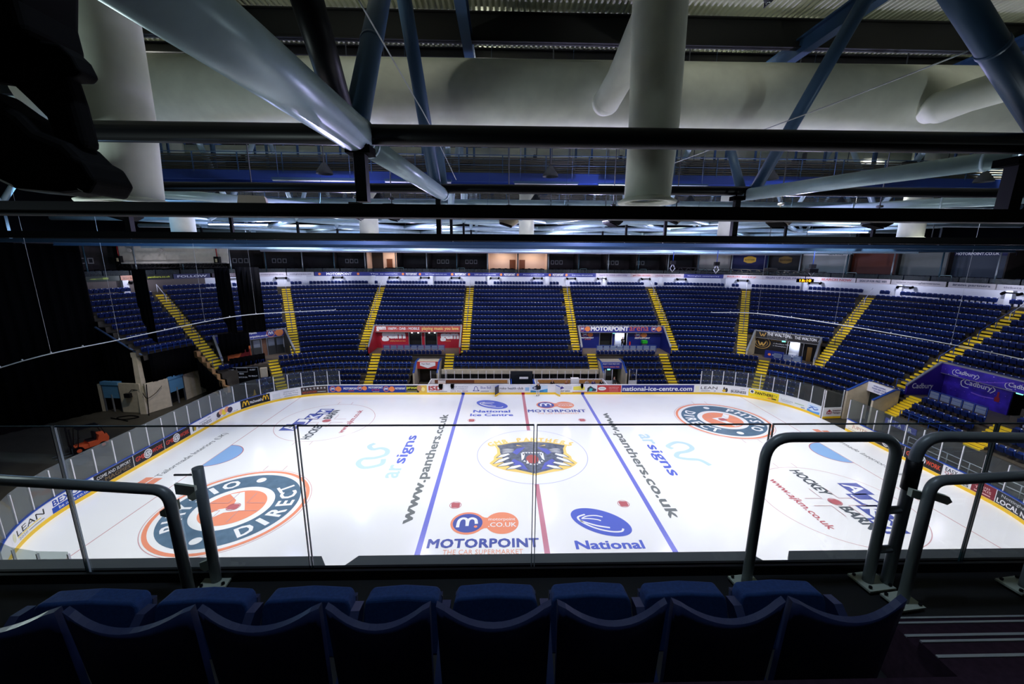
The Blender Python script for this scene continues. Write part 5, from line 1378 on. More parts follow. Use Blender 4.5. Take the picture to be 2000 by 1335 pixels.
# ------------------------------------------------------------------ people
SKIN = mat('skin', (206, 160, 132), .55); HAIR = mat('hair_dark', (40, 30, 24), .6)
def person(label, loc, rz, pose, top, legs, feet=(24, 24, 26), helmet=None, lift=(0, 0)):
    a0, a1 = lift
    if pose == 'stand':
        J = [((0, 0, .95), .15), ((0, 0, 1.16), .14), ((0, -.01, 1.36), .155), ((0, 0, 1.5), .06), ((0, -.015, 1.6), .075)]
        legsj = [[((s * .1, 0, .9), .1), ((s * .13, -.05, .5), .072), ((s * .14, .01, .1), .048), ((s * .15, -.13, .04), .042)] for s in (-1, 1)]
    else:
        J = [((0, 0, .74), .15), ((0, -.02, .94), .14), ((0, -.06, 1.12), .155), ((0, -.08, 1.26), .06), ((0, -.1, 1.36), .075)]
        legsj = [[((s * .1, -.05, .74), .1), ((s * .14, -.42, .7), .072), ((s * .14, -.4, .1), .048), ((s * .14, -.54, .04), .042)] for s in (-1, 1)]
    zs = J[2][0][2]; ys = J[2][0][1]
    arms = [[((s * .17, ys, zs + .06), .07), ((s * .26, ys - .03 - q * .06, zs - .2 + q * .05), .048), ((s * .2, ys - .2 - q * .1, zs - .36 + q * .25), .038)] for s, q in ((-1, a0), (1, a1))]
    vs, es, rs, grp = [], [], [], []
    def chain(js, par, g):
        for c, r in js:
            vs.append(c); rs.append(r); grp.append(g)
            if par is not None: es.append((par, len(vs) - 1))
            par = len(vs) - 1
        return par
    chain(J[:3], None, 0); chain(J[3:], 2, 1)
    for l in legsj:
        chain(l[:3], 0, 2); chain(l[3:], len(vs) - 1, 3)
    for l in arms: chain(l, 2, 0)
    me = bpy.data.meshes.new('body'); me.from_pydata(vs, es, [])
    o = bpy.data.objects.new('body', me); COL.objects.link(o)
    md = o.modifiers.new('skin', 'SKIN'); md.use_smooth_shade = True
    for i, sv in enumerate(me.skin_vertices[0].data):
        sv.radius = (rs[i], rs[i] * (.75 if grp[i] == 0 and i < 3 else 1)); sv.use_root = (i == 0)
    o.modifiers.new('sub', 'SUBSURF').levels = 1
    dg = bpy.context.evaluated_depsgraph_get()
    m2 = bpy.data.meshes.new_from_object(o.evaluated_get(dg))
    bpy.data.objects.remove(o)
    b = MB()
    b.v = [tuple(v.co) for v in m2.vertices]
    for p in m2.polygons:
        c = p.center
        best = min(range(len(es)), key=lambda q: ((Vector(vs[es[q][0]]) + Vector(vs[es[q][1]])) / 2 - c).length)
        b.f.append(tuple(p.vertices)); b.mi.append(grp[es[best][1]]); b.sm.append(True)
    hx, hy, hz = J[4][0]
    b.ball((hx, hy, hz + .04), .078, .098, .115, 14, 10, 1)
    b.ball((hx, hy - .1, hz + .03), .016, .022, .026, 6, 5, 1)
    for s in (-1, 1):
        b.ball((hx + s * .032, hy - .085, hz + .055), .013, .012, .01, 6, 5, 4)
        b.ball((hx + s * .08, hy, hz + .035), .012, .022, .03, 6, 5, 1)
    b.ball((hx, hy - .088, hz - .02), .026, .012, .008, 6, 5, 5)
    for l in arms:
        w = Vector(l[2][0]); dr = (w - Vector(l[1][0])).normalized()
        side = dr.cross(Vector((0, 0, 1))).normalized(); nm = side.cross(dr)
        b.ball(tuple(w + dr * .045), .04, .045, .03, 8, 6, 1)
        for k in range(4):
            r0 = w + dr * .08 + side * (-.03 + .02 * k)
            ln = (.06, .075, .07, .055)[k]
            b.path([r0, r0 + dr * ln * .6 - nm * .005, r0 + dr * ln - nm * .025], .009, 5, 1)
        b.path([w + dr * .03 + side * .035, w + dr * .07 + side * .065 - nm * .01, w + dr * .1 + side * .07 - nm * .02], .01, 5, 1)
    root = thing('person', label, 'person', loc, rz)
    cm = lambda c: mat('cloth_%d_%d_%d' % c, c, .8)
    b.build('body', [cm(top), SKIN, cm(legs), cm(feet), M_black, mat('lips', (150, 80, 76), .5)], root)
    hb = MB()
    if helmet:
        hb.ball((hx, hy + .005, hz + .085), .1, .12, .1, 14, 8); hb.build('helmet', cm(helmet), root)
    else:
        hb.ball((hx, hy + .022, hz + .082), .084, .094, .09, 12, 8); hb.build('hair', HAIR, root)
    return root
p = person('skater in black top, white shorts and blue socks standing on the ice at the boards', (1.75, 14.35, .03), radians(200), 'stand', (18, 18, 22), (210, 214, 222), helmet=(200, 204, 214), lift=(.4, .8))
mb = MB(); mb.prism([(-.3, 1.3), (.3, 1.3), (.25, .88), (-.25, .88)], lambda a, b: (a, .15, b), lambda a, b: (a, .17, b)); mb.build('jersey_tail', mat('cloth_18_18_22', (18, 18, 22), .8), p)
for x, po, tp, lg, lb in ((3.75, 'sit', (20, 20, 24), (30, 30, 36), 'person in black sitting on the bench nearest the pale blue advert'), (5.55, 'sit', (170, 110, 80), (40, 40, 80), 'person in tan top leaning beside the white upright board'), (8.1, 'sit', (170, 172, 178), (30, 30, 36), 'person in grey sitting on the bench with a leg over the boards'),
                           (8.95, 'sit', (60, 60, 130), (30, 30, 40), 'person in purple-blue sitting third from the blue-sign portal'), (10.0, 'sit', (18, 18, 22), (24, 24, 30), 'person in black sitting at the end of the bench')):
    person(lb, (x, 16.75, -.1), radians(8 * ((x * 7) % 3 - 1)), po, tp, lg, lift=(.5, .2))
person('person in dark hoodie standing by the low glass of the blue-sign portal', (11.6, 16.7, 0), radians(25), 'stand', (60, 62, 64), (20, 20, 24))
person('person in black standing in the bright doorway of the blue entrance', (*bowl(14.95, 5.1), 3.5), radians(5), 'stand', (16, 16, 18), (18, 18, 20), lift=(1, 1))
# small low panes and end boards beside the two small portals
for x, lb in ((-10.6, 'low glass screen beside the red and white sign portal'), (10.5, 'low glass screen on the bench side of the blue-sign portal'), (13.6, 'low glass screen on the seat side of the blue-sign portal')):
    t = thing('glass_screen', lb, 'screen', (x, 17.0, 0))
    mb = MB(); mb.box(-.05, 1.0 if x > 0 else .9, 0, .1, 0, 1.15); mb.build('base_board', M_white, t)
    mb = MB(); mb.box(0, .9, .04, .06, 1.15, 2.6); mb.build('glass_pane', M_glass2, t)
    for q in (0, .9):
        mb = MB(); mb.box(q - .03, q + .03, .02, .08, 1.15, 2.6); mb.build('glass_post', M_post, t)

# ------------------------------------------------------------------ roof
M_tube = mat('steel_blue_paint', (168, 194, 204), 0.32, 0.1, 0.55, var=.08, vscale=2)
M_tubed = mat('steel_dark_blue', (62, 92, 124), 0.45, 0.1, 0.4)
M_beam = mat('steel_black_paint', (11, 12, 16), 0.42, 0, 0.18)
M_deckm = mat('roof_deck', (226, 230, 206), 0.5, 0.2, 0.4)
M_purl = mat('purlin_dark', (24, 26, 28), 0.6, 0.1)
M_duct = mat('duct_fabric', (232, 236, 222), 0.7, 0, 0.25, var=.06, vscale=1.5, bump=.08, bscale=8)
M_bluebeam = mat('beam_blue', (40, 66, 140), 0.4, 0.1, 0.45)
M_cable = mat('cable_pale', (190, 195, 200), 0.5)
M_tubel = mat('lamp_tube', (255, 255, 255), .4, 0, .2, (226, 226, 255), 5.0)

# corrugated deck
mb = MB()
x = -70.0
prof = []
while x < 75:
    prof += [(x, 0.0), (x + .09, 0.0), (x + .12, .12), (x + .22, .12)]
    x += .26
for (xa, za), (xb, zb) in zip(prof[:-1], prof[1:]):
    mb.face([(xa, -48, 27.35 + za), (xb, -48, 27.35 + zb), (xb, 62, 27.35 + zb), (xa, 62, 27.35 + za)])
mb.build('ceiling', M_deckm, kind='structure')
for nm, b in (('wall_end', (-75, -74.7, -48, 62)), ('wall_side', (74.7, 75, -48, 62)), ('wall_far', (-75, 75, 61.7, 62)), ('wall_near', (-75, 75, -48, -47.7))):
    mb = MB(); mb.box(b[0], b[1], b[2], b[3], -.03, 27.4); mb.build(nm, mat('outer_wall_dark', (26, 28, 36), .8), kind='structure')
# purlins and deep beams under the deck, each one its own
def beam_x(y, z0, z1, w, x0, x1, m, label, grp, name='roof_beam'):
    mb = MB()
    mb.box(x0, x1, y - w / 2, y + w / 2, z0, z0 + .06); mb.box(x0, x1, y - w / 2, y + w / 2, z1 - .06, z1); mb.box(x0, x1, y - .03, y + .03, z0, z1)
    o = mb.build(name, m); tag(o, label, 'roof beam', grp); return o
pl = [(-10.2, 26.1, 'deep'), (-7.0, 26.8, 'shallow'), (-4.9, 26.45, 'shallow')] + [(-1.6 + 3.3 * i, 26.55, 'shallow') for i in range(11)]
for i, (y, z, n) in enumerate(pl):
    beam_x(y, z, 27.3, .35, -60, 60, M_purl if i != 2 else M_bluebeam, '%s dark roof beam under the corrugated deck, %s counted out from the balcony' % (n, nth(i + 1)), 'beams under the deck')
for i, y in enumerate((-26.0, -22.0, -18.2, -14.4)):
    beam_x(y, 26.55, 27.3, .35, -60, 60, M_purl, 'dark roof beam above the balcony seats, %s from the back' % nth(i + 1), 'beams under the deck')
# rafters running away from the balcony
for i, x in enumerate((-29, -14.5, -4.2, 4.0, 11.5, 21.5, 33)):
    mb = MB(); mb.box(x - .22, x + .22, -40, 45, 25.75, 25.83); mb.box(x - .05, x + .05, -40, 45, 25.83, 26.5); mb.box(x - .22, x + .22, -40, 45, 26.42, 26.5)
    o = mb.build('roof_rafter', mat('rafter_blue', (44, 74, 108), .45, .1)); tag(o, 'blue roof rafter running away over the ice, %s from the drape end' % nth(i + 1), 'rafter', 'blue rafters')

# main space truss: chords, nodes, webs
def tube_thing(p, q, r, m, label, cat='steel tube', grp=None, name='truss_tube', collars=(), r2=None, n=20):
    P, Q = Vector(p), Vector(q)
    o = thing(name, label, cat, p, 0, grp)
    mb = MB(); mb.tube((0, 0, 0), Q - P, r, n, r2=r2); mb.build('tube', m, o)
    for t in collars:
        c = (Q - P) * t; d = (Q - P).normalized() * .05
        rr = (r if r2 is None else r + (r2 - r) * t) * 1.07
        mb = MB(); mb.tube(c - d, c + d, rr, n); mb.build('collar', m, o)
    return o
tube_thing((-5.93, -28.2, 18.8), (-6.02, -20.75, 19.12), .41, M_tube, 'huge pale blue steel tube coming overhead from the balcony towards the black beams', collars=(.985,))
tube_thing((-6.1, -20.3, 19.13), (-5.37, -11.3, 19.22), .29, M_tube, 'blue steel tube continuing from the huge tube to the second black beam', collars=(.04, .97))
tube_thing((-5.9, -23.6, 20.9), (-6.3, -20.95, 19.45), .28, M_beam, 'very dark steel strut rising steeply from the huge blue tube')
tube_thing((-6.15, -20.5, 19.5), (-6.35, -15.0, 27.0), .3, M_tubed, 'thick dark blue strut leaning away above the black beam joint', collars=(.35,))
tube_thing((-5.62, -11.75, 19.3), (-6.3, -15.0, 27.0), .27, M_tubed, 'dark blue strut rising towards the balcony from the second beam, beside thick strut')
tube_thing((-5.38, -11.0, 19.3), (-6.6, -4.5, 24.2), .22, M_tubed, 'short blue strut behind the leaning dark blue strut')
tube_thing((9.1, -11.95, 19.4), (10.6, -15.9, 26.8), .25, M_tubed, 'long dark blue strut leaning over the white vertical pipe side')
tube_thing((8.9, -11.3, 19.5), (10.9, -5.8, 23.3), .22, M_tubed, 'short blue strut meeting the long leaning strut at its foot')
tube_thing((8.65, -11.6, 19.27), (12.36, -19.1, 19.27), .27, M_tube, 'pale blue steel tube sloping across below the upper black beam', collars=(.02, .93))
tube_thing((12.4, -19.3, 19.27), (13.6, -22.4, 19.3), .27, M_tube, 'short end of pale tube beyond the black clamp')
tube_thing((5.9, -22.3, 22.0), (10.4, -21.2, 19.3), .27, M_tubed, 'thick blue strut crossing the top corner above the tubular rails', collars=(.45,))
tube_thing((-20.5, -20.6, 19.19), (26, -21.5, 19.0), .232, M_beam, 'thick black horizontal beam crossing the whole view, uppermost', 'steel beam', 'black horizontal beams', n=16)
def flat_beam(y0, y1, x0, x1, z0, z1, w, label, m=M_beam):
    o = thing('lower_beam', label, 'steel beam', (x0, y0, z0), 0, 'black horizontal beams')
    mb = MB(); h = (z1 - z0)
    P = lambda x, y, z: (x - x0, y - y0, z - z0)
    mb.hexa([P(x0, y0 - w / 2, z0), P(x1, y1 - w / 2, z0), P(x1, y1 + w / 2, z0), P(x0, y0 + w / 2, z0)], [P(x0, y0 - w / 2, z1), P(x1, y1 - w / 2, z1), P(x1, y1 + w / 2, z1), P(x0, y0 + w / 2, z1)])
    mb.build('web', m, o)
    mb = MB(); mb.hexa([P(x0, y0 - w * .8, z0 - .03), P(x1, y1 - w * .8, z0 - .03), P(x1, y1 + w * .8, z0 - .03), P(x0, y0 + w * .8, z0 - .03)], [P(x0, y0 - w * .8, z0), P(x1, y1 - w * .8, z0), P(x1, y1 + w * .8, z0), P(x0, y0 + w * .8, z0)])
    mb.build('bottom_flange', m, o)
    return o
flat_beam(-20.95, -21.6, -19, 26, 17.25, 17.53, .24, 'black flat beam hung under the uppermost black beam')
tube_thing((-21, -11.2, 19.45), (26, -12.3, 19.42), .21, M_beam, 'black round beam above the bright lamp strips', 'steel beam', 'black horizontal beams', n=14)
flat_beam(-11.5, -12.75, -30, 27, 17.1, 17.38, .22, 'lower black flat beam just above the pale ring of far steel')
def hanger(p, z0, w, label, clamp=True):
    o = thing('hanger_post', label, 'hanger', (p[0], p[1], z0), 0, 'black hanger posts')
    mb = MB(); mb.box(-w / 2, w / 2, -w / 2, w / 2, 0, p[2] - z0); mb.build('post', M_beam, o)
    if clamp:
        mb = MB(); mb.box(-w * 1.1, w * 1.1, -w * .9, w * .9, p[2] - z0 - .12, p[2] - z0 + .06); mb.build('clamp', M_black, o)
        for sx in (-1, 1):
            mb = MB(); mb.tube((sx * w * .8, -w, p[2] - z0), (sx * w * .8, -w, p[2] - z0 + .28), .035, 6); mb.build('u_bolt', M_black, o)
hanger((-5.93, -21.0, 18.78), 17.6, .26, 'black post under the joint of the huge blue tube')
hanger((10.0, -21.1, 18.7), 17.5, .3, 'black post under the pale sloping tube at the clamp')
hanger((-5.54, -11.8, 19.1), 17.3, .22, 'short black post between the second pair of beams, below the blue tube end')
hanger((8.28, -12.1, 19.1), 17.3, .24, 'short black post between the second pair of beams, below the sloping tube foot')
hanger((-19.95, -11.5, 18.2), 17.25, .24, 'short black post near the black lamp silhouette')

# ducts
def duct(p, q, r, label, name='air_duct', r2=None, caps=()):
    o = thing(name, label, 'duct', p, 0, 'pale air ducts')
    mb = MB(); mb.tube((0, 0, 0), Vector(q) - Vector(p), r, 28, r2=r2); mb.build('duct_body', M_duct, o)
    return o
duct((-24, -10.15, 23.85), (30, -11.6, 23.45), 1.42, 'huge pale horizontal air duct across the roof')
d = thing('air_duct', 'pale vertical air duct with flared bottom ring hanging in mid roof', 'duct', (1.75, -18.75, 18.05), 0, 'pale air ducts')
mb = MB(); mb.path([(0, 0, 0), (-.03, -.2, 2.0), (-.05, -.1, 4.6), (0, .2, 6.3), (.1, .9, 7.6)], .66, 28, r2=.78); mb.build('duct_body', M_duct, d)
mb = MB(); mb.lathe((0, 0, -.12), [(.55, .1), (.62, .02), (.84, 0), (.86, .05), (.66, .16)], 32); mb.build('outlet_ring', M_duct, d)
d = thing('air_duct', 'pale vertical air duct with ring behind the black lamp silhouette', 'duct', (-12.95, -19.36, 17.8), 0, 'pale air ducts')
mb = MB(); mb.path([(0, 0, 0), (.2, -.1, 2.0), (.3, -.2, 5.0), (.3, 0, 9)], .8, 28); mb.build('duct_body', M_duct, d)
mb = MB(); mb.lathe((0, 0, -.12), [(.66, .1), (.74, .02), (1.05, 0), (1.07, .05), (.8, .16)], 32); mb.build('outlet_ring', M_duct, d)
d = thing('air_duct', 'pale branch duct angling up from the huge duct beside the vertical duct', 'duct', (1.75, -13.25, 22.7), 0, 'pale air ducts')
mb = MB(); mb.path([(0, .6, .1), (0, 0, 0), (.25, -.8, .5), (.9, -3.0, 2.6), (1.3, -4.2, 3.8)], .52, 24); mb.ball((0, .1, 0), .55, .55, .55, 20, 12); mb.build('duct_body', M_duct, d)
d = thing('air_duct', 'pale branch duct angling off the huge duct under the blue corner strut', 'duct', (16.3, -12.9, 22.8), 0, 'pale air ducts')
mb = MB(); mb.path([(0, .6, .1), (0, 0, 0), (.5, -.6, .2), (2.6, -2.4, .7), (4.6, -4.0, 1.2)], .6, 24); mb.ball((0, .1, 0), .63, .63, .63, 20, 12); mb.build('duct_body', M_duct, d)
for i, (x, y, z, r) in enumerate(((-28.97, 3.6, 18.1, .85), (-13.59, 3.2, 18.1, .75), (-.58, 2.9, 18.1, .62), (16.07, 2.5, 18.1, .75), (31.24, 2.1, 18.2, .85))):
    d = thing('air_duct', 'white vertical air duct glowing above the far beams, %s from the drape end' % nth(i + 1), 'duct', (x, y, z), 0, 'white far ducts')
    mb = MB(); mb.tube((0, 0, 0), (0, 0, 7), r, 22); mb.build('duct_body', M_duct, d)
    mb = MB(); mb.lathe((0, 0, -.1), [(r * .8, .08), (r * 1.2, 0), (r * 1.22, .06), (r, .14)], 24); mb.build('outlet_ring', M_duct, d)
duct((-40, 6.0, 24.2), (45, 4.2, 24.0), 1.3, 'second huge pale duct far behind over the ice')

# far bays of the roof: repeated trusses
def bay(y, idx, m_hi, m_lo):
    where = nth(idx) + ' bay out over the ice'
    tube_thing((-42, y + .6, 19.5), (44, y - .6, 19.5), .22, m_hi, 'round steel chord, ' + where, 'steel beam', 'far steel chords', n=10)
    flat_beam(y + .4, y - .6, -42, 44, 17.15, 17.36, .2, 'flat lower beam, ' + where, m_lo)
    for j, x in enumerate((-35, -20.5, -6, 8.5, 23, 37.5)):
        hanger((x, y, 19.3), 17.36, .18, 'steel post, %s along, %s' % (nth(j + 1), where), False)
        w = thing('web_struts', 'pair of slanting roof struts, %s along, %s' % (nth(j + 1), where), 'struts', (x, y, 19.5), 0, 'far web struts')
        for sy in (-1, 1):
            mb = MB(); mb.tube((0, 0, 0), (.3, sy * 4.2, 6.3), .17, 10); mb.build('strut', m_hi, w)
        if j < 5:
            q = thing('diagonal_tube', 'horizontal diagonal tube, %s along, %s' % (nth(j + 1), where), 'steel tube', (x, y, 19.45), 0, 'far diagonal tubes')
            mb = MB(); mb.tube((0, 0, 0), (7.25, 8.6, .05), .2, 10); mb.build('tube', m_hi, q)
            q = thing('diagonal_tube', 'horizontal diagonal tube slanting back, %s along, %s' % (nth(j + 1), where), 'steel tube', (x + 14.5, y, 19.45), 0, 'far diagonal tubes')
            mb = MB(); mb.tube((0, 0, 0), (-7.25, 8.6, .05), .2, 10); mb.build('tube', m_hi, q)
for i, y in enumerate((-3.4, 5.4, 14.0, 22.6)):
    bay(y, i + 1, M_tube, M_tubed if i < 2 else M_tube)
tube_thing((-20.5, -11.4, 19.3), (-13.2, -3.5, 19.4), .24, M_tube, 'bright tube slanting away past the tan loudspeaker')
tube_thing((23.0, -12.1, 19.3), (15.5, -3.6, 19.4), .26, M_tube, 'bright lilac-lit tube slanting away below the pale sloping tube', collars=(.3, .62))
tube_thing((-30, -1.5, 20.1), (34, -2.6, 20.1), .2, M_tube, 'bright thin horizontal tube behind the loudspeakers', 'steel beam', n=12)
# pale steel rings over the far stand
for i, (y, z, r) in enumerate(((27.0, 17.65, .16), (29.5, 17.2, .2), (31.8, 17.45, .14))):
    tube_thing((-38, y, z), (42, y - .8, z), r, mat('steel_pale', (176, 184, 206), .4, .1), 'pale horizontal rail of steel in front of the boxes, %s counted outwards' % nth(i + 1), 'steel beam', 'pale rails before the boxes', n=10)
# catwalks with rails
def catwalk(y, z, x0, x1, label, m):
    c = thing('catwalk', label, 'catwalk', (x0, y, z), 0, 'roof catwalks')
    L = x1 - x0
    mb = MB(); mb.box(0, L, -.5, .5, 0, .05); mb.build('grating', M_purl, c)
    for sy in (-.52, .52):
        mb = MB(); mb.box(0, L, sy - .02, sy + .02, -.42, .1); mb.build('side_beam', m, c)
        mb = MB()
        for h in (.55, 1.1): mb.tube((0, sy, h), (L, sy, h), .025, 6)
        mb.build('guard_rail', M_tubed, c)
        mb = MB()
        for q in range(7): mb.box(0, L, sy - .012, sy + .012, .12 + q * .13, .2 + q * .13)
        mb.build('louvre_panel', mat('louvre_grey', (74, 74, 66), .5, .3), c)
        k = 0
        while k * 2.6 < L:
            mb = MB(); mb.box(k * 2.6, k * 2.6 + .06, sy - .03, sy + .03, 0, 1.1); mb.build('rail_post', M_tubed, c); k += 1
    k = 0
    while k * 3.1 < L:
        mb = MB(); mb.box(k * 3.1 - .06, k * 3.1 + .06, -.06, .06, 0, 27.42 - z); mb.build('hanger_rod', M_tubed, c); k += 1
catwalk(-5.2, 21.2, -26, 40, 'blue-edged roof catwalk nearest the balcony', M_bluebeam)
catwalk(0.6, 22.4, -30, 40, 'second roof catwalk, higher and farther', M_bluebeam)
catwalk(10.5, 21.4, -36, 40, 'third roof catwalk over the far half of the ice', M_bluebeam)
# machinery lumps on the catwalks
rnd = random.Random(4)
M_lump = mat('plant_grey', (70, 74, 80), .6)
for i in range(14):
    x = -18.2 + i * 3.4 + rnd.uniform(-.5, .5); w = rnd.uniform(.5, 1.1); h = rnd.uniform(.5, 1.2)
    mb = MB(); mb.box(-w, w, -.3, .3, 0, h * .7); mb.box(-w * .5, w * .3, -.25, .25, h * .7, h); mb.tube((w * .6, 0, h * .7), (w * .6, 0, h * 1.3), .12, 8)
    o = mb.build('winch_unit', M_lump if i % 3 else M_black2, None, Tm(x, 0.6 if i % 2 else -5.2, 22.46 if i % 2 else 21.27))
    tag(o, 'grey hoist unit standing on a roof catwalk, %s along from the drape end' % nth(i + 1), 'hoist', 'hoist units on the catwalks')
# lamp strips
for i, (x0, x1, y, z, on) in enumerate(((3.2, 9.9, -5.9, 20.62, 1), (-16.2, -11.2, -5.9, 20.72, 0), (-9.6, -5.6, -5.9, 20.7, 0), (-1.9, 2.0, -5.9, 20.66, 0), (12.5, 18.0, -5.9, 20.66, 0), (-30, -24.5, 8.0, 19.2, 1), (27, 33, 8.0, 19.0, 1), (20.0, 24.5, 16.0, 18.6, 1), (-14, -10, 16.0, 18.6, 1), (2, 6, 16.0, 18.6, 1))):
    o = thing('strip_light', 'fluorescent strip light hung in the roof, %s of the strips, %s' % (nth(i + 1), 'glowing' if on else 'unlit'), 'strip light', (x0, y, z), 0, 'roof strip lights')
    mb = MB(); mb.box(0, x1 - x0, -.06, .06, .05, .16); mb.build('fitting', M_tubed, o)
    mb = MB(); mb.tube((.05, 0, 0), (x1 - x0 - .05, 0, 0), .05, 8); mb.build('lamp_tube', M_tubel if on else mat('lamp_tube_off', (210, 214, 220), .4), o)
    for q in (.4, x1 - x0 - .4):
        mb = MB(); mb.tube((q, 0, .1), (q, 0, 27.42 - z), .012, 4); mb.build('hanger_wire', M_tubed, o)
# small bright floodlights and wedge loudspeakers
for i, (x, y, z, tilt) in enumerate(((.8, -2.2, 19.45, .5), (2.0, -2.2, 19.5, .5), (4.6, -2.4, 19.4, -.5), (5.3, -2.4, 19.4, -.5), (26.0, 12, 18.4, .3), (30.0, 12, 18.3, .3), (-36, 14, 18.6, .3), (33, 2, 18.0, .3))):
    o = thing('floodlight', 'small glowing floodlight among the roof tubes, %s from the drape end' % nth((7, 1, 2, 3, 4, 5, 6, 8)[i] if False else i + 1), 'floodlight', (x, y, z), 0, 'glowing floodlights')
    mb = MB(); mb.obox(Matrix.Rotation(tilt, 4, 'Y'), .6, .3, .2); mb.build('housing', M_lump, o)
    mb = MB(); mb.obox(Matrix.Rotation(tilt, 4, 'Y') @ Matrix.Translation((0, 0, -.12)), .54, .26, .04); mb.build('lens', LAMPW, o)
    mb = MB(); mb.tube((0, 0, .1), (0, 0, 27.42 - z), .03, 6); mb.build('stem', M_lump, o)
for i, (x, y, z, w, m, rz) in enumerate(((-15.6, -9.0, 18.6, 1.15, 'tan', .4), (-10.6, -8.0, 18.45, .7, 'dark', .2), (-8.9, -7.2, 18.5, .6, 'dark', -.2), (-2.2, -6.6, 18.25, .95, 'tan', 0), (3.9, -7.0, 18.3, .7, 'dark', .2), (7.2, -8.0, 18.4, .7, 'tan', -.3), (13.0, -8.2, 18.3, .8, 'tan', .5), (18.5, -8.4, 18.2, .9, 'dark', -.3), (-22.5, -8.8, 18.2, 1.0, 'dark', .3))):
    o = thing('loudspeaker', '%s wedge loudspeaker hung between the black beams, %s of them from the drape end' % ('pale tan' if m == 'tan' else 'black', nth((2, 3, 4, 5, 6, 7, 8, 9, 1)[i])), 'loudspeaker', (x, y, z), rz, 'hung loudspeakers')
    c = mat('speaker_tan', (150, 142, 128), .6) if m == 'tan' else M_black2
    mb = MB(); mb.prism([(-w * .5, .75), (w * .5, .75), (w * .6, .1), (w * .25, -.1), (-w * .6, .15)], lambda a, b: (a, -.5, b), lambda a, b: (a, .5, b)); mb.build('cabinet', c, o)
    mb = MB(); mb.prism([(-w * .55, .1), (w * .2, -.12), (w * .18, -.16), (-w * .58, .06)], lambda a, b: (a, -.45, b), lambda a, b: (a, .45, b)); mb.build('grille', M_black, o)
    mb = MB(); mb.path([(0, 0, .75), (0, 0, 27.42 - z)], .03, 6); mb.lathe((0, 0, 1.0), [(.05, 0), (.16, .02), (.16, .12), (.05, .14)], 10); mb.build('bracket', M_lump, o)
# flood housings for the lamps over the ice
for i, (x, y) in enumerate(FLOODS):
    o = thing('high_bay_lamp', 'round high-bay lamp over the ice, %s in its grid' % nth(i + 1), 'lamp', (x, y, 20.6), 0, 'high-bay lamps over the ice')
    mb = MB(); mb.lathe((0, 0, 0), [(.42, 0), (.4, .12), (.2, .4), (.1, .55)], 16); mb.build('reflector', M_lump, o)
    mb = MB(); mb.tube((0, 0, .5), (0, 0, 6.82), .03, 6); mb.build('stem', M_lump, o)
# cables
def cable(pts, r, label, m=M_cable):
    mb = MB(); mb.path(catmull(pts, 6), r, 6); o = mb.build('cable', m); tag(o, label, 'cable'); return o
cable([(-5.48, -21.87, 21.36), (-5.2, -18.5, 20.95), (-5.13, -15.86, 20.85), (-5.0, -9.0, 20.3)], .018, 'thin pale cable slanting down past the thick dark strut')
cable([(7.95, -21.28, 20.95), (7.3, -18.7, 20.85), (6.77, -16.16, 20.84), (5.5, -9, 20.9)], .018, 'thin pale cable running below the huge duct towards the corner strut')
for i, (x, y) in enumerate(((-12.7, -8.0), (-8.0, -8.0), (-3.5, -8.0), (.8, -8.0), (4.6, -8.0), (8.4, -8.0), (13.0, -9.0))):
    cable([(x, y, 18.8), (x + .2, y + .1, 20.6), (x + .35, y + .2, 27.42)], .008, 'thin drop cable below the catwalk, %s from the drape end' % nth(i + 1), M_tubed)

# hanging lattice trusses
def lattice(p, q, w, label, m=M_black2):
    P, Q = Vector(p), Vector(q); d = (Q - P); L = d.length; d.normalize()
    side = d.cross(Vector((0, 0, 1))).normalized() * w / 2; up = Vector((0, 0, w / 2))
    o = thing('lighting_truss', label, 'truss', p, 0)
    mb = MB()
    cs = [side + up, side - up, -side + up, -side - up]
    for c in cs: mb.tube(c, c + Q - P, .03, 6)
    n = int(L / w)
    for i in range(n):
        a = d * (L * i / n); b = d * (L * (i + 1) / n)
        for c0, c1 in ((cs[0], cs[1]), (cs[2], cs[3])):
            mb.tube(a + (c0 if i % 2 else c1), b + (c1 if i % 2 else c0), .018, 5)
    mb.build('lattice', m, o)
    return o
def hoist(p, top, label):
    o = thing('chain_hoist', label, 'hoist', p, 0, 'chain hoists on the hanging truss')
    mb = MB(); mb.tube((0, 0, .9), (0, 0, top - p[2]), .035, 6); mb.build('chain', M_bluecap, o)
    mb = MB(); mb.box(-.25, .25, -.18, .18, .55, .95); mb.build('motor', M_black2, o)
    mb = MB(); mb.path([(-.05, 0, .55), (-.28, 0, .1), (0, 0, -.25), (.28, 0, .1), (.05, 0, .55)], .045, 6); mb.build('sling', mat('sling_white', (220, 222, 226), .6), o)
tr = lattice((16.2, 14.11, 15.24), (29.9, 8.55, 14.95), .42, 'hanging lattice truss with hoists in front of the corner boxes')
mb = MB(); mb.box(8.6, 9.6, -4.3, -3.6, -.1, .25); mb.box(12.0, 12.9, -5.6, -4.9, -.15, .25); mb.build('mounted_units', M_black2, tr)
for i, t in enumerate((.03, .33, .92)):
    p = Vector((16.2, 14.11, 15.2)).lerp(Vector((29.9, 8.55, 14.95)), t)
    hoist(tuple(p), 17.4, 'chain hoist with white sling holding the lattice truss, %s from the middle block' % nth(i + 1))
ck = thing('digital_clock', 'small black digital clock with amber figures under the hanging truss', 'clock', (28.3, 9.0, 14.1), radians(-16))
mb = MB(); mb.box(-.75, .75, 0, .14, 0, .36); mb.build('clock_case', M_black, ck)
mb = MB(); put_text(mb, '15:10', -.5, .07, 1.0, .22, lambda a, b: (a, -.01, b), 0, .02); mb.build('clock_figures', mat('amber_led', (255, 150, 20), .4, 0, .2, (255, 150, 20), 2.5), ck)
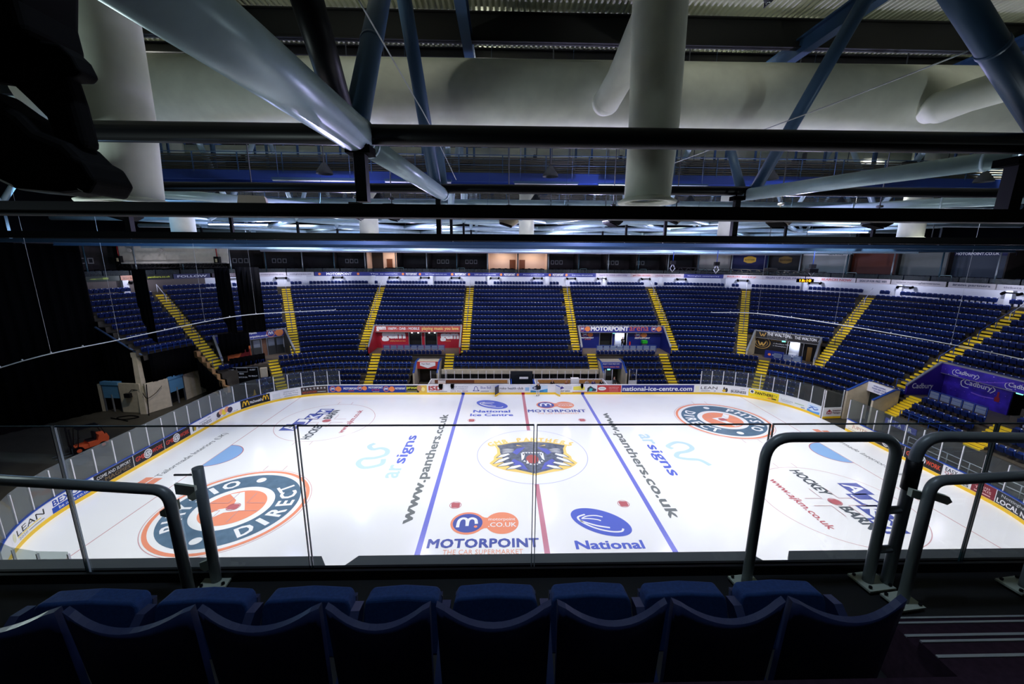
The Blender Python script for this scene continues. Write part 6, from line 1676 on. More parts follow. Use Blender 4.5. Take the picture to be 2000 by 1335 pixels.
mb = MB(); mb.tube((0, .07, .36), (0, .07, .75), .03, 6); mb.build('clock_stem', M_black, ck)
# curved pale pipe tracks hung over both ends
def track(pts, wires, label):
    o = thing('curved_track', label, 'pipe', pts[0], 0, 'hanging curved tracks')
    P0 = Vector(pts[0]); q = [tuple(Vector(p) - P0) for p in pts]
    mb = MB(); mb.path(catmull(q, 8), .035, 6); mb.build('pipe', M_cable, o)
    for i in wires:
        c = Vector(q[i]); mb = MB(); mb.tube(c + Vector((0, 0, .05)), c + Vector((0, 0, 27.42 - c.z - P0.z)), .008, 4)
        mb.build('hanger_wire', M_cable, o)
    for p in catmull(q, 8)[::4]:
        mb = MB(); mb.box(p[0] - .03, p[0] + .03, p[1] - .03, p[1] + .03, p[2], p[2] + .12)
        mb.build('clip', M_cable, o)
track([(-35.8, -6.3, 8.7), (-35.41, -5.3, 9.06), (-33.2, -4.19, 9.75), (-31.46, -1.1, 10.08), (-28.75, 4.06, 10.65), (-26.11, 7.12, 10.91), (-20.2, 11.04, 10.83)], (2, 3, 4, 5), 'thin pale curved pipe hung in front of the black drapes')
track([(19.55, 10.03, 10.84), (23.13, 7.94, 11.03), (26.68, 2.7, 10.85), (31.28, -2.67, 10.18), (34.18, -4.92, 9.56), (36.5, -6.6, 9.0)], (1, 2, 3, 4), 'thin pale curved pipe hung in front of the corner rows')
# lilac house lights tucked among the far steel
for (x, y, z, e, c) in ((-26, 8, 18.2, 380, (.5, .56, 1)), (-12, 10, 18.0, 330, (.6, .56, 1)), (3, 8, 18.0, 360, (.62, .58, 1)), (17, 9, 18.0, 330, (.58, .56, 1)), (31, 7, 18.0, 380, (.5, .58, 1)), (-34, -2, 18.0, 340, (.3, .58, 1)), (-12, -6.5, 18.4, 330, (.62, .58, 1)), (3, -6.5, 18.4, 340, (.64, .6, 1)), (15, -6.5, 18.3, 360, (.62, .58, 1)), (-22, 18.5, 17.9, 380, (.5, .6, 1)), (4, 19, 17.9, 400, (.64, .6, 1)), (25, 17.5, 17.9, 380, (.45, .62, 1))):
    lamp('POINT', 'house_light', (x, y, z), e * 1.1, c, size=.15)
for i, (x, y) in enumerate(((-24, -16.6), (-9, -16.6), (6, -16.6), (19, -16.6), (-22, -6.2), (-4, -6.2), (10, -6.2), (24, -6.2))):  # upward spots added to brighten the deck, housings made up with them
    o = thing('added_uplight', 'small uplighter washing the corrugated deck, %s of them' % nth(i + 1), 'lamp', (x, y, 25.2 if y > -10 else 24.5), 0, 'uplighters under the deck')
    mb = MB(); mb.lathe((0, 0, 0), [(.06, -.1), (.16, 0), (.2, .14)], 14); mb.build('bowl', M_lump, o)
    mb = MB(); mb.box(-.02, .02, .2, .24, -.1, 2.2 if y > -10 else 2.92); mb.box(-.02, .02, 0, .24, -.12, -.08); mb.build('stem', M_lump, o)
    lamp('SPOT', 'deck_fill', (x, y, 25.35 if y > -10 else 24.65), 170 if y > -10 else 150, (1, 1, .88), (x + .5, y if y > -10 else -9.5, 27.4), .12, 150 if y > -10 else 110, .5)

# ------------------------------------------------------------------ balcony in front of the camera
KX, KY, KZ = -2.5784, -31.1906, 16.2944
def far_(p, f=1.119): return (KX + (p[0] - KX) * f, KY + (p[1] - KY) * f, KZ + (p[2] - KZ) * f)
ZF = KZ + (14.2 - KZ) * 1.119
M_carpet = mat('balcony_carpet', (44, 30, 42), .9, 0, .1, var=.2, vscale=30)
M_balc = mat('balcony_black', (16, 17, 20), .75)
M_rail = mat('rail_grey_paint', (108, 116, 120), .38, .1, .5)
M_plate2 = mat('base_plate', (176, 186, 172), .5, .1)
M_edge = mat('nosing_alu', (170, 178, 182), .35, .5)
M_ledge = mat('ledge_grey', (120, 122, 122), .6, var=.05)
YG = KY + (-28.867 - KY) * 1.119
mb = MB(); mb.box(-14, 10, -30.25, YG + .04, 13.2, ZF - .02); mb.build('floor_balcony_front', M_balc, kind='structure')
mb = MB(); mb.box(-14, 10, -36, -29.93, 13.2, 14.64); mb.build('floor_balcony_step', M_carpet, kind='structure')
# grey ledge pieces beyond the glass
for a, b, l in ((-9.5, -3.92, 'grey ledge board beyond the glass, drape side piece'), (-3.86, -.42, 'long grey ledge board beyond the glass in the middle'), (-.3, 6, 'grey ledge board beyond the glass under the tubular rails')):
    mb = MB(); mb.hexa([(a, YG + .07, ZF - .1), (b, YG + .07, ZF - .1), (b + (.0 if b > 3 else -.12), YG + .235, ZF - .1), (a + .12, YG + .235, ZF - .1)], [(a, YG + .07, ZF - .03), (b, YG + .07, ZF - .03), (b + (0 if b > 3 else -.12), YG + .235, ZF - .03), (a + .12, YG + .235, ZF - .03)])
    o = mb.build('ledge_board', M_ledge); tag(o, l, 'ledge', 'grey ledge boards')
# glass balustrade: five panes in a bottom channel
bal = thing('glass_balustrade', 'clear frameless glass balustrade along the balcony edge in front of the seats', 'balustrade', (0, YG, ZF))
M_gedge = mat('glass_edge', (20, 46, 50), .2, 0, .5)
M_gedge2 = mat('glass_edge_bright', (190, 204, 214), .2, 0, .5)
gx = [-7.4, -5.63, -4.0, -2.343, -.66, 1.0, 2.7, 4.4]
for i, (a, b) in enumerate(zip(gx[:-1], gx[1:])):
    zt_ = 1.2
    mb = MB(); mb.box(a + .012, b - .012, -.006, .006, .04, zt_); pn = mb.build('glass_pane', M_glass2, bal)
    mb = MB(); mb.box(a + .012, b - .012, -.0065, .0065, zt_, zt_ + .008); mb.build('top_edge', M_gedge, pn)
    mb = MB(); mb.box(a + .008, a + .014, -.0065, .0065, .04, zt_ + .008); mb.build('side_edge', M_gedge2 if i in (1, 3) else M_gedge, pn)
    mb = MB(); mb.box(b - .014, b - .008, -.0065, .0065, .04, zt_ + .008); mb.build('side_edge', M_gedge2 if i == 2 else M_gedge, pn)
mb = MB(); mb.box(gx[0], gx[-1], -.03, -.008, -.03, .06); mb.box(gx[0], gx[-1], .008, .03, -.03, .06); mb.build('bottom_channel', M_beam, bal)
# tubular rails
def plate(mb, x, y, z, w=.2, rz=0):
    mb.obox(Tm(x, y, z, rz), w, w * .8, .014)
def base(par, x, y, z, rz=.12, w=.19):
    mb = MB(); mb.obox(Tm(x, y, z + .008, rz), w, w * .78, .014); p = mb.build('base_plate', M_plate2, par)
    for qx in (-1, 1):
        for qy in (-1, 1):
            v = Tm(x, y, z, rz) @ Vector((qx * w * .38, qy * w * .28, .02))
            mb = MB(); mb.tube(v, v + Vector((0, 0, .014)), .011, 8); mb.build('bolt', M_beam, p)
def rounded(pts, r, n=6):
    out = [Vector(pts[0])]
    for i in range(1, len(pts) - 1):
        p, a, b = Vector(pts[i]), Vector(pts[i - 1]), Vector(pts[i + 1])
        d0, d1 = (a - p).normalized(), (b - p).normalized()
        s, e = p + d0 * r, p + d1 * r
        for k in range(n + 1):
            t = k / n
            out.append((1 - t) ** 2 * s + 2 * t * (1 - t) * p + t * t * e)
    out.append(Vector(pts[-1]))
    return out
RR = .0345
def far3(x, y, z): return far_((x, y, z))
YP = far3(0, -28.987, 0)[1]
xl, xr = far3(-.964, 0, 0)[0], far3(-.145, 0, 0)[0]
zt1 = far3(0, 0, 15.243)[2]
h1 = thing('hoop_rail', 'grey tubular hoop rail with two legs standing on base plates by the glass', 'rail', (xl, YP, ZF))
L = xr - xl; H = zt1 - ZF
mb = MB(); mb.path(rounded([(0, 0, 0), (0, 0, H), (L, 0, H), (L, 0, 0)], .17, 8), RR, 16); mb.build('hoop_tube', M_rail, h1)
base(h1, 0, 0, 0); base(h1, L + .03, .0, 0, .12, .22)
# second hoop running back toward the camera side
x2 = far3(-.03, 0, 0)[0]; y2 = far3(0, -29.0, 0)[1]
h2 = thing('hoop_rail', 'grey tubular hoop rail leaving the frame edge, tied by two short bars', 'rail', (x2, y2, ZF))
mb = MB(); mb.path(rounded([(0, 0, 0), (0, 0, H + .01), (1.3, -.06, H + .01), (1.3, -.06, 0)], .17, 8), RR * 1.05, 16); mb.build('hoop_tube', M_rail, h2)
for z in (.28, .6):
    mb = MB(); mb.tube((-.0, 0, z + .02), (-(x2 - xr), YP - y2, z), .027, 10); mb.build('tie_bar', M_rail, h2)
mb = MB(); mb.tube((0, 0, .78), (0, 0, 1.0), RR * 1.3, 16); mb.build('sleeve', M_beam, h2)
base(h2, 1.3, -.06, 0)
x3, y3 = far3(-.063, -29.143, 0)[:2]
h3 = thing('guard_rail_tube', 'grey bent handrail over the steps with pale clips on the glass', 'rail', (x3, y3, ZF))
H3 = far3(0, 0, 15.04)[2] - ZF
mb = MB(); mb.path(rounded([(0, 0, 0), (0, 0, H3), (1.5, .02, H3 + .06)], .09, 8), RR * .95, 16); mb.build('rail_tube', M_rail, h3)
mb = MB(); mb.path(rounded([(1.02, .1, 0), (1.02, .1, .6), (1.2, .1, 1.0)], .1, 6), RR, 16); mb.build('rail_tube', M_rail, h3)
base(h3, 0, 0, 0); base(h3, 1.0, .12, 0)
for z, dx in ((.82, 0), (.8, .07)):
    mb = MB()
    put_ = [(-.02, -.025), (.1, -.03), (.13, 0), (.1, .03), (-.02, .03)]
    mb.prism(put_, lambda a, b: (dx * 1.2 + a - (.06 if dx == 0 else 0), .03, z + b - a * .3), lambda a, b: (dx * 1.2 + a - (.06 if dx == 0 else 0), .06, z + b - a * .3)); mb.build('glass_clip', M_plate2, h3)
# drape-side bent rail and single post
xb, yb = far3(-4.548, -29.009, 0)[:2]
h4 = thing('guard_rail_tube', 'grey bent handrail coming in from the drape side with a glass clip', 'rail', (xb, yb, ZF))
zb = far3(0, 0, 14.93)[2] - ZF
mb = MB(); mb.path(rounded([(0, 0, -.1), (-.02, 0, zb), (-1.9, .04, zb + .12)], .1, 8), RR, 16); mb.build('rail_tube', M_rail, h4)
for sx, z in ((-1, .68), (1, .8)):
    mb = MB(); mb.prism([(.0, -.03), (.09, -.06), (.13, -.04), (.13, -.01), (.0, .04)], lambda a, b: (sx * (a + .0), .03, z + b * 1.1 + a * .25 * sx), lambda a, b: (sx * a, .05, z + b * 1.1 + a * .25 * sx)); mb.build('glass_clip', M_plate2, h4)
xp, yp = far3(-4.452, -28.91, 0)[:2]
h5 = thing('rail_post', 'short grey post with capped top on a base plate beside the bent handrail', 'post', (xp, yp, ZF))
hp = far3(0, 0, 15.02)[2] - ZF
mb = MB(); mb.tube((0, 0, 0), (0, 0, hp), RR, 16); mb.build('post_tube', M_rail, h5)
base(h5, 0, 0, 0)
for z in (.72, .14):
    mb = MB(); mb.prism([(.0, -.03), (-.09, -.07), (-.12, -.05), (-.12, -.0), (.0, .05)], lambda a, b: (a, .02, z + b), lambda a, b: (a, .04, z + b)); mb.build('glass_clip', M_plate2, h5)
mb = MB(); mb.box(-.17, -.03, .0, .008, .1, hp - .06); mb.build('glass_infill', M_glass2, h5)
mb = MB(); mb.box(-.17, -.03, -.001, .009, hp - .06, hp - .05); mb.build('infill_edge', M_gedge, h5)
# steps with metal nosings
st = thing('balcony_steps', 'dark balcony steps with pale metal nosings beside the row of seats', 'steps', (.4, -29.3, 13.9))
for i, (y0, y1, z) in enumerate(((-29.34, -29.16, 14.1), (-29.58, -29.34, 14.26), (-30.02, -29.58, 14.41))):
    mb = MB(); mb.box(-.62 - i * .12, 3.5, y0 + 29.3, y1 + 29.3, z - 14.3, z - 13.9); mb.build('step', M_carpet, st)
    mb = MB(); mb.box(-.62 - i * .12, 3.5, y1 + 29.3 - .012, y1 + 29.3, z - 13.902, z - 13.892); mb.box(-.62 - i * .12, 3.5, y1 + 29.3 - .09, y1 + 29.3 - .075, z - 13.902, z - 13.894); mb.build('step_nosing', M_edge, st)
# front-row seats seen from behind
M_fab = mat('seat_fabric_blue', (26, 54, 102), .8, 0, .2, var=.15, vscale=60, bump=.2, bscale=400)
M_shell = mat('seat_shell_navy', (24, 36, 74), .42, 0, .45)
xs_gap = [-4.94, -4.345, -3.815, -3.305, -2.86, -2.36, -1.88, -1.38, -.86]
def big_seat(cx, w, lab):
    s = thing('stadium_seat', lab, 'seat', (cx, -29.75, 13.97), 0, 'seats of the balcony front row')
    # curved back shell, dipping in the middle of its top edge
    mb = MB(); n = 14
    rows = []
    for j in range(7):
        t = j / 6
        z = .28 + (.945 - .28) * t
        r = []
        for i in range(n + 1):
            u = -1 + 2 * i / n
            dip = .075 * (1 - u * u) * (t ** 3)
            wv = w * .48 * (1 - .05 * (1 - t))
            edge = .0 if abs(u) < 1 else -.012
            r.append((u * wv, -.045 * (1 - u * u) - .02 - .05 * t, z - dip + edge))
        rows.append(r)
    def sheet(off):
        return [[(x, y + off, z) for x, y, z in r] for r in rows]
    A_, B_ = sheet(0), sheet(.03)
    base_ = len(mb.v)
    W_ = n + 1
    mb.v += [p for r in A_ for p in r] + [p for r in B_ for p in r]
    N_ = 7 * W_
    def q(f, sm=True): mb.f.append(f); mb.mi.append(0); mb.sm.append(sm)
    for j in range(6):
        for i in range(n):
            a = j * W_ + i
            q((a, a + W_, a + W_ + 1, a + 1)); q((N_ + a, N_ + a + 1, N_ + a + W_ + 1, N_ + a + W_))
    for i in range(n):
        a = 6 * W_ + i; q((a, N_ + a, N_ + a + 1, a + 1), False)
        a = i; q((a + 1, N_ + a + 1, N_ + a, a), False)
    for j in range(6):
        a = j * W_; q((a + W_, a, N_ + a, N_ + a + W_), False)
        a = j * W_ + n; q((a, a + W_, N_ + a + W_, N_ + a), False)
    mb.build('backrest', M_shell, s)
    # tipped-up upholstered pad
    mb = MB()
    pw = w * .465
    prof = [(-pw, .36), (pw, .36), (pw * .95, .58), (pw * .91, .618), (pw * .84, .634), (0, .645), (-pw * .84, .634), (-pw * .91, .618), (-pw * .95, .58)]
    mb.prism(prof, lambda a, b: (a, .2 + (b - .36) * .25, b), lambda a, b: (a * .97, .3 + (b - .36) * .25, b - .008))
    o = mb.build('seat_pad', M_fab, s)
    bv = o.modifiers.new('soft', 'BEVEL'); bv.width = .016; bv.segments = 3; bv.limit_method = 'ANGLE'
    mb = MB(); mb.prism([(-pw * .96, .34), (pw * .96, .34), (pw * .93, .58), (-pw * .93, .58)], lambda a, b: (a, .295 + (b - .36) * .25, b), lambda a, b: (a, .32 + (b - .36) * .25, b)); mb.build('seat_underside', M_shell, s)
    return s
names = ['front-row seat first in full view from the drape end', 'front-row seat, second along from the drape end, behind the single post', 'front-row seat, third along from the drape end', 'front-row seat in the middle, facing the motor logo on the ice', 'front-row seat just past the glass joint, facing the swirl disc on the ice', 'front-row seat behind the first leg of the hoop rail', 'front-row seat at the steps end of the row']
for i in range(8):
    a, b = xs_gap[i], xs_gap[i + 1]
    lab = 'blue folding seat partly out of frame at the drape end, before the other seven' if i == 0 else 'blue padded ' + names[i - 1]
    big_seat((a + b) / 2, (b - a) * .985, lab)
# arm standards between the seats
for i, x in enumerate(xs_gap):
    mb = MB(); mb.prism([(-.06, 0), (.06, 0), (.06, .3), (.25, .55), (.27, .6), (.2, .61), (.0, .45), (-.06, .4)], lambda a, b: (-.022, a, b), lambda a, b: (.022, a, b))
    o = mb.build('seat_standard', M_shell, None, Tm(x, -29.72, 13.97))
    tag(o, 'navy seat bracket between front-row seats, %s from the drape end' % nth(i + 1), 'bracket', 'brackets of the balcony front row')

lamp('SPOT', 'balcony_fill', (-2.3, -28.9, 21.6), 190, (.62, .77, 1), (-2.3, -29.3, 14.4), .2, 90, .8)  # added spot above the view to lift the balcony seats, no fixture
# black moving-head lamp hanging close to the camera at the top
M_jet = mat('lamp_black', (4, 4, 5), .75, 0, .08)
hd = thing('moving_head_lamp', 'black stage lamp silhouette hanging close by in the top corner', 'stage lamp', (-4.75, -29.05, 17.0))
def slab(name, poly, y0, y1, bev, m=M_jet):
    mb = MB(); mb.prism([(a + 4.75, b - 17.0) for a, b in poly], lambda a, b: (a, y0, b), lambda a, b: (a, y1, b))
    o = mb.build(name, m, hd)
    bv = o.modifiers.new('soft', 'BEVEL'); bv.width = bev; bv.segments = 3; bv.limit_method = 'ANGLE'
    return o
slab('lamp_base', [(-5.2, 17.9), (-4.66, 17.9), (-4.63, 17.55), (-4.67, 17.37), (-4.66, 17.25), (-4.78, 17.19), (-5.2, 17.2)], -.12, .16, .03)
slab('handle', [(-4.69, 17.25), (-4.59, 17.235), (-4.545, 17.187), (-4.522, 17.123), (-4.55, 17.1), (-4.61, 17.1), (-4.67, 17.13)], -.05, .05, .015)
slab('lamp_head', [(-5.2, 17.1), (-5.06, 17.075), (-4.951, 17.04), (-4.874, 16.98), (-4.794, 16.926), (-4.74, 16.86), (-4.617, 16.81), (-4.537, 16.716), (-4.51, 16.66), (-4.56, 16.6), (-4.7, 16.585), (-4.9, 16.6), (-5.0, 16.65), (-5.2, 16.8)], -.1, .1, .04)
slab('lens_ring', [(-4.6, 16.76), (-4.535, 16.725), (-4.497, 16.64), (-4.55, 16.575), (-4.6, 16.6)], -.11, .11, .02)
slab('yoke_arm', [(-5.2, 17.24), (-4.66, 17.24), (-4.61, 17.16), (-4.585, 17.0), (-4.57, 16.8), (-4.7, 16.78), (-4.73, 16.93), (-4.79, 17.0), (-4.86, 17.075), (-5.2, 17.11)], -.05, .05, .03)
mb = MB(); mb.tube((-.2, 0, .9), (-.2, 0, 2.2), .04, 8); mb.build('hanging_clamp', M_jet, hd)

# ------------------------------------------------------------------ drape end: curtains, pier, doors, forklift, scoreboard
def drape(pts, label, folds=.5, amp=.08, m=M_black):
    """a hanging curtain: pts = [(x, y, z_bottom, z_top)] along its run"""
    P = []
    for (a, b) in zip(pts[:-1], pts[1:]):
        L = hypot(b[0] - a[0], b[1] - a[1]); n = max(2, int(L / folds * 6))
        for i in range(n):
            t = i / n
            P.append(tuple(a[j] + (b[j] - a[j]) * t for j in range(4)) + (L * t,))
    P.append(tuple(pts[-1]) + (0,))
    mb = MB()
    off = []
    for i, p in enumerate(P):
        a = P[max(i - 1, 0)]; b = P[min(i + 1, len(P) - 1)]
        dx, dy = b[0] - a[0], b[1] - a[1]; l = hypot(dx, dy) or 1
        w = amp * sin(2 * pi * i / 6)
        off.append((p[0] - dy / l * w, p[1] + dx / l * w, p[2], p[3]))
    n = len(off)
    mb.mesh([(x, y, z0) for x, y, z0, z1 in off] + [(x, y, z1) for x, y, z0, z1 in off], [(i, i + 1, n + i + 1, n + i) for i in range(n - 1)], 0, True)
    o = mb.build('black_drape', m); tag(o, label, 'drape', 'black stage drapes')
    so = o.modifiers.new('cloth', 'SOLIDIFY'); so.thickness = .02
    return o
drape([(-58, -16, 0, 17.3), (-50.5, 1.5, 0, 17.3), (-44.9, 10.7, 0.0, 17.3)], 'huge black drape wall filling the end of the hall beside the seats', .8, .1)
drape([(-44.3, 10.15, 2.9, 8.9), (-42.6, 10.3, 2.9, 7.7), (-41.2, 10.35, 3.0, 6.5)], 'black drape hanging under the slanted edge of the stand', .5, .06)
RP = [bowl(s, dk(7) - .62) for s in (-40.1, -39, -38, -37, -36.6)]
drape([(x, y, z0, zf(7) + .1) for (x, y), z0 in zip(RP, (3.2, 3.2, 3.25, 3.25, 3.25))], 'black drape hanging below the blue rail over the blue doors', .5, .06)
drape([(*bowl(-37.3, 3.4), 1.6, 5.0), (*bowl(-36.95, 1.6), 1.0, 3.2), (*bowl(-36.8, 0), .6, 1.9)], 'short black drape under the stepped concrete edge', .5, .05)
drape([(-38.0, 8.2, 11.5, 15.05), (-37.2, 7.9, 8.5, 15.05), (-36.1, 7.6, 7.8, 15.05)], 'narrow black drape strip crossing the rows beside the end stairs')
drape([(-30.1, 8.0, 11.5, 15.2), (-29.3, 7.7, 9.0, 15.2), (-28.2, 7.4, 8.9, 15.2)], 'black drape strip hanging over the rows, on the stairs side of the pair')
drape([(-28.1, 8.0, 8.9, 15.3), (-25.7, 7.8, 9.1, 15.3)], 'wide black drape strip hanging beside the half covered blue sign')
drape([(*bowl(-35.3, 3.4), 4.6, 7.3), (*bowl(-32.7, 3.4), 4.7, 7.3)], 'black cover drape across the entrance beside the orange picture')
drape([(*bowl(-35.3, 1.5), 3.4, 4.6), (*bowl(-31.9, 1.5), 3.5, 4.6)], 'low black cover over the rows behind the scoreboard')
# sloping rail edge of the stand
mb = MB(); mb.path([(-44.3, 10.0, 9.1), (-41.0, 10.1, 6.6), (-40.3, 10.2, 6.1)], .1, 8); o = mb.build('stand_edge', mat('edge_blue', (90, 110, 140), .4)); tag(o, 'slanted blue-grey edge of the cut-off stand above the drapes', 'edge rail')
# pier, walls and doors below
pr = thing('concrete_pier', 'pale raking concrete pier at the foot of the cut-off stand', 'pier', (-40.2, 9.3, 0))
mb = MB(); mb.hexa([(-.35, -.25, 0), (.3, -.25, 0), (.3, .35, 0), (-.35, .35, 0)], [(-1.05, .75, 6.2), (-.6, .75, 6.2), (-.6, 1.2, 6.2), (-1.05, 1.2, 6.2)]); mb.build('pier_shaft', M_wallc, pr)
mb = MB(); mb.box(-1.1, -.5, .7, 1.3, 5.9, 6.4); mb.build('pier_head', M_wallc, pr)
def wall_seg(p, q, z, name='wall_panel', m=M_wallc):
    mb = MB(); d = Vector((q[0] - p[0], q[1] - p[1], 0)); l = d.length; a = atan2(d.y, d.x)
    mb.box(0, l, 0, .2, 0, z)
    return mb.build(name, m, None, Tm(p[0], p[1], 0, a), 'structure')
wall_seg((-47.0, 10.2), (-44.9, 9.9), 3.0, 'wall_under_stand')
wall_seg((-42.9, 9.7), (-40.5, 9.4), 3.2, 'wall_under_stand')
wall_seg((-39.9, 9.4), (-39.15, 11.4), 3.2, 'wall_under_stand')
wall_seg((-39.07, 13.4), (-39.0, 16.4), 3.0, 'wall_under_stand')
M_door = mat('door_blue', (88, 140, 176), .5)
for (p, q, l) in (((-44.9, 9.9), (-42.9, 9.7), 'pale blue roller door, half raised, on the drape side of the pier'), ((-39.15, 11.4), (-39.07, 13.4), 'pale blue roller door, half raised, past the pier')):
    d = Vector((q[0] - p[0], q[1] - p[1], 0)); a = atan2(d.y, d.x)
    t = thing('roller_door', l, 'door', (p[0], p[1], 0), a, 'roller doors under the stand')
    mb = MB()
    for k in range(8): mb.box(0, d.length, .05, .12 + .02 * (k % 2), 1.5 + k * .18, 1.67 + k * .18)
    mb.build('shutter', M_door, t)
    mb = MB(); mb.box(0, d.length, -.05, .4, 2.95, 3.3); mb.build('shutter_box', M_door, t)
    mb = MB(); mb.box(d.length * .5 - .05, d.length * .5 + .05, 0, .1, 0, 1.9); mb.build('centre_post', M_steel, t)
    mb = MB(); mb.box(0, d.length, .8, .9, 0, 3); mb.build('dark_opening', M_dkroom, t)
    for x in (0, d.length - .08):
        mb = MB(); mb.box(x, x + .08, 0, .15, 0, 3); mb.build('guide_rail', M_lump, t)
cable([(-40.0, 9.15, 2.3), (-39.7, 9.2, 1.7), (-39.4, 9.9, 2.0), (-39.2, 10.6, 2.6)], .03, 'dark cable looping across the pier wall', M_black)
cable([(-39.6, 9.3, 3.2), (-39.5, 9.0, 1.6), (-39.3, 8.6, .03)], .04, 'dark cable dropping down the pier to the floor', M_black)
cable([(-42.6, 8.0, .03), (-41.0, 7.6, .03), (-40.0, 8.2, .03), (-41.2, 8.6, .03), (-42.0, 8.0, .03), (-40.2, 7.2, .03)], .05, 'dark cable coiled on the concrete floor before the pier', M_black)
t = thing('wall_floodlight', 'black floodlight on the concrete wall beside the pier', 'floodlight', (-41.6, 9.35, 2.0))
mb = MB(); mb.box(-.3, .3, -.3, 0, -.2, .25); mb.build('lamp_housing', M_black2, t)
mb = MB(); mb.path([(0, 0, .25), (.3, .05, .6), (.9, .1, .5)], .03, 6); mb.build('lamp_arm', M_black2, t)
# stand legs by the scoreboard
for (x, y, l) in ((-36.3, 15.2, 'blue and concrete support column at the end of the rows by the scoreboard'), (-31.3, 15.7, 'concrete support column at the other end of the scoreboard')):
    t = thing('support_column', l, 'column', (x, y, 0), .4)
    mb = MB(); mb.box(-.45, .45, -.3, .3, 0, 1.0); mb.build('column_foot', M_wallc, t)
    mb = MB(); mb.hexa([(-.3, -.2, 1.0), (.3, -.2, 1.0), (.3, .2, 1.0), (-.3, .2, 1.0)], [(-.2, -.2, 2.1), (.2, -.2, 2.1), (.2, .2, 2.1), (-.2, .2, 2.1)]); mb.build('column_shaft', mat('column_blue', (90, 120, 176), .5), t)
    mb = MB(); mb.box(-.35, .35, -.25, .25, 2.1, 3.2); mb.build('column_head', M_wallc, t)
# stepped concrete edge under the end stairs
mb = MB()
for k in range(0, 7):
    p = bowl(-36.85, dk(k) - .48); q = bowl(-36.85, dk(k + 1) - .48); r = bowl(-36.55, dk(k + 1) - .48); r0 = bowl(-36.55, dk(k) - .48)
    mb.hexa([(*p, zf(k) - .75), (*r0, zf(k) - .75), (*r, zf(k) - .75), (*q, zf(k) - .75)], [(*p, zf(k)), (*r0, zf(k)), (*r, zf(k)), (*q, zf(k))])
mb.build('terrace_end', mat('edge_ochre', (184, 140, 90), .7), kind='structure')
# scoreboard
sb = thing('scoreboard', 'black scoreboard with white outlines hung on the front of the rows', 'scoreboard', (-35.1, 14.75, 1.4), radians(4))
mb = MB(); mb.box(0, 3.7, -.12, .12, 0, 2.15); mb.build('board', M_black2, sb)
mb = MB()
B_ = lambda a, b: (a, -.13, b)
for pts in ([(.05, .05), (3.65, .05), (3.65, 2.1), (.05, 2.1), (.05, .05)], [(1.25, 1.55), (2.45, 1.55), (2.45, 2.05), (1.25, 2.05), (1.25, 1.55)]):
    put_stroke(mb, pts, .05, B_, 0, False)
for tx, x, z, w in (('HOME', .35, 1.72, .6), ('GUEST', 2.7, 1.72, .65), ('PERIOD', 1.5, 1.25, .5), ('PLR  PENALTY', .25, .9, 1.0), ('PLR  PENALTY', 2.5, .95, 1.0), ('SHOTS ON GOAL', 1.4, .82, .95)):
    put_text(mb, tx, x, z, w, .17, B_, 0, .03)
mb.build('white_markings', mat('paint_white', (236, 238, 240), .5, 0, .3), sb)
# hanging grey board over a lattice truss
lt = lattice((-49.0, 18.85, 15.05), (-36.0, 18.55, 15.25), .5, 'lattice truss with small lamps hung under the pale grey board')
gb = thing('acoustic_board', 'pale grey board hung above the lattice truss over the drapes end', 'board', (-49.1, 19.4, 15.25))
mb = MB(); mb.hexa([(0, 0, 0), (13.1, -.3, .2), (13.1, -.2, .2), (0, .1, 0)], [(-.3, .3, 2.2), (13.0, 0, 2.3), (13.0, .1, 2.3), (-.3, .4, 2.2)]); mb.build('board_panel', mat('board_grey', (226, 220, 204), .7, var=.06), gb)
for x in (1.3, 5.0):
    mb = MB(); mb.tube((x, .1, 1.7), (x, -.12, 1.7), .22, 16); mb.build('round_cap', mat('cap_pale', (186, 180, 170), .6), gb)
for i, x in enumerate((-48.6, -37.0)):
    t = thing('truss_motor', 'black hoist motor with red hook at the %s end of the grey board' % ('outer' if i == 0 else 'inner'), 'hoist', (x, 18.7, 15.5))
    mb = MB(); mb.box(-.3, .3, -.2, .2, 0, .75); mb.build('motor_body', M_black2, t)
    mb = MB(); mb.tube((0, 0, .75), (0, 0, 1.9), .06, 6); mb.build('hook_chain', mat('hook_red', (150, 30, 30), .5), t)
    mb = MB(); mb.box(-.1, .1, -.24, -.2, .1, .5); mb.build('motor_label', mat('label_pale', (200, 190, 150), .5), t)
# forklift
fk = thing('forklift', 'orange and black forklift truck parked behind the glass on the concrete', 'forklift', (-38.0, 1.2, 0), radians(62))
M_fo = mat('forklift_orange', (222, 92, 50), .45)
mb = MB(); mb.prism([(-.1, .35), (1.1, .35), (1.2, .8), (1.1, 1.15), (.6, 1.2), (.45, .75), (-.1, .75)], lambda a, b: (a, -.55, b), lambda a, b: (a, .55, b)); mb.build('counterweight', M_fo, fk)
mb = MB(); mb.box(-.9, .1, -.5, .5, .3, .62); mb.build('chassis', M_fo, fk)
mb = MB(); mb.box(-.1, .45, -.28, .28, .75, .9); mb.box(.35, .5, -.28, .28, .9, 1.45); mb.build('driver_seat', M_black2, fk)
mb = MB()
for y in (-.5, .5):
    mb.path([(-.75, y, .6), (-.55, y, 2.05), (.75, y, 2.05), (1.0, y, 1.15)], .035, 6)
mb.box(-.55, .75, -.5, .5, 2.03, 2.08); mb.build('overhead_guard', M_black2, fk)
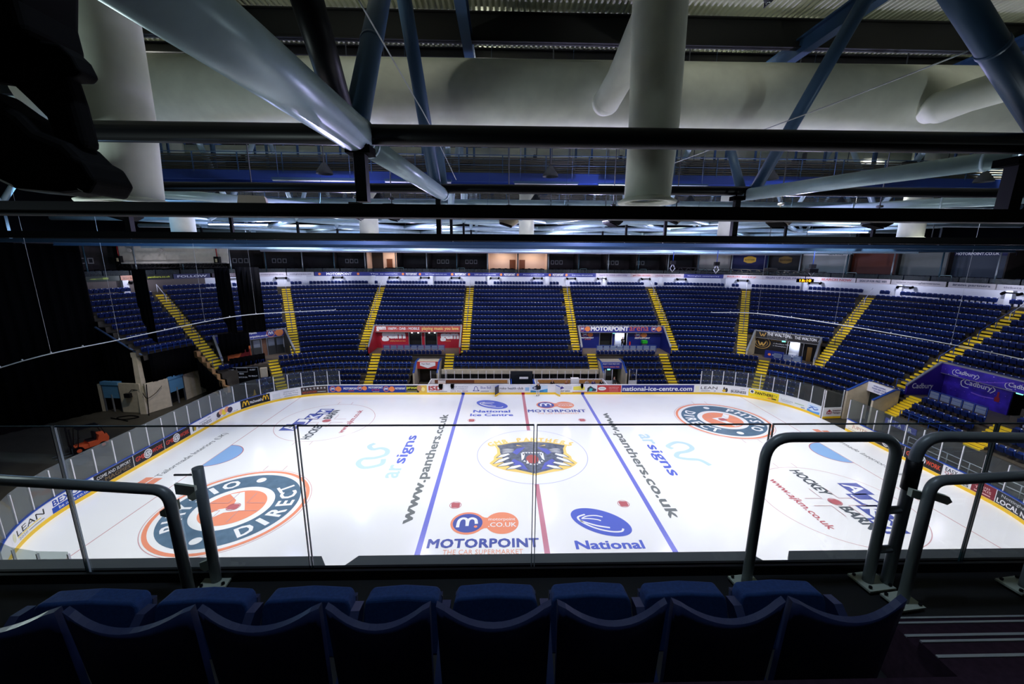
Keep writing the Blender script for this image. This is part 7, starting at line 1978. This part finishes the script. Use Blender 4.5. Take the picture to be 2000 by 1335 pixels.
for y in (-.35, .35):
    mb = MB(); mb.box(-1.08, -.98, y - .06, y + .06, .08, 2.3); mb.build('mast_rail', M_black2, fk)
    mb = MB(); mb.box(-2.1, -1.05, y - .06, y + .06, .06, .11); mb.box(-1.12, -1.06, y - .06, y + .06, .06, .6); mb.build('fork', M_lump, fk)
    for x, r in ((-.75, .32), (.75, .27)):
        mb = MB(); mb.tube((x, y * 1.45 - .1, r), (x, y * 1.45 + .1, r), r, 18); w = mb.build('wheel', M_black, fk)
        mb = MB(); mb.tube((x, y * 1.45 - .11, r), (x, y * 1.45 + .11, r), r * .5, 12); mb.build('wheel_hub', M_fo, w)
mb = MB(); mb.path([(-.75, 0, .6), (-.6, 0, 1.15)], .025, 6); mb.lathe((-.58, 0, 1.18), [(.16, 0), (.18, .02), (.16, .04)], 14); mb.build('steering_wheel', M_black2, fk)
# small orange cone behind the corner glass
cn = thing('traffic_cone', 'small yellow cone standing behind the corner glass near the yellow stairs', 'cone', (-32.2, 14.9, -.03))
mb = MB(); mb.lathe((0, 0, 0), [(.2, .03), (.17, .06), (.03, .75), (0.0, .76)], 16); mb.box(-.22, .22, -.22, .22, 0, .04); mb.build('cone_body', mat('cone_yellow', (220, 170, 60), .5), cn)
# lettered banner under the purple-side rows
bb_ = thing('lettered_banner', 'blue banner with white capitals below the rows by the large portal', 'banner', (34.2, 3.7, 1.1), radians(-90))
mb = MB(); mb.box(0, 2.9, -.03, .03, 0, .55); mb.build('banner_sheet', am(84, 92, 186), bb_)
mb = MB()
for ch, x in (('B', .3), ('A', 1.25), ('R', 2.2)): put_text(mb, ch, x, .12, .3, .32, lambda a, b: (a, -.035, b), 0, .04)
for x in (.95, 1.9): put_stroke(mb, [(x, 0), (x, .55)], .04, lambda a, b: (a, -.035, b), 0, False)
mb.build('banner_lettering', M_white, bb_)
# pale tube barrier behind the glass beside the purple entrance rows
tb = thing('tube_barrier', 'pale tubular barrier along the walkway below the purple entrance rows', 'barrier', (33.6, .8, 0), radians(-90))
mb = MB()
for z in (.55, 1.05): mb.tube((0, 0, z), (11, 0, z), .035, 6)
mb.build('barrier_rails', M_post, tb)
for i in range(8):
    mb = MB(); mb.tube((i * 11 / 7, 0, -.03), (i * 11 / 7, 0, 1.05), .035, 6); mb.build('barrier_post', M_post, tb)
# spots added to brighten the stands, each in an added round housing
for i, (x, y, z, tx, ty, tz, e) in enumerate(((-25, 12.5, 23, -27, 25, 5, 3600), (-10, 12.5, 23, -11, 26, 5, 3600), (4, 12.5, 23, 3, 26, 5, 3600), (17, 12.5, 23, 18, 26, 5, 3600), (27, 0, 25.8, 34, 17, 4, 6400), (28, -6, 24.2, 39, 3, 4, 7200))):
    lamp('SPOT', 'stand_fill', (x, y, z), e, (1, .98, .96), (tx, ty, tz), .3, 84 if y > 10 else 62, .9)
    o = thing('added_stand_lamp', 'round floodlight under the deck aimed at the seats, %s from the drape end' % nth(i + 1), 'floodlight', (x, y, z), 0, 'floodlights for the stands')
    d = (Vector((tx, ty, tz)) - Vector((x, y, z))).normalized()
    mb = MB(); mb.path([-d * .75, -d * .55, -d * .1, d * .3], .42, 16, caps=False); mb.build('housing', M_lump, o)
    mb = MB(); mb.tube((0, 0, .3), (0, 0, 27.4 - z), .04, 6); mb.build('stem', M_lump, o)
lamp('SPOT', 'end_fill', (-26, -1, 22), 2600, (1, .92, .8), (-40.5, 9.6, 1.2), .4, 26, .9)  # fill spots added to brighten the pier walls and the grey board
lamp('SPOT', 'end_fill', (-34, 8, 17.0), 130, (1, .96, .9), (-43, 18.8, 16.2), .2, 80, .9)
lamp('POINT', 'side_fill', (-17, -23.5, 14.6), 420, (.82, 1, 1), size=.4)  # unseen point lamps on both sides, added to light near tubes and ducts
lamp('POINT', 'side_fill', (19, -21.5, 14.6), 260, (.85, .97, 1), size=.4)
